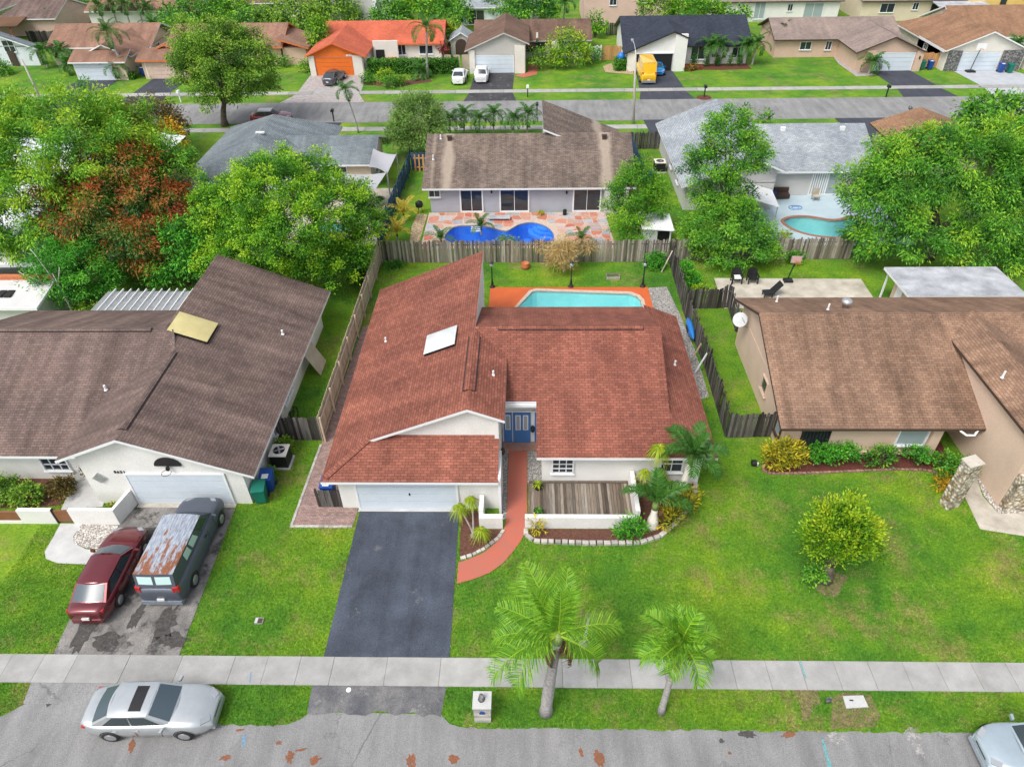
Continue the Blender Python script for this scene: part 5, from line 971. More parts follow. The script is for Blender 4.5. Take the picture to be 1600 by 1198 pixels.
bw_ = back_house('tall_grey_house', 'tall pale grey house corner above the orange roof', -32.5, -22.0, 126.5, 'w_palegrey', 'roof_taupe', [(-29.0, 2.2, 2.0, 2.2, 'glass_lt')], d=10, h=5.2); MB().box(-25.2, 126.3, 0, -24.6, 126.98, 6.2).build('pilaster', 'trim', bw_)
back_house('blue_grey_back_house', 'pale blue house with grey roof and dark sliding doors at the top', -11.3, 2.2, 125.3, 'w_bluewhite', 'roof_pale', [(-8.4, 1.2, 2.6, 2.1), (-1.0, 1.4, 1.6, 1.3)], d=10, h=2.7)
back_house('pink_two_storey_house', 'pink two-storey house above the brown roof at the top', 8.6, 25.5, 124.5, 'w_pinkw', 'roof_taupe', [(13.6, 3.4, 1.1, 1.1), (18.7, 3.8, 2.3, 1.3)], d=12, h=4.8, gableside=True)
back_house('white_back_house', 'white house with brown roof and pale doors above the navy roof', 30.0, 50.5, 125.5, 'w_white', 'roof_taupe', [(37.4, 1.6, 1.7, 2.4, 'glass_lt'), (42.2, 2.0, .8, 1.0), (46.0, 1.5, 3.0, 2.2, 'glass_lt')], d=12, h=3.0, edge='trim_br')
b6 = back_house('cream_back_house', 'cream house with flat white patio awning at upper right', 53.0, 71.5, 124.8, 'w_cream', 'roof_taupe', [(57.4, 1.9, 2.2, 1.3), (61.8, 2.1, .9, 1.0)], d=13, h=3.0, edge='trim_br'); MB().extrude([(64, 122.3, 2.6), (72, 122.3, 2.6), (72, 125.2, 2.9), (64, 125.2, 2.9)], (0, 0, -.1)).build('awning', 'slab_grey', b6); MB().box(64.3, 125.0, .05, 71.8, 125.25, 2.4).build('screen', 'black', b6)
b7 = back_house('yellow_house', 'yellow house with dark blue window and slate roof in the top right corner', 78.5, 98, 121.8, 'w_yellow', 'roof_slate', [(83.2, 1.7, 3.2, 1.5)], d=11, h=2.9); MB().box(69.5, 124.6, 0, 78.6, 132, 4.6).build('side_block', 'w_yellow', b7); MB().box(74.5, 124.45, 2.2, 75.4, 124.62, 4.2).build('window', 'glass', b7)
# ---------------------------------------------------------------- fences
fence('wooden_fence', 'tall tan wooden fence along the left side of the red-roofed house', [(-11.3, 27.7), (-11.35, 47.5)], 1.85, 'f_tan', side=-1, pw=.145, gap=.004, lean=.006, hj=.008)
fence('wooden_fence', 'weathered grey picket fence across the back of the pool yard', [(-11.2, 47.6), (10.75, 47.6)], 1.85, 'f_grey', pw=.13, gap=.015, lean=.02)
fence('wooden_fence', 'dark leaning side fence right of the red-roofed house', [(10.9, 28.2), (11.0, 34), (10.75, 40.5), (10.85, 47.5)], 1.75, 'f_dark', side=-1, pw=.14, gap=.01, lean=.035, hj=.06)
fence('wooden_fence', 'black-stained fence between the red-roofed and tan-roofed houses', [(10.95, 28.1), (13.3, 28.2)], 1.75, 'f_dark', pw=.14, gap=.008, lean=.012)
fence('wooden_fence', 'crooked dark cross fence beside the satellite dish', [(11.0, 41.0), (13.9, 41.1), (13.75, 38.2)], 1.7, 'f_dark', pw=.15, gap=.02, lean=.05, hj=.08)
fence('wooden_fence', 'grey picket fence below the aqua pool at right', [(10.95, 47.75), (24.6, 47.9)], 1.8, 'f_grey', pw=.13, gap=.015, lean=.02)
fence('wooden_fence', 'dark weathered side gate between the left house and the tan fence', [(-13.85, 27.9), (-11.35, 27.85)], 1.7, 'f_dark', pw=.15, gap=.005, lean=.01)
fence('wooden_fence', 'short dark gate screening the blue bin beside the garage', [(-10.5, 23.05), (-9.28, 23.05)], 1.25, 'f_dark', pw=.14, gap=.01, lean=.01)
fence('wooden_fence', 'blue painted fence left of the flagstone patio', [(-11.9, 49.8), (-11.4, 66)], 1.75, 'f_blue', side=-1, pw=.3, gap=.03, lean=.02)
fence('wooden_fence', 'short blue fence across the side of the lilac-grey house', [(-11.3, 65.9), (-8.9, 65.9)], 1.75, 'f_blue', pw=.28, gap=.03, lean=.01)
fence('wooden_fence', 'dark blue fence right of the lilac-grey house', [(10.6, 62.5), (10.4, 70.5)], 1.75, 'f_blue', side=-1, pw=.28, gap=.03, lean=.01)
fence('wooden_fence', 'dark brown gate beside the pale grey house', [(10.5, 70.8), (13.3, 70.8)], 1.75, 'f_dark', pw=.14, gap=.01, lean=.01)
fence('wooden_fence', 'grey and new cedar fence between the peach and bronze-roofed houses', [(50.9, 99.5), (54.0, 98.8)], 1.8, 'f_new', pw=.2, gap=.01, lean=.01, rails=False)
fence('wooden_fence', 'orange cedar fence left of the navy-roofed house', [(10.2, 104), (12.9, 104)], 1.9, 'f_new', pw=.2, gap=.01, lean=.01, rails=False)
fence('wooden_fence', 'white vinyl fence beside the cedar fence', [(8.4, 104), (10.2, 104)], 1.9, 'f_white', pw=.22, gap=.01, lean=.0, rails=False)
fence('wooden_fence', 'dark back fence behind the tan house at top left', [(-78, 117), (-66, 117)], 1.8, 'f_dark', pw=.25, gap=.01, lean=.01, rails=False)
fence('wooden_fence', 'grey fence behind the peach house at upper right', [(50, 115), (57, 115)], 1.8, 'f_grey', pw=.25, gap=.01, lean=.01, rails=False)
fence('wooden_fence', 'cream panel fence left of the grey garage', [(-11.4, 100.2), (-7.8, 100.2)], 1.9, 'f_cream', pw=.9, gap=.01, lean=.0, rails=False, hj=0)
fence('wooden_fence', 'dark fence in front of the pink two-storey house', [(12, 118), (19.5, 118)], 1.8, 'f_dark', pw=.25, gap=.03, lean=.01, rails=False)

# ---------------------------------------------------------------- deck, low walls, bed edging in front of the house
dk = thing('timber_deck', 'weathered timber deck under the front window', 'deck', (2.6, 23.5, 0)); HARD.append([(0, 22.2), (5.4, 22.2), (5.4, 24.7), (0, 24.7)])
i = 0; xx = .02
while xx < 5.1: MB().box(xx, 22.2, .06, xx+.135, 24.62+rnd.uniform(-.02, .02), .13+rnd.uniform(-.006, .006)).build('plank', 'deck', dk); xx += .148
MB().box(.05, 24.56, .14, 5.1, 24.66, .24).build('ledger', 'deck', dk)
MB().box(-.15, 21.75, 0, 5.2, 21.98, .78).build('planter_wall', 'w_white', None, label='low white wall in front of the timber deck', cat='wall'); MB().box(5.14, 22.0, 0, 5.36, 24.66, 1.0).build('planter_wall', 'w_white', None, label='white return wall at the right end of the deck', cat='wall')
pw_ = MB().box(-2.35, 21.72, 0, -1.22, 21.98, .78).build('planter_wall', 'w_white', None, label='short white planter wall left of the red walk', cat='wall'); MB().box(-2.37, 21.98, 0, -2.14, 22.95, 1.05).build('return_wall', 'w_white', pw_); HARD.append([(-2.4, 21.7), (-1.1, 21.7), (-1.1, 23), (-2.4, 23)])
def edging(name, label, pts, mat, L=.34, w=.2, h=.16):
    P = [Vector((*p, 0)) for p in pts]; t = thing(name, label, 'edging', (P[0].x, P[0].y, 0)); k = 0
    for a, b in zip(P[:-1], P[1:]):
        d = (b-a); n = max(1, round(d.length/L)); u = d.normalized(); v = Vector((-u.y, u.x, 0))
        for i in range(n): c = a+d*((i+.5)/n); hh = h*rnd.uniform(.8, 1.15); MB().obox((c.x, c.y, hh/2), u*(d.length/n*rnd.uniform(.36, .46)), v*w*rnd.uniform(.45, .55), (0, 0, hh/2)).build('block', mat, t)
    return t
edging('bed_edging', 'curved row of pale edging stones round the front bed', [(-.1, 21.65), (-.1, 21.3), (.25, 20.98)]+xy([(845, 847), (920, 850), (1000, 849), (1031, 839), (1056, 819), (1074, 796), (1084, 773), (1087, 753)]), 'edge')
edging('bed_edging', 'grey edging along the mulch bed beside the driveway', xy([(719, 873), (738, 868), (758, 857), (779, 841), (787, 828)]), 'edge', .28, .16, .1)
edging('bed_edging', 'brick edging of the red mulch bed at right', xy([(1191, 728), (1193, 737), (1205, 741), (1260, 740), (1330, 737), (1400, 734), (1440, 735), (1463, 739), (1478, 757), (1488, 775)]), 'brickedge', .22, .12, .1)

# ---------------------------------------------------------------- vegetation
def lob(px, py, Y, rx, rz, ry=None):
    p = atp(px, py, (0, 1, 0), Y); s = (p-Vector((0, 0, CAM_H))).length/CAM_F; rx *= s; rz *= s*1.05
    return (p.x, p.y, max(p.z, rz*.45), rx, (rx if ry is None else ry), rz)
MG = dict(leaf=.25, aspect=.32, droop=.5, per=175, rc=.86, spread=.37, up=.4, fill=.8)
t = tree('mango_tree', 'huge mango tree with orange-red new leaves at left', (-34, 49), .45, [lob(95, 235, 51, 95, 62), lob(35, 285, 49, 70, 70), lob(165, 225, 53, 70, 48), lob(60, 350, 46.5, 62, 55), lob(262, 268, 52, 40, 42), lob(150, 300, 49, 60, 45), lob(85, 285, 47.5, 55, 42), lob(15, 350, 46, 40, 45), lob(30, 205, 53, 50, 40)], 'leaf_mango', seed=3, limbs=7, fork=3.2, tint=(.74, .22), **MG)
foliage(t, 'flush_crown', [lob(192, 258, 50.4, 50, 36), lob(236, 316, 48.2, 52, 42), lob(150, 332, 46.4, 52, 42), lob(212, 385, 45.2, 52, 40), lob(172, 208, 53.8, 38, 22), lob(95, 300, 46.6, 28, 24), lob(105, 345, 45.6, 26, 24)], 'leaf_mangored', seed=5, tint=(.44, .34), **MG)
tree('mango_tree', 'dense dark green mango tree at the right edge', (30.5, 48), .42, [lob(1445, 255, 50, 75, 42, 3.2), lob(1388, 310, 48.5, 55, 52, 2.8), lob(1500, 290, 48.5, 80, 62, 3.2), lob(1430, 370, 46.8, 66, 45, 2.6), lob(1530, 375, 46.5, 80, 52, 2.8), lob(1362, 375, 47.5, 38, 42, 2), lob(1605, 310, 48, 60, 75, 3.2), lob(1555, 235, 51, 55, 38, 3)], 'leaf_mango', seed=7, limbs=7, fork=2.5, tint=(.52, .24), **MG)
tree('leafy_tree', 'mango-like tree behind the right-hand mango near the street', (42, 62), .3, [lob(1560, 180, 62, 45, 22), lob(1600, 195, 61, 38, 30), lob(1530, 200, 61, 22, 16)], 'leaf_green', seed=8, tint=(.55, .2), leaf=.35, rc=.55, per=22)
BT = dict(leaf=.145, aspect=.6, droop=.15, per=120, rc=.58, spread=.38, fill=.85)
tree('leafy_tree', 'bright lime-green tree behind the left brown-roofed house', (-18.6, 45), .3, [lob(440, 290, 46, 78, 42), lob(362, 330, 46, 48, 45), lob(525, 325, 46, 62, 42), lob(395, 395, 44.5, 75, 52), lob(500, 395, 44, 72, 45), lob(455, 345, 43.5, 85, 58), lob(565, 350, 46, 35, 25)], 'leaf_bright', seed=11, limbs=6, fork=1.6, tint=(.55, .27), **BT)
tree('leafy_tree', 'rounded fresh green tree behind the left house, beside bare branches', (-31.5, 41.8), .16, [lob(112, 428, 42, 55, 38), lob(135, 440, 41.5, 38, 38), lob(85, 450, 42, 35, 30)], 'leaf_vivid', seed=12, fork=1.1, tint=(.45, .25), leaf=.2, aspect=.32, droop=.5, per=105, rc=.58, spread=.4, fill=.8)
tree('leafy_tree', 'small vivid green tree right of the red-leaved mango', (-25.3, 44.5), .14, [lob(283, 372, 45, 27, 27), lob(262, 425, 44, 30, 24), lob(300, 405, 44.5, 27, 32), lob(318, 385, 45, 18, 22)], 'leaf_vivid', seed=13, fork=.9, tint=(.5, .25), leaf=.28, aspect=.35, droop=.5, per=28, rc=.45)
tree('roadside_tree', 'tall rounded street tree on the far verge at left', (-34.15, 78.8), .32, [lob(335, 78, 79, 46, 36), lob(312, 112, 79, 34, 38), lob(385, 98, 79, 42, 38), lob(352, 142, 78.5, 48, 28), lob(405, 130, 79, 24, 22), lob(350, 100, 78, 52, 44)], 'leaf_olive', seed=14, limbs=6, fork=2.6, tint=(.46, .24), leaf=.21, aspect=.5, per=95, rc=.72, droop=.3, spread=.4, fill=.8)
tree('feathery_tree', 'pale feathery green tree left of the lilac-grey house', (-12.0, 70), .16, [lob(650, 180, 70.5, 36, 28), lob(633, 212, 69.5, 28, 24), lob(668, 205, 70, 27, 26)], 'leaf_pale', seed=15, fork=1.4, tint=(.5, .28), leaf=.2, aspect=.36, per=120, rc=.55, droop=.3, spread=.5, fill=.9)
tree('leafy_tree', 'tall slender green tree in front of the pale grey roof', (15.6, 50.5), .2, [lob(1135, 205, 51, 34, 30), lob(1115, 262, 51, 42, 36), lob(1162, 245, 51, 36, 36), lob(1130, 300, 50.5, 40, 26)], 'leaf_green', seed=16, limbs=5, fork=3.5, tint=(.62, .26), leaf=.17, aspect=.45, per=100, rc=.58, spread=.4, fill=.8)
tree('leafy_tree', 'broad low green tree spilling over the grey back fence', (15.6, 48.8), .2, [lob(1135, 350, 49, 58, 42), lob(1175, 385, 47.5, 42, 30), lob(1100, 375, 49, 35, 35), lob(1150, 395, 47.2, 38, 24)], 'leaf_green', seed=17, fork=1.0, tint=(.68, .22), leaf=.155, aspect=.45, per=100, rc=.55, spread=.4, fill=.8)
tree('leafy_tree', 'bright green tree at the right end of the flagstone patio', (9.0, 51.2), .15, [lob(992, 290, 51.5, 36, 30), lob(985, 330, 51, 36, 30), lob(1012, 318, 51.5, 30, 34), lob(990, 356, 50.5, 30, 20)], 'leaf_bright', seed=18, fork=1.0, tint=(.42, .25), leaf=.155, aspect=.45, per=100, rc=.55, spread=.4, fill=.8)
tree('bronze_tree', 'bronze-leaved tree on the far verge behind the mango', (-43, 71), .22, [lob(235, 188, 71, 42, 24), lob(215, 200, 70, 35, 25), lob(260, 200, 71, 28, 22)], 'leaf_bronze', seed=19, fork=1.2, tint=(.45, .28), leaf=.22, per=30, rc=.5)
shrub('golden_shrub', 'golden yellow flowering shrub beside the white hidden house', [lob(262, 205, 69.5, 14, 16), lob(274, 222, 69, 13, 18)], 'leaf_gold', seed=20, leaf=.25, per=26, rc=.4)
LT = dict(leaf=.14, aspect=.42, droop=-.7, per=95, rc=.36, spread=.46, fill=.9)
x0_, y0_ = 13.3, 18.9
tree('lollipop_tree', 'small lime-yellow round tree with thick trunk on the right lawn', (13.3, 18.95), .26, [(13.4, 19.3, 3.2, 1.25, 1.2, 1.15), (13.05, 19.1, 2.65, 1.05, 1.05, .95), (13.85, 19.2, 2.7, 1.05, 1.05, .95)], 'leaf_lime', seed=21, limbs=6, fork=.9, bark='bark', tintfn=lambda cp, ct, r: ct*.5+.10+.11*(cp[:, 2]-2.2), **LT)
sheet('bare_soil', [(13.3+.95*math.cos(a)*(1+.25*math.sin(3*a)), 18.85+.7*math.sin(a)*(1+.2*math.cos(4*a))) for a in (2*math.pi*i/26 for i in range(26))], 'soil', .008, hard=False)
shrub('sucker_shrub', 'green suckers growing at the foot of the lime-yellow tree', [(12.7, 18.8, .5, .4, .3, .5)], 'leaf_green', seed=22, leaf=.14, per=24, rc=.2, tint=(.6, .2))
# palms of the front verge
palm('palm_tree', 'tall feathery palm by the sidewalk with hanging dry fronds', (.69, 12.84), 4.9, (.32, .1), .22, .16, 13, 2.25, 'A', 'frond', leaflet=.8, n=66, dry=5, shaft=.45, seed=2, bulge=1.12, droops=(.22, .4, .6, .85), azs=[98, 62, 140, 118, 80, 160, 128, 182, 8, 205, 222, -18, 148], pitch=(60, -36), w=.028, hang=.25)
palm('palm_tree', 'shorter bushy palm by the sidewalk, right of the taller one', (5.11, 12.88), 4.3, (.12, .12), .13, .10, 15, 1.4, 'B', 'frond', leaflet=.6, n=46, dry=5, shaft=.5, seed=5, droops=(.45, .7, 1.0, 1.15), pitch=(58, -22), az0=.7, w=.034, hang=.35, vee=.75)
# front garden
palm('bottle_palm', 'bottle palm with white swollen trunk at the house corner', (7.75, 24.0), 2.25, (.15, .0), .22, .12, 11, 1.75, 'C', 'frond_dark', leaflet=.55, n=40, w=.055, shaft=.6, seed=7, bulge=1.2, droops=(.35, .6, .8, .95), pitch=(62, 8), az0=.3, bark='w_offw')
palm('bottle_palm', 'fat white-trunked bottle palm in the front bed', (6.02, 21.95), 1.25, (0, .05), .26, .14, 6, 1.75, 'C', 'frond_dark', leaflet=.55, n=40, w=.055, dry=1, shaft=.5, seed=9, bulge=1.25, droops=(.35, .6, .8, .95), azs=[95, 185, 10, 165, -15, 60, 140, 30], pitch=(65, 8), bark='w_offw')
def ponytail(label, base, heads, mat='spiky'):
    x, y = base; t = thing('ponytail_palm', label, 'plant', (x, y, 0), 'ponytail palms'); b = MB(); b.lathe(x, y, [(.02, 0), (.15, .02), (.16, .15), (.07, .32), (.04, .45)], 9).build('bulb', 'bark_lt', t, smooth=True)
    for k, (hx, hy, hz, L) in enumerate(heads):
        MB().tube([(x, y, .25), ((x+hx)/2+.04, (y+hy)/2, hz*.55), (hx, hy, hz)], [.06, .04, .03], 7).build('stem', 'bark_lt', t); rosette(t, (hx, hy, hz), 170, L, mat, seed=k+int(hx*10) % 7, w=.035, bend=1.05)
    return t
ponytail('yellow-green ponytail palms with three heads beside the driveway', (-2.6, 21.2), [(-3.3, 22.1, 1.15, .55), (-2.75, 22.4, 1.35, .5), (-2.2, 20.9, .9, .55)]); ponytail('tall thin ponytail palm with round head over the roof edge', (7.05, 24.5), [(6.35, 24.3, 2.95, .75)]); ponytail('short ponytail palm with two pale heads before the corner window', (6.9, 23.9), [(6.55, 24.1, 1.5, .55), (7.0, 23.6, 1.2, .55)]); ponytail('slim ponytail palm with brown-tipped head beside the deck wall', (5.65, 23.9), [(5.75, 23.9, 1.7, .5)])
CR = dict(leaf=.2, aspect=.28, droop=-.35, per=22, rc=.26, spread=.55)
for i, (lab, L, m, tn) in enumerate([('yellow croton bush in the curved bed by the house corner', [(7.6, 22.9, .5, .55, .5, .45), (7.9, 23.4, .45, .4, .4, .4)], 'leaf_yellow', .5), ('yellow and green croton in front of the fat bottle palm', [(6.75, 22.0, .45, .5, .4, .4), (7.0, 22.4, .4, .4, .4, .35)], 'leaf_yellow', .55), ('bright green leafy shrub at the corner of the deck wall', [(5.0, 21.45, .5, .6, .45, .5), (4.6, 21.35, .35, .4, .3, .3)], 'leaf_vivid', .6), ('small yellow croton at the left end of the deck wall', [(.35, 21.5, .38, .22, .18, .38)], 'leaf_yellow', .75),
    ('big golden croton at the left corner of the tan-roofed house', [(13.3, 26.1, .85, .75, .6, .75), (12.9, 26.0, .6, .5, .5, .5), (13.9, 26.1, .7, .55, .5, .55)], 'leaf_yellow', .62), ('small orange croton beside the ledge-stone pillar', [(20.85, 24.45, .4, .25, .25, .3)], 'leaf_gold', .4)]):
    shrub('croton_bush' if 'croton' in lab else 'leafy_shrub', lab, L, m, seed=30+i, tint=(tn, .25), **CR)
SH = dict(leaf=.12, aspect=.6, droop=.0, per=24, rc=.22)
for i, (lab, L, m) in enumerate([('clipped green hedge under the tan roof, left half', [(15.2, 26.2, .75, .5, .4, .5), (16.0, 26.2, .8, .6, .42, .5), (16.8, 26.2, .75, .5, .4, .5)], 'leaf_vivid'), ('loose dark shrub in the middle of the red mulch bed', [(18.6, 26.1, .65, .6, .4, .55), (18.0, 26.1, .5, .4, .35, .4)], 'leaf_green'), ('green shrub below the pale window of the beige house', [(20.2, 26.2, .7, .6, .35, .4), (20.8, 26.1, .6, .35, .35, .4)], 'leaf_vivid'), ('dark shrub by the entry of the beige house', [(21.6, 25.6, .6, .45, .45, .6), (22.2, 25.3, .6, .5, .45, .6), (21.3, 24.9, .5, .4, .4, .5)], 'leaf_green'),
    ('tangled garden shrub at the left edge, below the window', [(-26.6, 23.6, .5, 1.0, .7, .5), (-25.3, 23.3, .5, .7, .6, .5), (-27.6, 23.9, .55, .8, .6, .55)], 'leaf_olive'), ('dark red-brown shrub beside the grey garden path', [(-23.9, 23.9, .4, .7, .6, .4)], 'leaf_bronze'), ('small flowering plant inside the angled garden wall', [(-20.6, 22.5, .3, .3, .25, .25)], 'leaf_yellow'), ('reddish bush by the left house entrance', [(-22.5, 24.7, .9, .35, .35, .7)], 'leaf_bronze'), ('leafy plant behind the air conditioner', [(-13.3, 27.2, .4, .4, .3, .4)], 'leaf_olive'), ('strappy plant behind the green bin', [(-13.5, 25.0, .35, .3, .35, .35)], 'leaf_olive'),
    ('round green bush inside the back corner of the pool yard', [(9.6, 46.6, .6, .8, .6, .6)], 'leaf_vivid'), ('climbing green plant along the dark side fence', [(11.6, 45.2, .7, .5, .8, .7), (12.0, 44.0, .5, .5, .6, .5)], 'leaf_vivid'), ('yellow-green plant at the corner of the stained patio', [(12.4, 43.0, .35, .5, .35, .3)], 'leaf_lime'), ('shrub at the foot of the grey fence near the hoop', [(20.2, 47.2, .5, .7, .4, .5)], 'leaf_green'), ('weedy patch by the back fence left corner', [(-10.2, 46.9, .25, .8, .4, .22)], 'leaf_green'), ('leafy banana-like clump beyond the tan fence', [(-12.5, 46.0, 1.0, .7, .9, .9), (-12.6, 44.4, .8, .6, .7, .7)], 'leaf_green'), ('scrubby tangle under the bare branches at left', [(-29.9, 39.6, .7, 1.6, 1.0, .7), (-27.5, 39.8, .5, 1.4, .8, .5)], 'leaf_olive'), ('low red leafy clump by the corner window', [(5.75, 24.2, .3, .25, .2, .3)], 'leaf_red')]):
    shrub('garden_shrub', lab, L, m, group='garden shrubs', seed=50+i, tint=(.5, .27), **SH)
# dried-out ornamental tree by the back fence
tree('dry_tree', 'straw-coloured dead tree at the back fence', (2.7, 46.2), .08, [(2.6, 46.0, 1.9, 1.0, .9, .9), (2.4, 45.8, 1.15, .85, .7, .6), (1.0, 46.6, 1.9, .35, .3, .25), (4.6, 46.7, 1.75, .3, .3, .2), (3.9, 46.5, 1.9, .3, .3, .25)], 'leaf_dead', seed=71, fork=.8, bark='bark_white', leaf=.4, aspect=.08, per=40, rc=.36, droop=.5)
bt = MB(); 
for pts, r in (([(-31.2, 39.6, 0), (-31.3, 39.7, 1.8), (-31.6, 40.0, 3.6)], .1), ([(-31.3, 39.7, 1.6), (-32.6, 39.9, 3.0), (-34.0, 40.2, 3.6)], .06), ([(-31.4, 39.8, 2.4), (-32.2, 40.3, 4.0), (-32.9, 40.8, 5.0)], .05), ([(-31.5, 39.9, 2.8), (-31.0, 40.1, 4.0)], .04), ([(-32.6, 39.9, 3.0), (-33.0, 40.4, 4.0)], .03)): bt.tube(pts, [r, r*.7, r*.3][:len(pts)], 6)
bt.build('bare_tree', 'bark_white', None, label='bare bleached tree branches beside the rounded green tree', cat='tree', smooth=True)
# middle row plants
for i, (lab, px, py, h, L, m, k, nf) in enumerate([('small palm at the top of the blue kidney pool', 752, 366, .5, 1.35, 'frond_dark', 'D', 9), ('low palm at the left end of the kidney pool', 690, 384, .4, 1.1, 'frond_dark', 'D', 8), ('low palm at the back fence right of the kidney pool', 908, 386, .5, 1.1, 'frond_dark', 'D', 8), ('golden palm beside the blue fence, nearer the house', 632, 347, .6, 1.7, 'frond_gold', 'G', 9), ('golden palm beside the blue fence, nearer the back', 622, 378, .6, 1.6, 'frond_gold', 'G', 9)]):
    p = at(px, py); palm('small_palm', lab, (p.x, p.y), h, (0, 0), .08, .06, nf, L, k, m, leaflet=.35, n=24, shaft=.2, seed=80+i, droops=(.4, .65, .85, 1.0), pitch=(66, 12), w=.045)
q = at(1190, 378); rosette(shrub('spiky_plant', 'spiky palm-like plant left of the aqua pool', [(q.x+1.6, 50.9, .5, .3, .3, .3)], 'leaf_pale', seed=91, leaf=.3, per=8, rc=.4), (q.x+1.6, 50.9, .6), 60, 1.3, 'spiky', seed=4, w=.05)
shrub('white_flowers', 'white-flowering plant at the lower edge of the kidney pool', [(-1.6, 50.2, .45, .8, .4, .4)], 'leaf_pale', seed=92, leaf=.14, per=24, rc=.25)
for i, (px, py, w_) in enumerate([(715, 207, 3), (760, 208, 3), (812, 208, 4)]):
    p = at(px, py)
    for j in range(2): palm('street_palm', ['left pair', 'middle pair', 'right pair'][i]+[' of young palms beyond the grey-brown roof, left stem', ' of young palms beyond the grey-brown roof, right stem'][j], (p.x+j*1.5-.7, 74.5+j*.7), 1.7+.3*j, (.1, 0), .09, .07, 16, 1.6, 'E', 'frond_dark', group='young palms along the far verge', leaflet=.42, n=22, shaft=.3, seed=100+i*3+j, droops=(.5, .7, .9, 1.1), w=.06)
palm('street_palm', 'slender palm on the verge above the blue-grey roof', (-18.55, 76.2), 4.3, (-.7, 0), .1, .07, 12, 1.75, 'E', 'frond_dark', leaflet=.42, n=22, shaft=.3, seed=110, droops=(.5, .7, .9, 1.1), w=.06)
palm('royal_palm', 'tall palm in front of the orange-roofed house', (-13.2, 96.4), 5.6, (.35, .1), .17, .12, 12, 2.6, 'F', 'frond_dark', leaflet=.65, n=26, shaft=.6, seed=111, droops=(.5, .8, 1.0, 1.15), w=.08)
palm('royal_palm', 'tall palm in front of the tan house at upper left', (-53.6, 97.6), 5.2, (-.9, .1), .2, .14, 13, 2.9, 'F', 'frond_dark', leaflet=.65, n=26, shaft=.6, seed=112, droops=(.5, .8, 1.0, 1.15), w=.08)
for i, (lab, px, py, h, L) in enumerate([('left palm before the tan house wall', 75, 106, 2.0, 2.0), ('right palm before the tan house wall', 103, 104, 1.8, 1.9), ('palm between the tan and peach houses', 252, 84, 3.6, 2.2), ('short yellow-green palm left of the tan garage', 112, 116, 1.2, 1.3), ('short palm right of the tan garage', 186, 124, 1.4, 1.3), ('palm at the left corner of the peach house', 1210, 80, 2.6, 1.9), ('pair of palms by the navy-roofed house, left', 1103, 101, 2.2, 2.0), ('pair of palms by the navy-roofed house, second from left', 1117, 102, 2.4, 2.0), ('palms by the navy-roofed house, third from left', 1158, 101, 2.2, 2.0), ('palms by the navy-roofed house, rightmost', 1175, 102, 2.5, 2.0), ('palm beside the grey stone garage pier', 1573, 103, 2.4, 2.2), ('small palm before the hedge of the orange house', 657, 122, .7, 1.3), ('slim palm by the peach entrance', 1357, 116, 1.2, .9), ('palm rising behind the peach hidden roof', 412, 65, 3.0, 1.8), ('small palm by the pink gable at top left', 90, 48, 2.6, 1.7), ('left palm of the top-left clump', 165, 45, 3.2, 2.6), ('second palm of the top-left clump', 185, 44, 3.6, 2.6), ('third palm of the top-left clump', 205, 45, 3.4, 2.6), ('fourth palm of the top-left clump', 225, 44, 3.8, 2.6), ('rightmost palm of the top-left clump', 238, 46, 3.0, 2.4), ('pale palm near the top centre', 880, 45, 3.5, 2.6)]):
    p = at(px, py); palm('far_palm', lab, (p.x, p.y), h, lean=(.15, 0), r0=.14, r1=.1, fronds=11, L=L, key='H', mat='frond_dark' if i not in (3, 4, 10, 20) else 'frond', group='palms of the far gardens', leaflet=.6, n=18, shaft=.3, seed=130+i, droops=(.5, .75, .95, 1.1), w=.11)
# far gardens
FT = dict(leaf=.42, per=18, rc=.75, aspect=.5)
for i, (lab, L, m) in enumerate([('yellow-green tree on the lawn of the grey-brown house', [lob(890, 75, 101, 27, 22), lob(905, 85, 100.5, 16, 12), lob(875, 88, 100.5, 15, 12)], 'leaf_lime'), ('dark bush beside the red path', [lob(843, 92, 100, 14, 13)], 'leaf_olive'), ('shrub right of the yellow-green tree', [lob(928, 85, 103, 12, 9)], 'leaf_green'), ('conical bright tree left of the orange roof', [lob(498, 58, 106, 16, 22), lob(500, 40, 106, 10, 12)], 'leaf_bright'), ('bush at the left corner of the orange garage', [lob(479, 105, 99.5, 9, 9)], 'leaf_bright'), ('dark round bush on the verge behind the pale grey roof', [(25.6, 77.0, .75, .85, .8, .95)], 'leaf_green'), ('bush at the left edge below the far house', [lob(0, 108, 100, 12, 10)], 'leaf_green'), ('bronze round bush beside the peach garage', [lob(244, 113, 98.5, 10, 9)], 'leaf_bronze'), ('green bush beside the bronze bush', [lob(231, 105, 100, 9, 8)], 'leaf_green'), ('dark clipped bush under the peach window', [lob(443, 98, 102.5, 9, 8)], 'leaf_green'), ('purple-red plant beside the orange house terrace', [lob(692, 76, 104, 5, 9)], 'leaf_red')]):
    shrub('garden_bush', lab, L, m, group='bushes of the far gardens', seed=160+i, tint=(.55, .25), leaf=.3, per=16, rc=.5, aspect=.5)
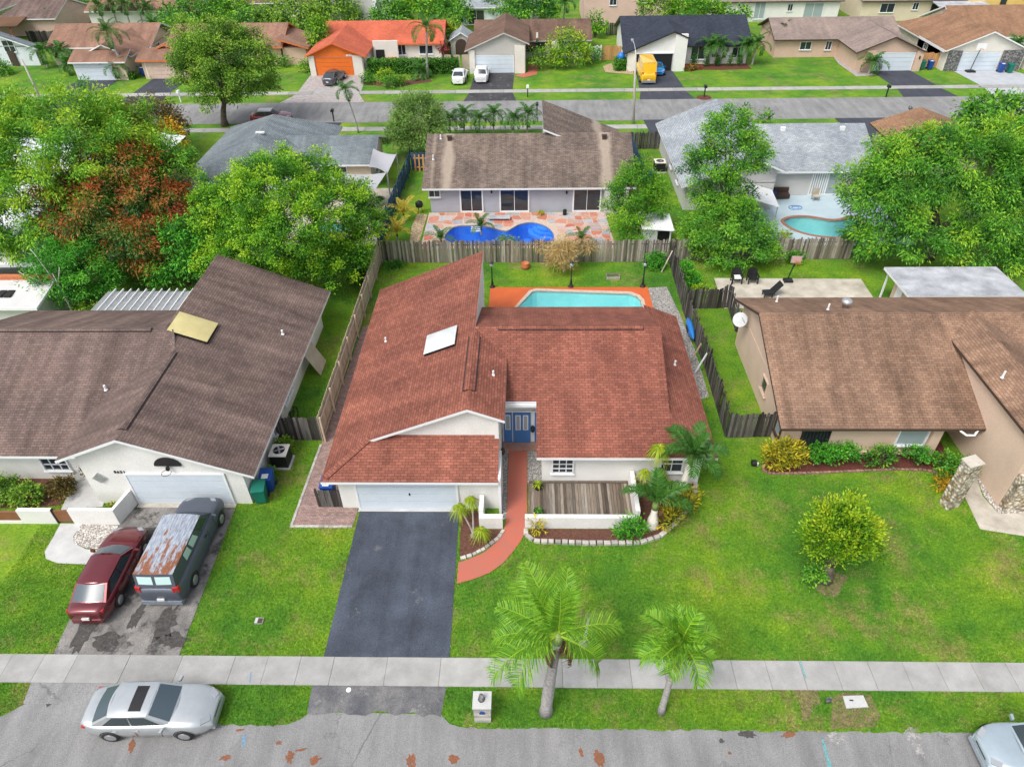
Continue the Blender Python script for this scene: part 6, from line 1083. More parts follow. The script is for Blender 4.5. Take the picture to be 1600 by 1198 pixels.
def hedge(name, label, x0, y0, x1, y1, h, mat, seed=1, leaf=.14):
    t = thing(name, label, 'hedge', ((x0+x1)/2, (y0+y1)/2, 0)); r = np.random.default_rng(seed); A = (x1-x0)*(y1-y0)+(x1-x0+y1-y0)*2*h; n = int(A*90); P = np.stack([r.uniform(x0, x1, n), r.uniform(y0, y1, n), r.uniform(0, h, n)], 1); f = r.integers(0, 4, n)
    P[f == 0, 2] = h; P[f == 1, 1] = y0; P[f == 2, 0] = np.where(r.random((f == 2).sum()) < .5, x0, x1); P[f == 3, 1] = np.where(r.random((f == 3).sum()) < .6, y0, y1); P += r.normal(0, .05, P.shape)
    D = unit(r.normal(0, 1, P.shape)+np.array([0, -.2, .5])); Nn = unit(r.normal(0, .6, P.shape)+np.array([0, -.5, .7])); L = leaf*r.uniform(.7, 1.3, n); V, F = leaf_quads(P, D, Nn, L, L*.6); npmesh('foliage', V, F, mat, t, tint=r.normal(.5, .28, n)); MB().box(x0+.1, y0+.1, 0, x1-.1, y1-.1, h-.12).build('twigs', 'leaf_core', t); return t
M['leaf_core'] = plain('hedge_twigs', (.02, .05, .01), (.012, .03, .008), 5, .9)
hedge('clipped_hedge', 'long clipped hedge in front of the orange-roofed house', -21.3, 98.2, -9.4, 99.4, 1.7, 'leaf_green', 1, .22); hedge('clipped_hedge', 'dark square hedge left of the open garage', 11.6, 98.6, 13.2, 100.6, 1.3, 'leaf_green', 2, .2); hedge('clipped_hedge', 'low ring hedge round the tall palm at upper left', -54.6, 97.0, -52.6, 98.2, .7, 'leaf_green', 3, .2)
for i, (lab, px, py, r_, m) in enumerate([('leftmost round topiary ball in the orange house bed', 575.5, 127, .75, 'leaf_green'), ('yellow topiary ball in the orange house bed', 604, 125, .95, 'leaf_lime'), ('middle dark topiary ball in the orange house bed', 612, 133, .85, 'leaf_green'), ('right topiary ball in the orange house bed', 626, 129, .8, 'leaf_olive')]):
    p = at(px, py+4); shrub('topiary_ball', lab, [(p.x, p.y, r_*.8, r_, r_, r_*.9)], m, group='topiary balls', seed=180+i, leaf=.2, per=18, rc=.34, tint=(.5, .2))
for i, (x_, y_) in enumerate([(22.4, 100.6), (24.0, 100.5), (25.6, 100.6), (27.2, 100.5), (28.4, 100.6)]):
    shrub('dwarf_conifer', ['first', 'second', 'third', 'fourth', 'fifth'][i]+' dark conifer from the left along the navy-roofed house', [(x_, y_, .5, .32, .32, .5), (x_, y_, 1.05, .2, .2, .45)], 'leaf_green', group='dwarf conifers', seed=190+i, leaf=.16, per=16, rc=.22, tint=(.25, .2))
sheet('planting_bed', [(20.9, 98.2), (23, 98.9), (25.5, 98.7), (29.8, 99.0), (29.8, 101.6), (20.9, 101.6)], 'mulch', .02, hard=False); sheet('planting_bed', xy([(566, 128), (600, 126), (672, 124), (676, 128), (640, 133), (610, 137), (570, 132)]), 'mulch_br', .02, hard=False)
shrub('flower_bed', 'colourful flowers at the foot of the white garage pier', [(21.3, 98.6, .4, .6, .5, .35), (22.3, 98.8, .35, .6, .4, .3)], 'leaf_mangored', seed=198, leaf=.2, per=18, rc=.3, tint=(.6, .35))
for i, (px, py, Y, rx, rz, m) in enumerate([(300, 28, 124, 40, 22, 'leaf_green'), (345, 18, 130, 40, 20, 'leaf_bright'), (400, 40, 120, 38, 18, 'leaf_green'), (452, 32, 119, 45, 28, 'leaf_olive'), (520, 20, 123, 38, 24, 'leaf_olive'), (612, 22, 121, 26, 16, 'leaf_green'), (650, 12, 124, 32, 20, 'leaf_bright'), (705, 18, 123, 26, 22, 'leaf_green'), (700, 48, 113, 12, 12, 'leaf_lime'), (830, 12, 121, 36, 24, 'leaf_green'), (800, 5, 128, 35, 20, 'leaf_green'), (1030, 12, 119, 26, 18, 'leaf_olive'), (1085, 14, 118, 36, 16, 'leaf_bright'), (1145, 22, 117, 20, 10, 'leaf_bright'), (1070, -8, 140, 60, 18, 'leaf_green'), (930, 40, 117, 12, 16, 'leaf_bright'), (1330, 8, 136, 12, 10, 'leaf_lime'), (1490, 4, 134, 25, 10, 'leaf_green'), (760, -6, 140, 60, 14, 'leaf_green'), (420, -4, 145, 60, 16, 'leaf_green'), (120, -4, 142, 50, 14, 'leaf_pale'), (590, -8, 142, 60, 14, 'leaf_olive'), (775, 60, 112, 9, 12, 'leaf_pale'), (280, 45, 116, 30, 12, 'leaf_green')]):
    place = ['far left', 'left', 'centre-left', 'centre', 'centre-right', 'right', 'far right']; L = [lob(px, py, Y, rx, rz), lob(px+rx*.5, py+rz*.3, Y-.5, rx*.6, rz*.7), lob(px-rx*.5, py+rz*.25, Y-.4, rx*.6, rz*.7)]
    tree('backyard_tree', ['green', 'fresh green', 'dense green', 'olive-green', 'yellowish green', 'dark green', 'bushy', 'broad', 'round', 'tall', 'ragged', 'mixed olive', 'wide bright', 'low bright', 'distant', 'narrow bright', 'tiny lime', 'distant right-hand', 'distant central', 'distant left-hand', 'pale distant', 'distant olive', 'small pale', 'low dark'][i]+' tree among the back gardens, %s of the top edge' % place[min(6, max(0, int(px/229)))], (L[0][0], L[0][1]), .2, L, m, seed=210+i, tint=(.5, .27), group='trees of the back gardens', limbs=3, **FT)
# ---------------------------------------------------------------- vehicles
M['silver'] = paint('silver_paint', (.50, .53, .54), .55, .28); M['maroon'] = paint('maroon_paint', (.15, .012, .018), .4, .22, 1.0); M['vangrey'] = paint('dull_grey_van_paint', (.085, .10, .13), .2, .5, .2); M['iceblue'] = paint('ice_blue_paint', (.42, .50, .55), .4, .22, 1.0); M['white_car'] = paint('white_car_paint', (.76, .77, .78), .0, .3); M['yellow_van'] = paint('yellow_van_paint', (.82, .47, .01), .0, .35); M['grey_car'] = paint('grey_car_paint', (.10, .105, .125), .5, .25); M['blue_car'] = paint('blue_car_paint', (.01, .22, .55), .3, .25); M['red_car'] = paint('red_car_paint', (.25, .03, .04), .3, .3)
def rustmat():
    m, n, l, p = nm('rusted_van_roof'); tc = n.new('ShaderNodeTexCoord').outputs['Object']; v = scaled(n, l, tc, (.8, 2.6, 1)); f = noise(n, l, v, 1.6, 7, .72); f2 = noise(n, l, scaled(n, l, tc, (2.5, 14, 1)), 1.2, 5, .7); f3 = noise(n, l, tc, 18, 3)
    base = ramp(n, [(.35, (.16, .19, .24)), (.5, (.27, .31, .37)), (.66, (.42, .45, .49))]); l.new(f2, base.inputs[0]); sp = n.new('ShaderNodeSeparateXYZ'); l.new(tc, sp.inputs[0])
    gr = n.new('ShaderNodeMapRange'); l.new(sp.outputs['X'], gr.inputs['Value']); gr.inputs['From Min'].default_value = 1.2; gr.inputs['From Max'].default_value = -2.6; gr.inputs['To Min'].default_value = -.16; gr.inputs['To Max'].default_value = .07
    ad = n.new('ShaderNodeMath'); l.new(f, ad.inputs[0]); l.new(gr.outputs[0], ad.inputs[1]); rm = ramp(n, [(.49, (0, 0, 0)), (.56, (1, 1, 1))]); l.new(ad.outputs[0], rm.inputs[0]); rc_ = ramp(n, [(.3, (.13, .045, .02)), (.7, (.30, .115, .05))]); l.new(f3, rc_.inputs[0])
    l.new(mix(n, l, 'MIX', rm.outputs[0], base.outputs[0], rc_.outputs[0]), p.inputs['Base Color']); p.inputs['Roughness'].default_value = .7; return m
M['rustroof'] = rustmat()
car('sedan', 'silver sedan with black sunroof parked at the kerb, lower left', 'car', (-14.25, 12.5, .006), rad(1.5), 'silver', L=4.85, W=1.82, sunroof=True, glass='glass_blue')
car('sedan', 'maroon sedan parked in the left driveway', 'car', (-18.85, 18.75, .022), rad(91.5), 'maroon', L=4.85, W=1.84, hood=.98, trunk=1.04, roofz=1.45, glass='glass_blue')
car('cargo_van', 'grey cargo van with rust-streaked roof in the left driveway', 'van', (-15.95, 20.05, .022), rad(90), 'vangrey', L=5.5, W=2.0, hood=1.2, trunk=1.28, roofz=2.08, xw=1.45, xf=.72, xr=-2.5, xb=-2.68, belt=1.22, van=True, rear_split=True, roofmat='rustroof', tyre=.36, wb=(1.88, -1.6), side=[(.06, .26), (.34, .50), (.54, .68)], nose=.12)
car('hatchback', 'ice-blue car with black grille entering at the lower right', 'car', (18.45, 11.35, .006), rad(180), 'iceblue', L=4.5, W=1.82, hood=.96, trunk=1.05, roofz=1.5, belt=.96, nose=.3)
car('sedan', 'dark grey sedan on the pale drive of the orange garage', 'car', (at(522, 130).x, 95.3, .02), rad(80), 'grey_car', L=4.7, W=1.8)
car('sedan', 'white car parked on the grass beside the grey garage', 'car', (at(717, 133).x, 95.2, .02), rad(88), 'white_car', L=4.6, W=1.8)
car('suv', 'white car on the worn black driveway of the grey garage', 'car', (at(752, 130).x, 95.8, .02), rad(90), 'white_car', L=4.6, W=1.85, hood=1.1, trunk=1.1, roofz=1.65, belt=1.05, xr=-1.6, xb=-1.95)
car('panel_van', 'tall yellow panel van in front of the open garage', 'van', (at(1016, 140).x, 95.4, .02), rad(90), 'yellow_van', L=5.9, W=2.0, hood=1.3, trunk=1.4, roofz=2.6, xw=1.9, xf=1.2, xr=-2.75, xb=-2.9, belt=1.35, van=True, tyre=.36, wb=(1.95, -1.7), side=[(.04, .2)], nose=.12)
car('sports_car', 'bright blue car inside the open garage', 'car', (17.0, 97.6, .02), rad(-90), 'blue_car', L=3.2, W=1.75, hood=.85, trunk=.9, roofz=1.25, belt=.85, xw=.4, xf=0, xr=-.7, xb=-1.1, wb=(1.0, -.9))
car('sedan', 'dark red and white car on the far street above the blue-grey roof', 'car', (at(437, 181).x-.2, 79.85, .02), rad(2), 'red_car', L=4.5, W=1.8, roofmat='white_car')

# ---------------------------------------------------------------- street furniture and garden objects
mb = thing('mailbox_pillar', 'white stone mailbox pillar on the verge left of the tall palm', 'mailbox', (-1.72, 12.7, 0)); MB().prism([(-2.02, 12.42), (-1.42, 12.42), (-1.42, 12.98), (-2.02, 12.98)], 0, 1.12).build('pillar', 'w_white', mb)
for i in range(6): MB().box(-2.035, 12.405, .02+i*.18, -1.405, 12.418, .185+i*.18).build('stone_course', 'edge', mb)
MB().box(-2.07, 12.36, 1.12, -1.37, 13.03, 1.2).build('cap', 'concrete', mb); MB().extrude([(-1.82+.11*math.cos(a)+.1, 12.4, .78+.13*max(-.4, math.sin(a))) for a in (math.pi*(-.25+1.5*i/10) for i in range(11))], (0, -.03, 0)).build('mailbox_door', 'bin_blue', mb); MB().lathe(-1.74, 12.72, [(.14, 1.2), (.1, 1.26), (.06, 1.32), (.1, 1.4), (.08, 1.5), (.02, 1.55)], 10).build('finial', 'stone_grey', mb)
HARD.append([(-2.1, 12.35), (-1.35, 12.35), (-1.35, 13.05), (-2.1, 13.05)])
yl = thing('yard_post', 'white leaning yard post with a dry brown cap on the front lawn', 'post', (2.35, 15.6, 0)); MB().tube([(2.35, 15.75, 0), (2.42, 15.85, 1.1), (2.45, 15.9, 1.75)], [.075, .06, .055], 9).build('post', 'bark_white', yl); MB().tube([(2.48, 15.9, 1.78), (2.2, 15.95, 1.86), (1.95, 15.95, 1.7)], [.09, .11, .04], 8).build('dry_cap', 'frond_brown', yl); MB().lathe(2.3, 15.7, [(.02, .0), (.22, .0), (.15, .1), (.02, .13)], 9).build('footing', 'bark_lt', yl)
mc = MB().box(-11.75, 16.5, .0, -11.4, 16.75, .1).build('meter_box', 'concrete', None, label='small concrete meter box in the left lawn', cat='utility box'); MB().box(-11.62, 16.48, .1, -11.42, 16.72, .115).build('lid', 'trim_br', mc)
us = MB().prism(xy([(1316, 1088), (1348, 1087), (1356, 1105), (1322, 1107)]), 0, .07).build('utility_slab', 'concrete', None, label='concrete utility slab in the bare verge', cat='utility cover'); MB().prism(xy([(1326, 1094), (1332, 1094), (1333, 1096), (1327, 1096)]), .07, .08).build('lifting_slot', 'black', us)
MB().lathe(at(545, 1078).x, at(545, 1078).y, [(.02, .02), (.1, .02), (.1, .05), (.02, .055)], 12).build('cleanout_cap', 'trim', None, label='small white round cap on the driveway apron', cat='utility cover')
MB().prism(xy([(1290, 1093), (1298, 1090), (1298, 1098), (1290, 1099)]), 0, .12).build('rock', 'stone_grey', None, label='grey rock beside the utility slab', cat='rock')
def wheelie(label, x, y, rz, body, lid='', h=1.08):
    t = thing('wheelie_bin', label, 'bin', (x, y, .02), 'wheeled refuse bins', rz); b0 = BASE[t]; BASE[t] = Vector((0, 0, 0))
    MB().rings([[(-a, -b, z), (a, -b, z), (a, b, z), (-a, b, z)] for a, b, z in ((.24, .27, .08), (.30, .36, h-.12), (.31, .37, h-.06))]).build('body', body, t); MB().extrude([(-.33, -.4, h-.04), (.33, -.4, h-.04), (.33, .40, h+.05), (-.33, .40, h+.05)], (0, 0, -.05)).build('lid', lid or body, t); MB().box(-.3, .38, h-.12, .3, .44, h-.06).build('handle', body, t)
    for s in (-1, 1): MB().rings([[(s*.27+o_, .3+.12*math.cos(a), .12+.12*math.sin(a)) for a in (2*math.pi*k/12 for k in range(12))] for o_ in (-.03, .03)]).build('wheel', 'tyre', t)
    MB().box(-.16, -.32, h+.0, .16, -.02, h+.03).build('label_patch', 'trim', t) if body == 'bin_blue' else None
    BASE[t] = b0; return t
wheelie('green bin at the corner of the left garage', -13.45, 23.45, rad(8), 'bin_green'); wheelie('blue bin behind the green one at the left garage', -13.3, 24.25, rad(5), 'bin_blue'); wheelie('blue bin behind the dark gate of the red-roofed house', -10.0, 23.6, 0, 'bin_blue', h=1.25)
wheelie('green bin beside the peach garage pier', 51.6, 98.0, 0, 'bin_green'); wheelie('blue bin beside the green one at the peach garage', 52.6, 97.9, 0, 'bin_blue'); wheelie('blue bin at the grey stone pier, upper right', 60.9, 96.3, 0, 'bin_blue'); wheelie('green bin in front of the stone pier, upper right', 61.9, 96.0, 0, 'bin_green'); wheelie('blue bin beside the tan garage at upper left', -52.0, 98.8, 0, 'bin_blue'); wheelie('dark green bin right of the white fence at upper left', -51.0, 98.4, 0, 'bin_green')
MB().box(-53.2, 100.4, 0, -50.6, 100.5, 2.0).build('white_gate', 'f_white', None, label='white gate between the tan and peach houses', cat='gate')
def ac(label, x, y, s=.85):
    t = thing('air_conditioner', label, 'air conditioner', (x, y, 0)); MB().box(x-s*.62, y-s*.62, 0, x+s*.62, y+s*.62, .07).build('pad', 'concrete', t); MB().box(x-s/2, y-s/2, .07, x+s/2, y+s/2, .9).build('casing', 'black', t); MB().box(x-s/2-.03, y-s/2-.03, .9, x+s/2+.03, y+s/2+.03, .97).build('top_panel', 'w_offw', t); MB().lathe(x, y, [(.01, .975), (s*.36, .975), (s*.36, .985), (.01, .985)], 18).build('fan_guard', 'black', t)
    for k in range(4): a = k*math.pi/2+.4; MB().obox((x+.15*math.cos(a), y+.15*math.sin(a), .99), (.14*math.cos(a), .14*math.sin(a), 0), (-.045*math.sin(a), .045*math.cos(a), .01), (0, 0, .004)).build('fan_blade', 'metal', t)
    HARD.append([(x-.6, y-.6), (x+.6, y-.6), (x+.6, y+.6), (x-.6, y+.6)])
ac('black air conditioner beside the left brown-roofed house', -13.15, 26.1); ac('dark air conditioner beside the pale grey house', 12.6, 65.2, 1.0)
bk = thing('folded_bicycle', 'dark bicycle and clutter leaning on the left house wall', 'bicycle', (-13.3, 29.2, 0))
for k, yy in enumerate((28.75, 29.75)): MB().tube([(-13.35-.05*math.sin(a), yy+.33*math.cos(a), .36+.33*math.sin(a)) for a in (2*math.pi*i/14 for i in range(15))], .035, 5).build('wheel', 'tyre', bk)
MB().tube([(-13.4, 28.75, .36), (-13.35, 29.1, .85), (-13.35, 29.55, .8), (-13.4, 29.2, .36), (-13.35, 29.1, .85)], .03, 5).build('frame', 'black', bk); MB().tube([(-13.4, 29.75, .36), (-13.35, 29.55, .95), (-13.1, 29.5, 1.0)], .025, 5).build('handlebar', 'black', bk); MB().obox((-13.35, 29.05, .95), (0, .14, 0), (.07, 0, 0), (0, 0, .03)).build('saddle', 'black', bk)
for i, x_ in enumerate((-2.6, 3.13, 8.34)):
    t = thing('garden_lamp', ['left', 'middle', 'right'][i]+' of the three black lamp posts along the orange deck', 'lamp post', (x_, 43.95, 0), 'lamp posts along the pool deck'); MB().lathe(x_, 43.95, [(.2, 0), (.2, .08), (.11, .2), (.07, .5), (.045, .8), (.04, 1.7), (.07, 1.72)], 10).build('post', 'black', t); MB().lathe(x_, 43.95, [(.06, 1.72), (.13, 1.78), (.15, 1.95), (.1, 2.0)], 8).build('lantern', 'glass_lt', t); MB().lathe(x_, 43.95, [(.17, 2.0), (.1, 2.08), (.02, 2.16)], 8).build('cap', 'black', t)
pt = MB().lathe(-.2, 46.7, [(.24, 0), (.34, .12), (.36, .28), (.28, .42), (.30, .46), (.24, .46), (.2, .3), (.05, .28)], 14).build('terracotta_pot', 'terracotta', None, label='round terracotta pot on the lawn by the back fence', cat='pot', smooth=True)
ky = MB(); ky.rings([[(10.62+r_*w_*.5*math.cos(a)*.6, y_, .55+r_*.36*math.sin(a)) for a in (2*math.pi*k/10 for k in range(10))] for y_, r_, w_ in ((36.6, .05, .6), (36.9, .55, .7), (37.4, .95, .7), (38.0, 1.0, .7), (38.5, .85, .7), (38.9, .4, .6), (39.05, .05, .6))]); ko = ky.build('kayak', 'kayak', None, label='blue kayak leaning on the dark side fence', cat='kayak', smooth=True); MB().obox((10.4, 37.8, .55), (.02, 0, 0), (0, .3, 0), (0, 0, .13)).build('cockpit', 'black', ko)
MB().tube([(10.0, 46.0, 0), (10.75, 46.6, 1.5)], .04, 6).build('leaning_pole', 'bark_white', None, label='pale pole leaning in the back corner of the pool yard', cat='pole')
for i, (x_, y_) in enumerate(((10.35, 34.8), (10.5, 33.8))): MB().obox((x_, y_, .8), (.25, 0, .75), (0, .06, 0), (-.02, 0, .02)).build('white_board', 'trim' if i else 'f_tan', None, label=['tan board propped on the dark side fence', 'white length of trim propped on the dark side fence'][i], cat='board')
t = thing('raised_frame', 'small grey timber frame on the pool lawn', 'planter', (6.3, 45.3, 0))
for a in ((5.8, 44.95, 6.8, 45.03), (5.8, 45.5, 6.8, 45.58), (5.8, 45.03, 5.88, 45.5), (6.72, 45.03, 6.8, 45.5)): MB().box(a[0], a[1], 0, a[2], a[3], .18).build('plank', 'f_grey', t)
def armchair(label, x, y, rz, cloth=False):
    t = thing('wicker_armchair', label, 'chair', (x, y, .03), 'black wicker armchairs', rz); b0 = BASE[t]; BASE[t] = Vector((0, 0, 0))
    MB().box(-.3, -.3, .36, .3, .3, .44).build('seat', 'black', t); MB().grid(lambda a, c: (-.36+.72*a, .28+.1*c-.1*(2*a-1)**2, .4+.62*c*(1-.28*abs(2*a-1)**3)), 8, 5).build('backrest', 'black', t, smooth=True)
    for s in (-1, 1):
        MB().box(s*.33-.05, -.3, .6, s*.33+.05, .28, .66).build('armrest', 'black', t)
        for yy in (-.28, .24): MB().box(s*.33-.035, yy-.035, 0, s*.33+.035, yy+.035, .62).build('leg', 'black', t)
    if cloth: MB().box(-.26, -.31, .442, .26, .2, .50).build('cushion', 'trim', t)
    BASE[t] = b0; return t
armchair('black wicker armchair with white cushion on the stained patio', 15.2, 44.5, 0, True); armchair('black wicker armchair without cushion, right of the cushioned one', 16.35, 44.5, 0)
rc2 = thing('reclining_chair', 'black reclining chair near the tan roof edge', 'chair', (17.2, 42.7, .03)); MB().obox((17.0, 42.6, .35), (.35, .05, 0), (-.04, .3, 0), (0, 0, .04)).build('seat', 'black', rc2); MB().obox((17.55, 42.75, .65), (.3, .05, .35), (-.04, .3, 0), (-.02, 0, .03)).build('backrest', 'black', rc2)
for dx, dy in ((-.3, -.25), (-.3, .25), (.25, -.2), (.25, .3)): MB().box(17.0+dx-.03, 42.6+dy-.03, 0, 17.0+dx+.03, 42.6+dy+.03, .34).build('leg', 'black', rc2)
def hoop(label, x, y, h=2.9, face=-1, board='trim', s=1.0, base='black'):
    t = thing('basketball_hoop', label, 'basketball hoop', (x, y, 0)); MB().rings([[(x-a, y-b, z), (x+a, y-b, z), (x+a, y+b, z), (x-a, y+b, z)] for a, b, z in ((.55*s, .4*s, .02), (.5*s, .35*s, .2), (.2*s, .15*s, .28))]).build('base', base, t); MB().tube([(x, y+.1, .2), (x+.1, y, h*.6), (x+.12, y+face*.25, h)], .05, 7).build('pole', 'black', t); MB().box(x-.5*s, y+face*.35, h-.15, x+.7*s, y+face*.3, h+.6*s).build('backboard', board, t); MB().tube([(x+.1+.22*math.cos(a), y+face*.6+.22*math.sin(a), h) for a in (2*math.pi*i/12 for i in range(13))], .018, 5).build('rim', 'trim_or', t)
hoop('small portable hoop on the stained patio', 19.0, 44.6, 1.9, s=.6, board='pinkb'); hoop('portable basketball hoop on the grey concrete drive', 57.3, 96.6, 2.9, board='trim')
MB().tube([(13.9, 41.5, 0), (13.95, 41.6, 2.6)], .04, 6).build('black_pole', 'black', None, label='thin black pole at the corner of the tan roof', cat='pole')
# street lights
def streetlight(label, x, y, h, tilt=(0, 0), head=True):
    t = thing('street_light', label, 'street light', (x, y, 0)); top = (x+tilt[0], y+tilt[1], h); MB().tube([(x, y, 0), ((x+top[0])/2, (y+top[1])/2, h/2), top], [.15, .12, .09], 9).build('pole', 'concrete_pole', t, smooth=True)
    if head: MB().tube([(top[0], top[1], h-.05), (top[0]-.1, top[1]+.5, h+.5), (top[0]-.25, top[1]+1.0, h+.8)], .04, 6).build('arm', 'metal', t); MB().obox((top[0]-.3, top[1]+1.2, h+.82), (.12, .0, 0), (0, .3, 0), (0, 0, .07)).build('lamp_head', 'metal', t)
M['concrete_pole'] = plain('concrete_pole', (.50, .47, .42), (.42, .39, .35), 4, .9)
streetlight('tall concrete street light in the middle of the far street verge', 11.7, 78.3, 7.4, (-.45, .2)); streetlight('concrete pole on the far verge at upper left', -59.5, 86.95, 5.2, (-.25, 0), False)
def mailbox(label, x, y, post='black', box='black', h=1.1):
    t = thing('mailbox', label, 'mailbox', (x, y, 0), 'roadside mailboxes'); MB().box(x-.06, y-.06, 0, x+.06, y+.06, h).build('post', post, t); MB().extrude([(x-.16, y-.28, h), (x+.16, y-.28, h), (x+.16, y-.28, h+.2), (x+.09, y-.28, h+.3), (x-.09, y-.28, h+.3), (x-.16, y-.28, h+.2)], (0, .5, 0)).build('box', box, t)
for lab, px, py, a, b in (('grey mailbox on the far verge at the left edge', 33, 165, 'f_grey', 'stone_grey'), ('white mailbox beside the peach driveway', 283, 160, 'trim', 'trim'), ('black mailbox left of the slender verge palm', 522, 190, 'black', 'black'), ('black and white mailbox before the grey-brown house lawn', 824.5, 152, 'black', 'trim'), ('black mailbox in a flower ring before the navy-roofed house', 1100, 152, 'black', 'black'), ('black mailbox by the dark driveway at right', 1384, 152, 'black', 'black'), ('grey mailbox beside the verge palm at right', 1417, 187, 'stone_grey', 'stone_grey'), ('black mailbox beyond the grey-brown roof ridge', 839, 180, 'black', 'black')):
    p = at(px, py); mailbox(lab, p.x, p.y, a, b)
p = at(1100, 153); sheet('flower_ring', [(p.x+.9*math.cos(a), p.y+.9*math.sin(a)) for a in (2*math.pi*i/14 for i in range(14))], 'mulch', .03, hard=False)
# rear gardens of the middle row
for i, pts in enumerate([[(-14.2, 63.0, 3.2), (-12.0, 62.3, 2.9), (-12.3, 58.6, 2.6), (-14.0, 59.4, 2.9)], [(-16.3, 58.8, 2.6), (-12.4, 58.9, 2.6), (-13.0, 55.6, 2.3), (-16.0, 55.4, 2.3)]]):
    P = [Vector(q_) for q_ in pts]
    def sail(a, c, P=P): e = .12*math.sin(math.pi*a)*(1 if c > .5 else -1)*abs(2*c-1); p_ = (P[0]*(1-a)+P[1]*a)*(1-c)+(P[3]*(1-a)+P[2]*a)*c; return p_+(P[0]-P[3])*e*.8+Vector((0, 0, -.3*math.sin(math.pi*a)*math.sin(math.pi*c)))
    t = thing('shade_sail', ['grey shade sail at the gable of the blue-grey house', 'grey shade sail over the patio nearer the tree'][i], 'shade sail', (P[2].x, P[2].y, 0)); MB().grid(sail, 8, 8).build('canvas', 'canvas', t, smooth=True)
    for q_ in (P[1], P[2]): MB().tube([(q_.x+.05, q_.y, 0), (q_.x, q_.y, q_.z+.1)], .05, 6).build('pole', 'metal', t)
gr = thing('patio_umbrella', 'small folded dark patio umbrella on the rear patio', 'umbrella', (-14.2, 54.6, 0)); MB().lathe(-14.2, 54.6, [(.75, 1.75), (.5, 1.95), (.03, 2.15)], 8).build('canopy', 'black', gr); MB().tube([(-14.2, 54.6, 0), (-14.2, 54.6, 2.1)], .03, 6).build('pole', 'black', gr)
tb = thing('patio_table', 'dark patio table between the shade sails', 'table', (-13.2, 57.6, 0)); MB().lathe(-13.2, 57.6, [(.02, .7), (.6, .7), (.6, .76), (.02, .76)], 14).build('table_top', 'black', tb); MB().tube([(-13.2, 57.6, 0), (-13.2, 57.6, .7)], .05, 6).build('leg', 'black', tb)
pl = thing('wooden_pallet', 'orange-tinted pallet leaning on the blue fence', 'pallet', (-10.6, 65.4, 0))
for k in range(3): MB().obox((-10.9+k*.4, 65.5, .8), (.07, 0, 0), (0, .03, .0), (0, .1, .8)).build('slat', 'f_new', pl)
for z in (.3, 1.2): MB().box(-11.05, 65.55, z, -9.95, 65.62, z+.12).build('crosspiece', 'f_new', pl)
gb = thing('kettle_grill', 'black covered grill at the left corner of the lilac-grey house', 'grill', (-9.4, 56.3, 0)); MB().lathe(-9.4, 56.3, [(.1, .5), (.3, .6), (.34, .8), (.3, 1.0), (.1, 1.12), (.03, 1.16)], 12).build('kettle', 'black', gb)
for a in range(3): MB().tube([(-9.4+.12*math.cos(a*2.1), 56.3+.12*math.sin(a*2.1), .6), (-9.4+.3*math.cos(a*2.1), 56.3+.3*math.sin(a*2.1), 0)], .02, 5).build('leg', 'black', gb)
pp = at(845, 333); ppo = MB().lathe(pp.x, 55.7, [(.16, 0), (.22, .3), (.2, .3), (.05, .28)], 10).build('plant_pot', 'terracotta', None, label='potted plant against the lilac-grey wall', cat='pot'); rosette(ppo, (pp.x, 55.7, .35), 40, .5, 'spiky', seed=3, w=.05, name='foliage')
MB().lathe(at(882, 332).x, 55.7, [(.16, 0), (.17, .5), (.02, .52)], 10).build('black_urn', 'black', None, label='small black urn between the sliding doors', cat='urn')
lg = thing('sun_lounger', 'grey sun lounger at the pool edge on the flagstones', 'lounger', (-2.4, 54.9, 0)); MB().box(-3.4, 54.6, .2, -1.5, 55.2, .28).build('mattress', 'slab_grey', lg)
for x_ in (-3.3, -1.6): MB().box(x_, 54.62, .05, x_+.06, 55.18, .2).build('leg', 'metal', lg)
stp = thing('pool_ladder', 'white pool steps in the deep blue pool', 'pool ladder', (-4.3, 53.9, -.2))
for k in range(3): MB().box(-4.75, 53.5-k*.3, -.05-k*.02, -3.9, 53.62-k*.3, .02-k*.02).build('tread', 'trim', stp)
for k in range(3): MB().lathe(1.5, 54.0, [(.01, -.75+k*.2), (1.5-k*.38, -.75+k*.2), (1.5-k*.38, -.55+k*.2), (.01, -.55+k*.2)], 20).build('pool_step', 'plaster_b', p2)
fs = thing('white_shed', 'open white shed behind the back fence right of the patio', 'shed', (10.4, 50.3, 0)); wallbox(fs, 8.9, 49.2, 10.0, 51.2, 2.0, 'f_white'); MB().box(10.0, 49.3, .02, 11.0, 51.1, 1.7).build('dark_interior', 'black', fs); MB().extrude([(8.7, 48.9, 2.15), (11.2, 48.9, 1.95), (11.2, 51.5, 2.1), (8.7, 51.5, 2.3)], (0, 0, -.08)).build('roof', 'trim', fs); MB().box(10.95, 49.2, 0, 11.05, 49.35, 2.0).build('post', 'trim', fs)
ct = thing('outdoor_sofa', 'dark outdoor sofa under the pale grey wall', 'sofa', (21.9, 58.9, 0)); MB().box(20.9, 58.5, .15, 23.1, 59.2, .45).build('seat', 'trim_br', ct); MB().box(20.9, 59.1, .45, 23.1, 59.3, .85).build('backrest', 'trim_br', ct); MB().box(21.2, 58.6, .45, 21.9, 59.0, .65).build('blue_cushion', 'bin_blue', ct); MB().box(20.85, 58.5, .0, 20.95, 59.2, .7).build('armrest', 'trim_br', ct)
pc2 = thing('patio_chair', 'beige patio chair by the vertical blinds', 'chair', (25.3, 58.4, 0)); MB().box(25.0, 58.1, .4, 25.6, 58.6, .46).build('seat', 'board', pc2); MB().box(25.0, 58.55, .46, 25.6, 58.62, 1.05).build('backrest', 'board', pc2)
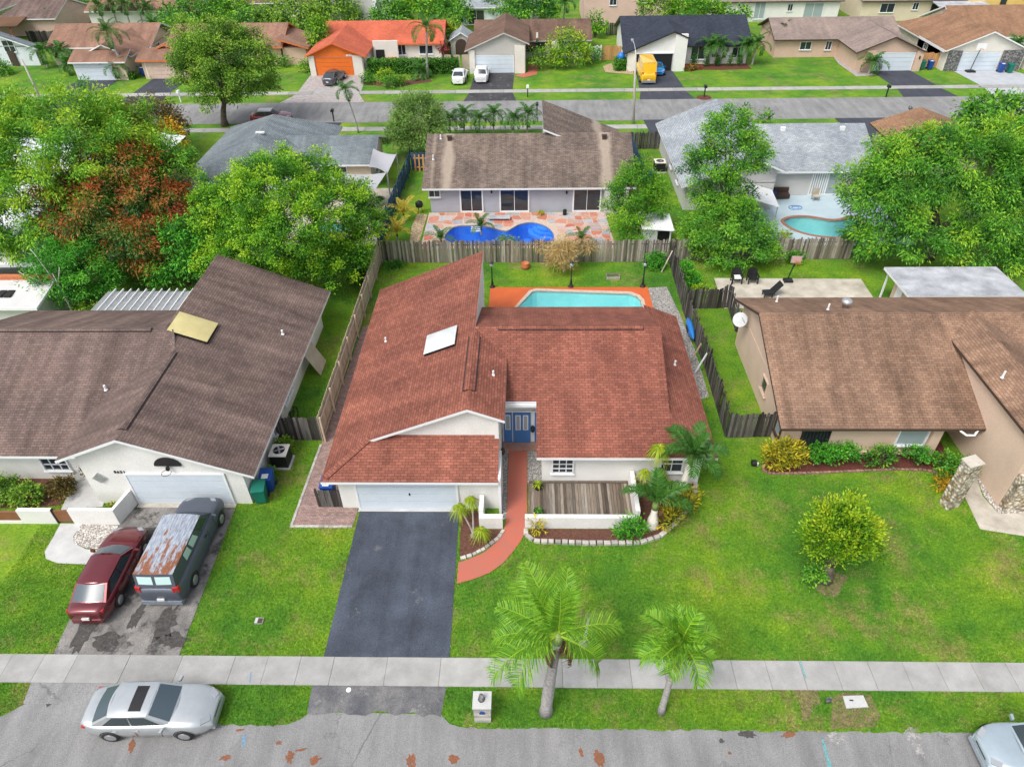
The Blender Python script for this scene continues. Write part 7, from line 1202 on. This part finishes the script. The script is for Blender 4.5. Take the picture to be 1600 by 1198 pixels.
for dx in (25.03, 25.55):
    for dy in (58.12, 58.55): MB().box(dx, dy, 0, dx+.04, dy+.04, .4).build('leg', 'metal', pc2)
MB().tube([(23.2+.5*math.cos(a)*(.5+a*.08), 56.8+.4*math.sin(a)*(.5+a*.08), .06+.02*math.sin(a*3)) for a in (i*.5 for i in range(22))], .03, 5).build('pool_hose', 'kayak', None, label='coiled blue hose on the pale blue patio', cat='hose')
cn = thing('white_canopy', 'white lean-to canopy beside the pale grey house', 'canopy', (19.6, 54.6, 0)); MB().extrude([(17.6, 53.6, 2.5), (20.3, 53.0, 1.9), (20.6, 56.4, 1.9), (17.8, 56.9, 2.5)], (0, 0, -.05)).build('sheet', 'trim', cn)
for q_ in ((20.2, 53.1), (20.5, 56.3)): MB().tube([(*q_, 0), (*q_, 1.9)], .035, 6).build('pole', 'metal', cn)
ub = MB().lathe(11.3, 62.8, [(.2, 0), (.3, .3), (.3, .7), (.2, .85), (.02, .9)], 12).build('blue_ball', 'bin_blue', None, label='blue and white round tub beside the dark blue fence', cat='tub', smooth=True)
hs_ = thing('hose_reel', 'dark hose reel with grey band on the lawn by the golden croton', 'hose reel', (11.9, 26.0, 0)); MB().rings([[(11.9+o_, 26.0+.17*math.cos(a), .18+.17*math.sin(a)) for a in (2*math.pi*k/14 for k in range(14))] for o_ in (-.13, .1)]).build('reel', 'black', hs_); MB().lathe(12.08, 25.98, [(.05, 0), (.06, .2), (.02, .24)], 8).build('spout', 'trim', hs_)
for i, (px, py) in enumerate(((855, 790), (840, 750))): p = at(px if i == 0 else 838, 798 if i == 0 else 765); ppp = MB().lathe(.5, 22.5+i*1.7, [(.15, .13), (.22, .4), (.24, .42), (.2, .42), (.05, .38)], 12).build('plant_pot', 'trim_blk', None, label=['dark potted plant at the front of the deck', 'pale-rimmed potted plant at the rear of the deck'][i], cat='pot'); rosette(ppp, (.5, 22.5+i*1.7, .45), 46, .34, 'spiky' if i else 'leaf_green', seed=12+i, w=.06, bend=.5, name='foliage')
for i, (lab, x_, y_) in enumerate((('black patio set on the orange house terrace', -18.0, 102.0), ('dark bench on the orange house terrace', -13.6, 102.0))):
    t = thing('patio_set' if i == 0 else 'bench', lab, 'table' if i == 0 else 'bench', (x_, y_, 0)); MB().box(x_-.8, y_-.4, .65, x_+.8, y_+.4, .72).build('table_top' if i == 0 else 'seat', 'black', t)
    for dx in (-.7, .62): MB().box(x_+dx, y_-.3, 0, x_+dx+.08, y_+.3, .65).build('leg', 'black', t)
    if i == 0:
        for dx in (-1.3, 1.3): MB().box(x_+dx-.25, y_-.25, .4, x_+dx+.25, y_+.25, .46).build('stool', 'black', t); MB().box(x_+dx-.22, y_+.2, .46, x_+dx+.22, y_+.26, 1.0).build('stool_back', 'black', t)
sheet('terrace', [(-21.5, 100), (-10.5, 100), (-10.5, 104.6), (-21.5, 104.6)], 'patio', .03, hard=False)
sd_ = thing('garden_shed', 'grey arched shed right of the orange-roofed house', 'shed', (-9.6, 109, 0)); wallbox(sd_, -11.0, 107.5, -8.0, 111, 2.0, 'w_grey'); roof(sd_, [(-11.3, 107.2, 2.0), (-9.5, 107.2, 3.1), (-9.5, 111.3, 3.1), (-11.3, 111.3, 2.0)], 'roof_pale'); roof(sd_, [(-9.5, 107.2, 3.1), (-7.7, 107.2, 2.0), (-7.7, 111.3, 2.0), (-9.5, 111.3, 3.1)], 'roof_pale'); MB().extrude([(-10.9, 107.5, 1.95), (-8.1, 107.5, 1.95), (-9.5, 107.5, 2.9)], (0, .1, 0)).build('gable_wall', 'w_grey', sd_); MB().extrude([(-9.5+.85*math.cos(a), 107.48, 1.3+.85*math.sin(a)) for a in (math.pi*i/10 for i in range(11))]+[(-10.35, 107.48, .05), (-8.65, 107.48, .05)], (0, -.05, 0)).build('arched_door', 'trim_br', sd_)
MB().box(64.5, 96.0, 0, 65.6, 98.2, 1.1).build('garden_wall', 'w_offw', None, label='short white wall beside the bronze-roofed garage drive', cat='wall')
bl = thing('blue_planter_ball', 'round blue dome on the square hedge by the open garage', 'ornament', (12.4, 100.4, 1.3)); MB().lathe(12.4, 99.6, [(.3, 1.25), (.55, 1.4), (.5, 1.8), (.3, 2.05), (.02, 2.1)], 12).build('dome', 'kayak', bl, smooth=True)
for i, x_ in enumerate((-13.7,)): MB().extrude([(-13.86, 34.9, .3), (-13.86, 36.6, .3), (-13.86, 36.6, 2.0), (-13.86, 34.9, 2.0)], (.04, 0, 0)).build('side_door', 'trim', LH)

# ---------------------------------------------------------------- grass blades on the near lawns
def blades(name, label, x0, x1, y0, y1, dens, hgt, seed):
    r = np.random.default_rng(seed); n = int((x1-x0)*(y1-y0)*dens); P = np.stack([r.uniform(x0, x1, n), r.uniform(y0, y1, n)], 1); keep = np.ones(n, bool)
    for poly in HARD:
        q = np.array(poly); bb = (P[:, 0] > q[:, 0].min()) & (P[:, 0] < q[:, 0].max()) & (P[:, 1] > q[:, 1].min()) & (P[:, 1] < q[:, 1].max())
        if bb.any(): idx = np.where(bb)[0]; keep[idx[inpoly(P[idx], poly)]] = False
    P = P[keep]; n = len(P); th = r.uniform(0, 2*math.pi, n); h = hgt*r.uniform(.5, 1.3, n); w = r.uniform(.012, .03, n); le = r.normal(0, .6, (n, 2))*h[:, None]
    dx = np.stack([np.cos(th), np.sin(th)], 1)*w[:, None]*.5; V = np.zeros((n, 3, 3)); V[:, 0, :2] = P-dx; V[:, 1, :2] = P+dx; V[:, 2, :2] = P+le; V[:, 2, 2] = h
    o = npmesh(name, V.reshape(-1, 3), np.arange(n*3).reshape(-1, 3), 'blades', None); tag(o, label, 'grass', kind='stuff'); return o
blades('verge_grass', 'short grass of the verge between road and sidewalk', -24, 22.5, 12.13, 13.86, 900, .075, 1)
blades('lawn_grass', 'grass of the front lawns', -24, 24.5, 14.95, 27.5, 600, .08, 2)
blades('lawn_grass', 'grass of the side and rear yards', -31, 25, 27.5, 47.6, 220, .08, 3)
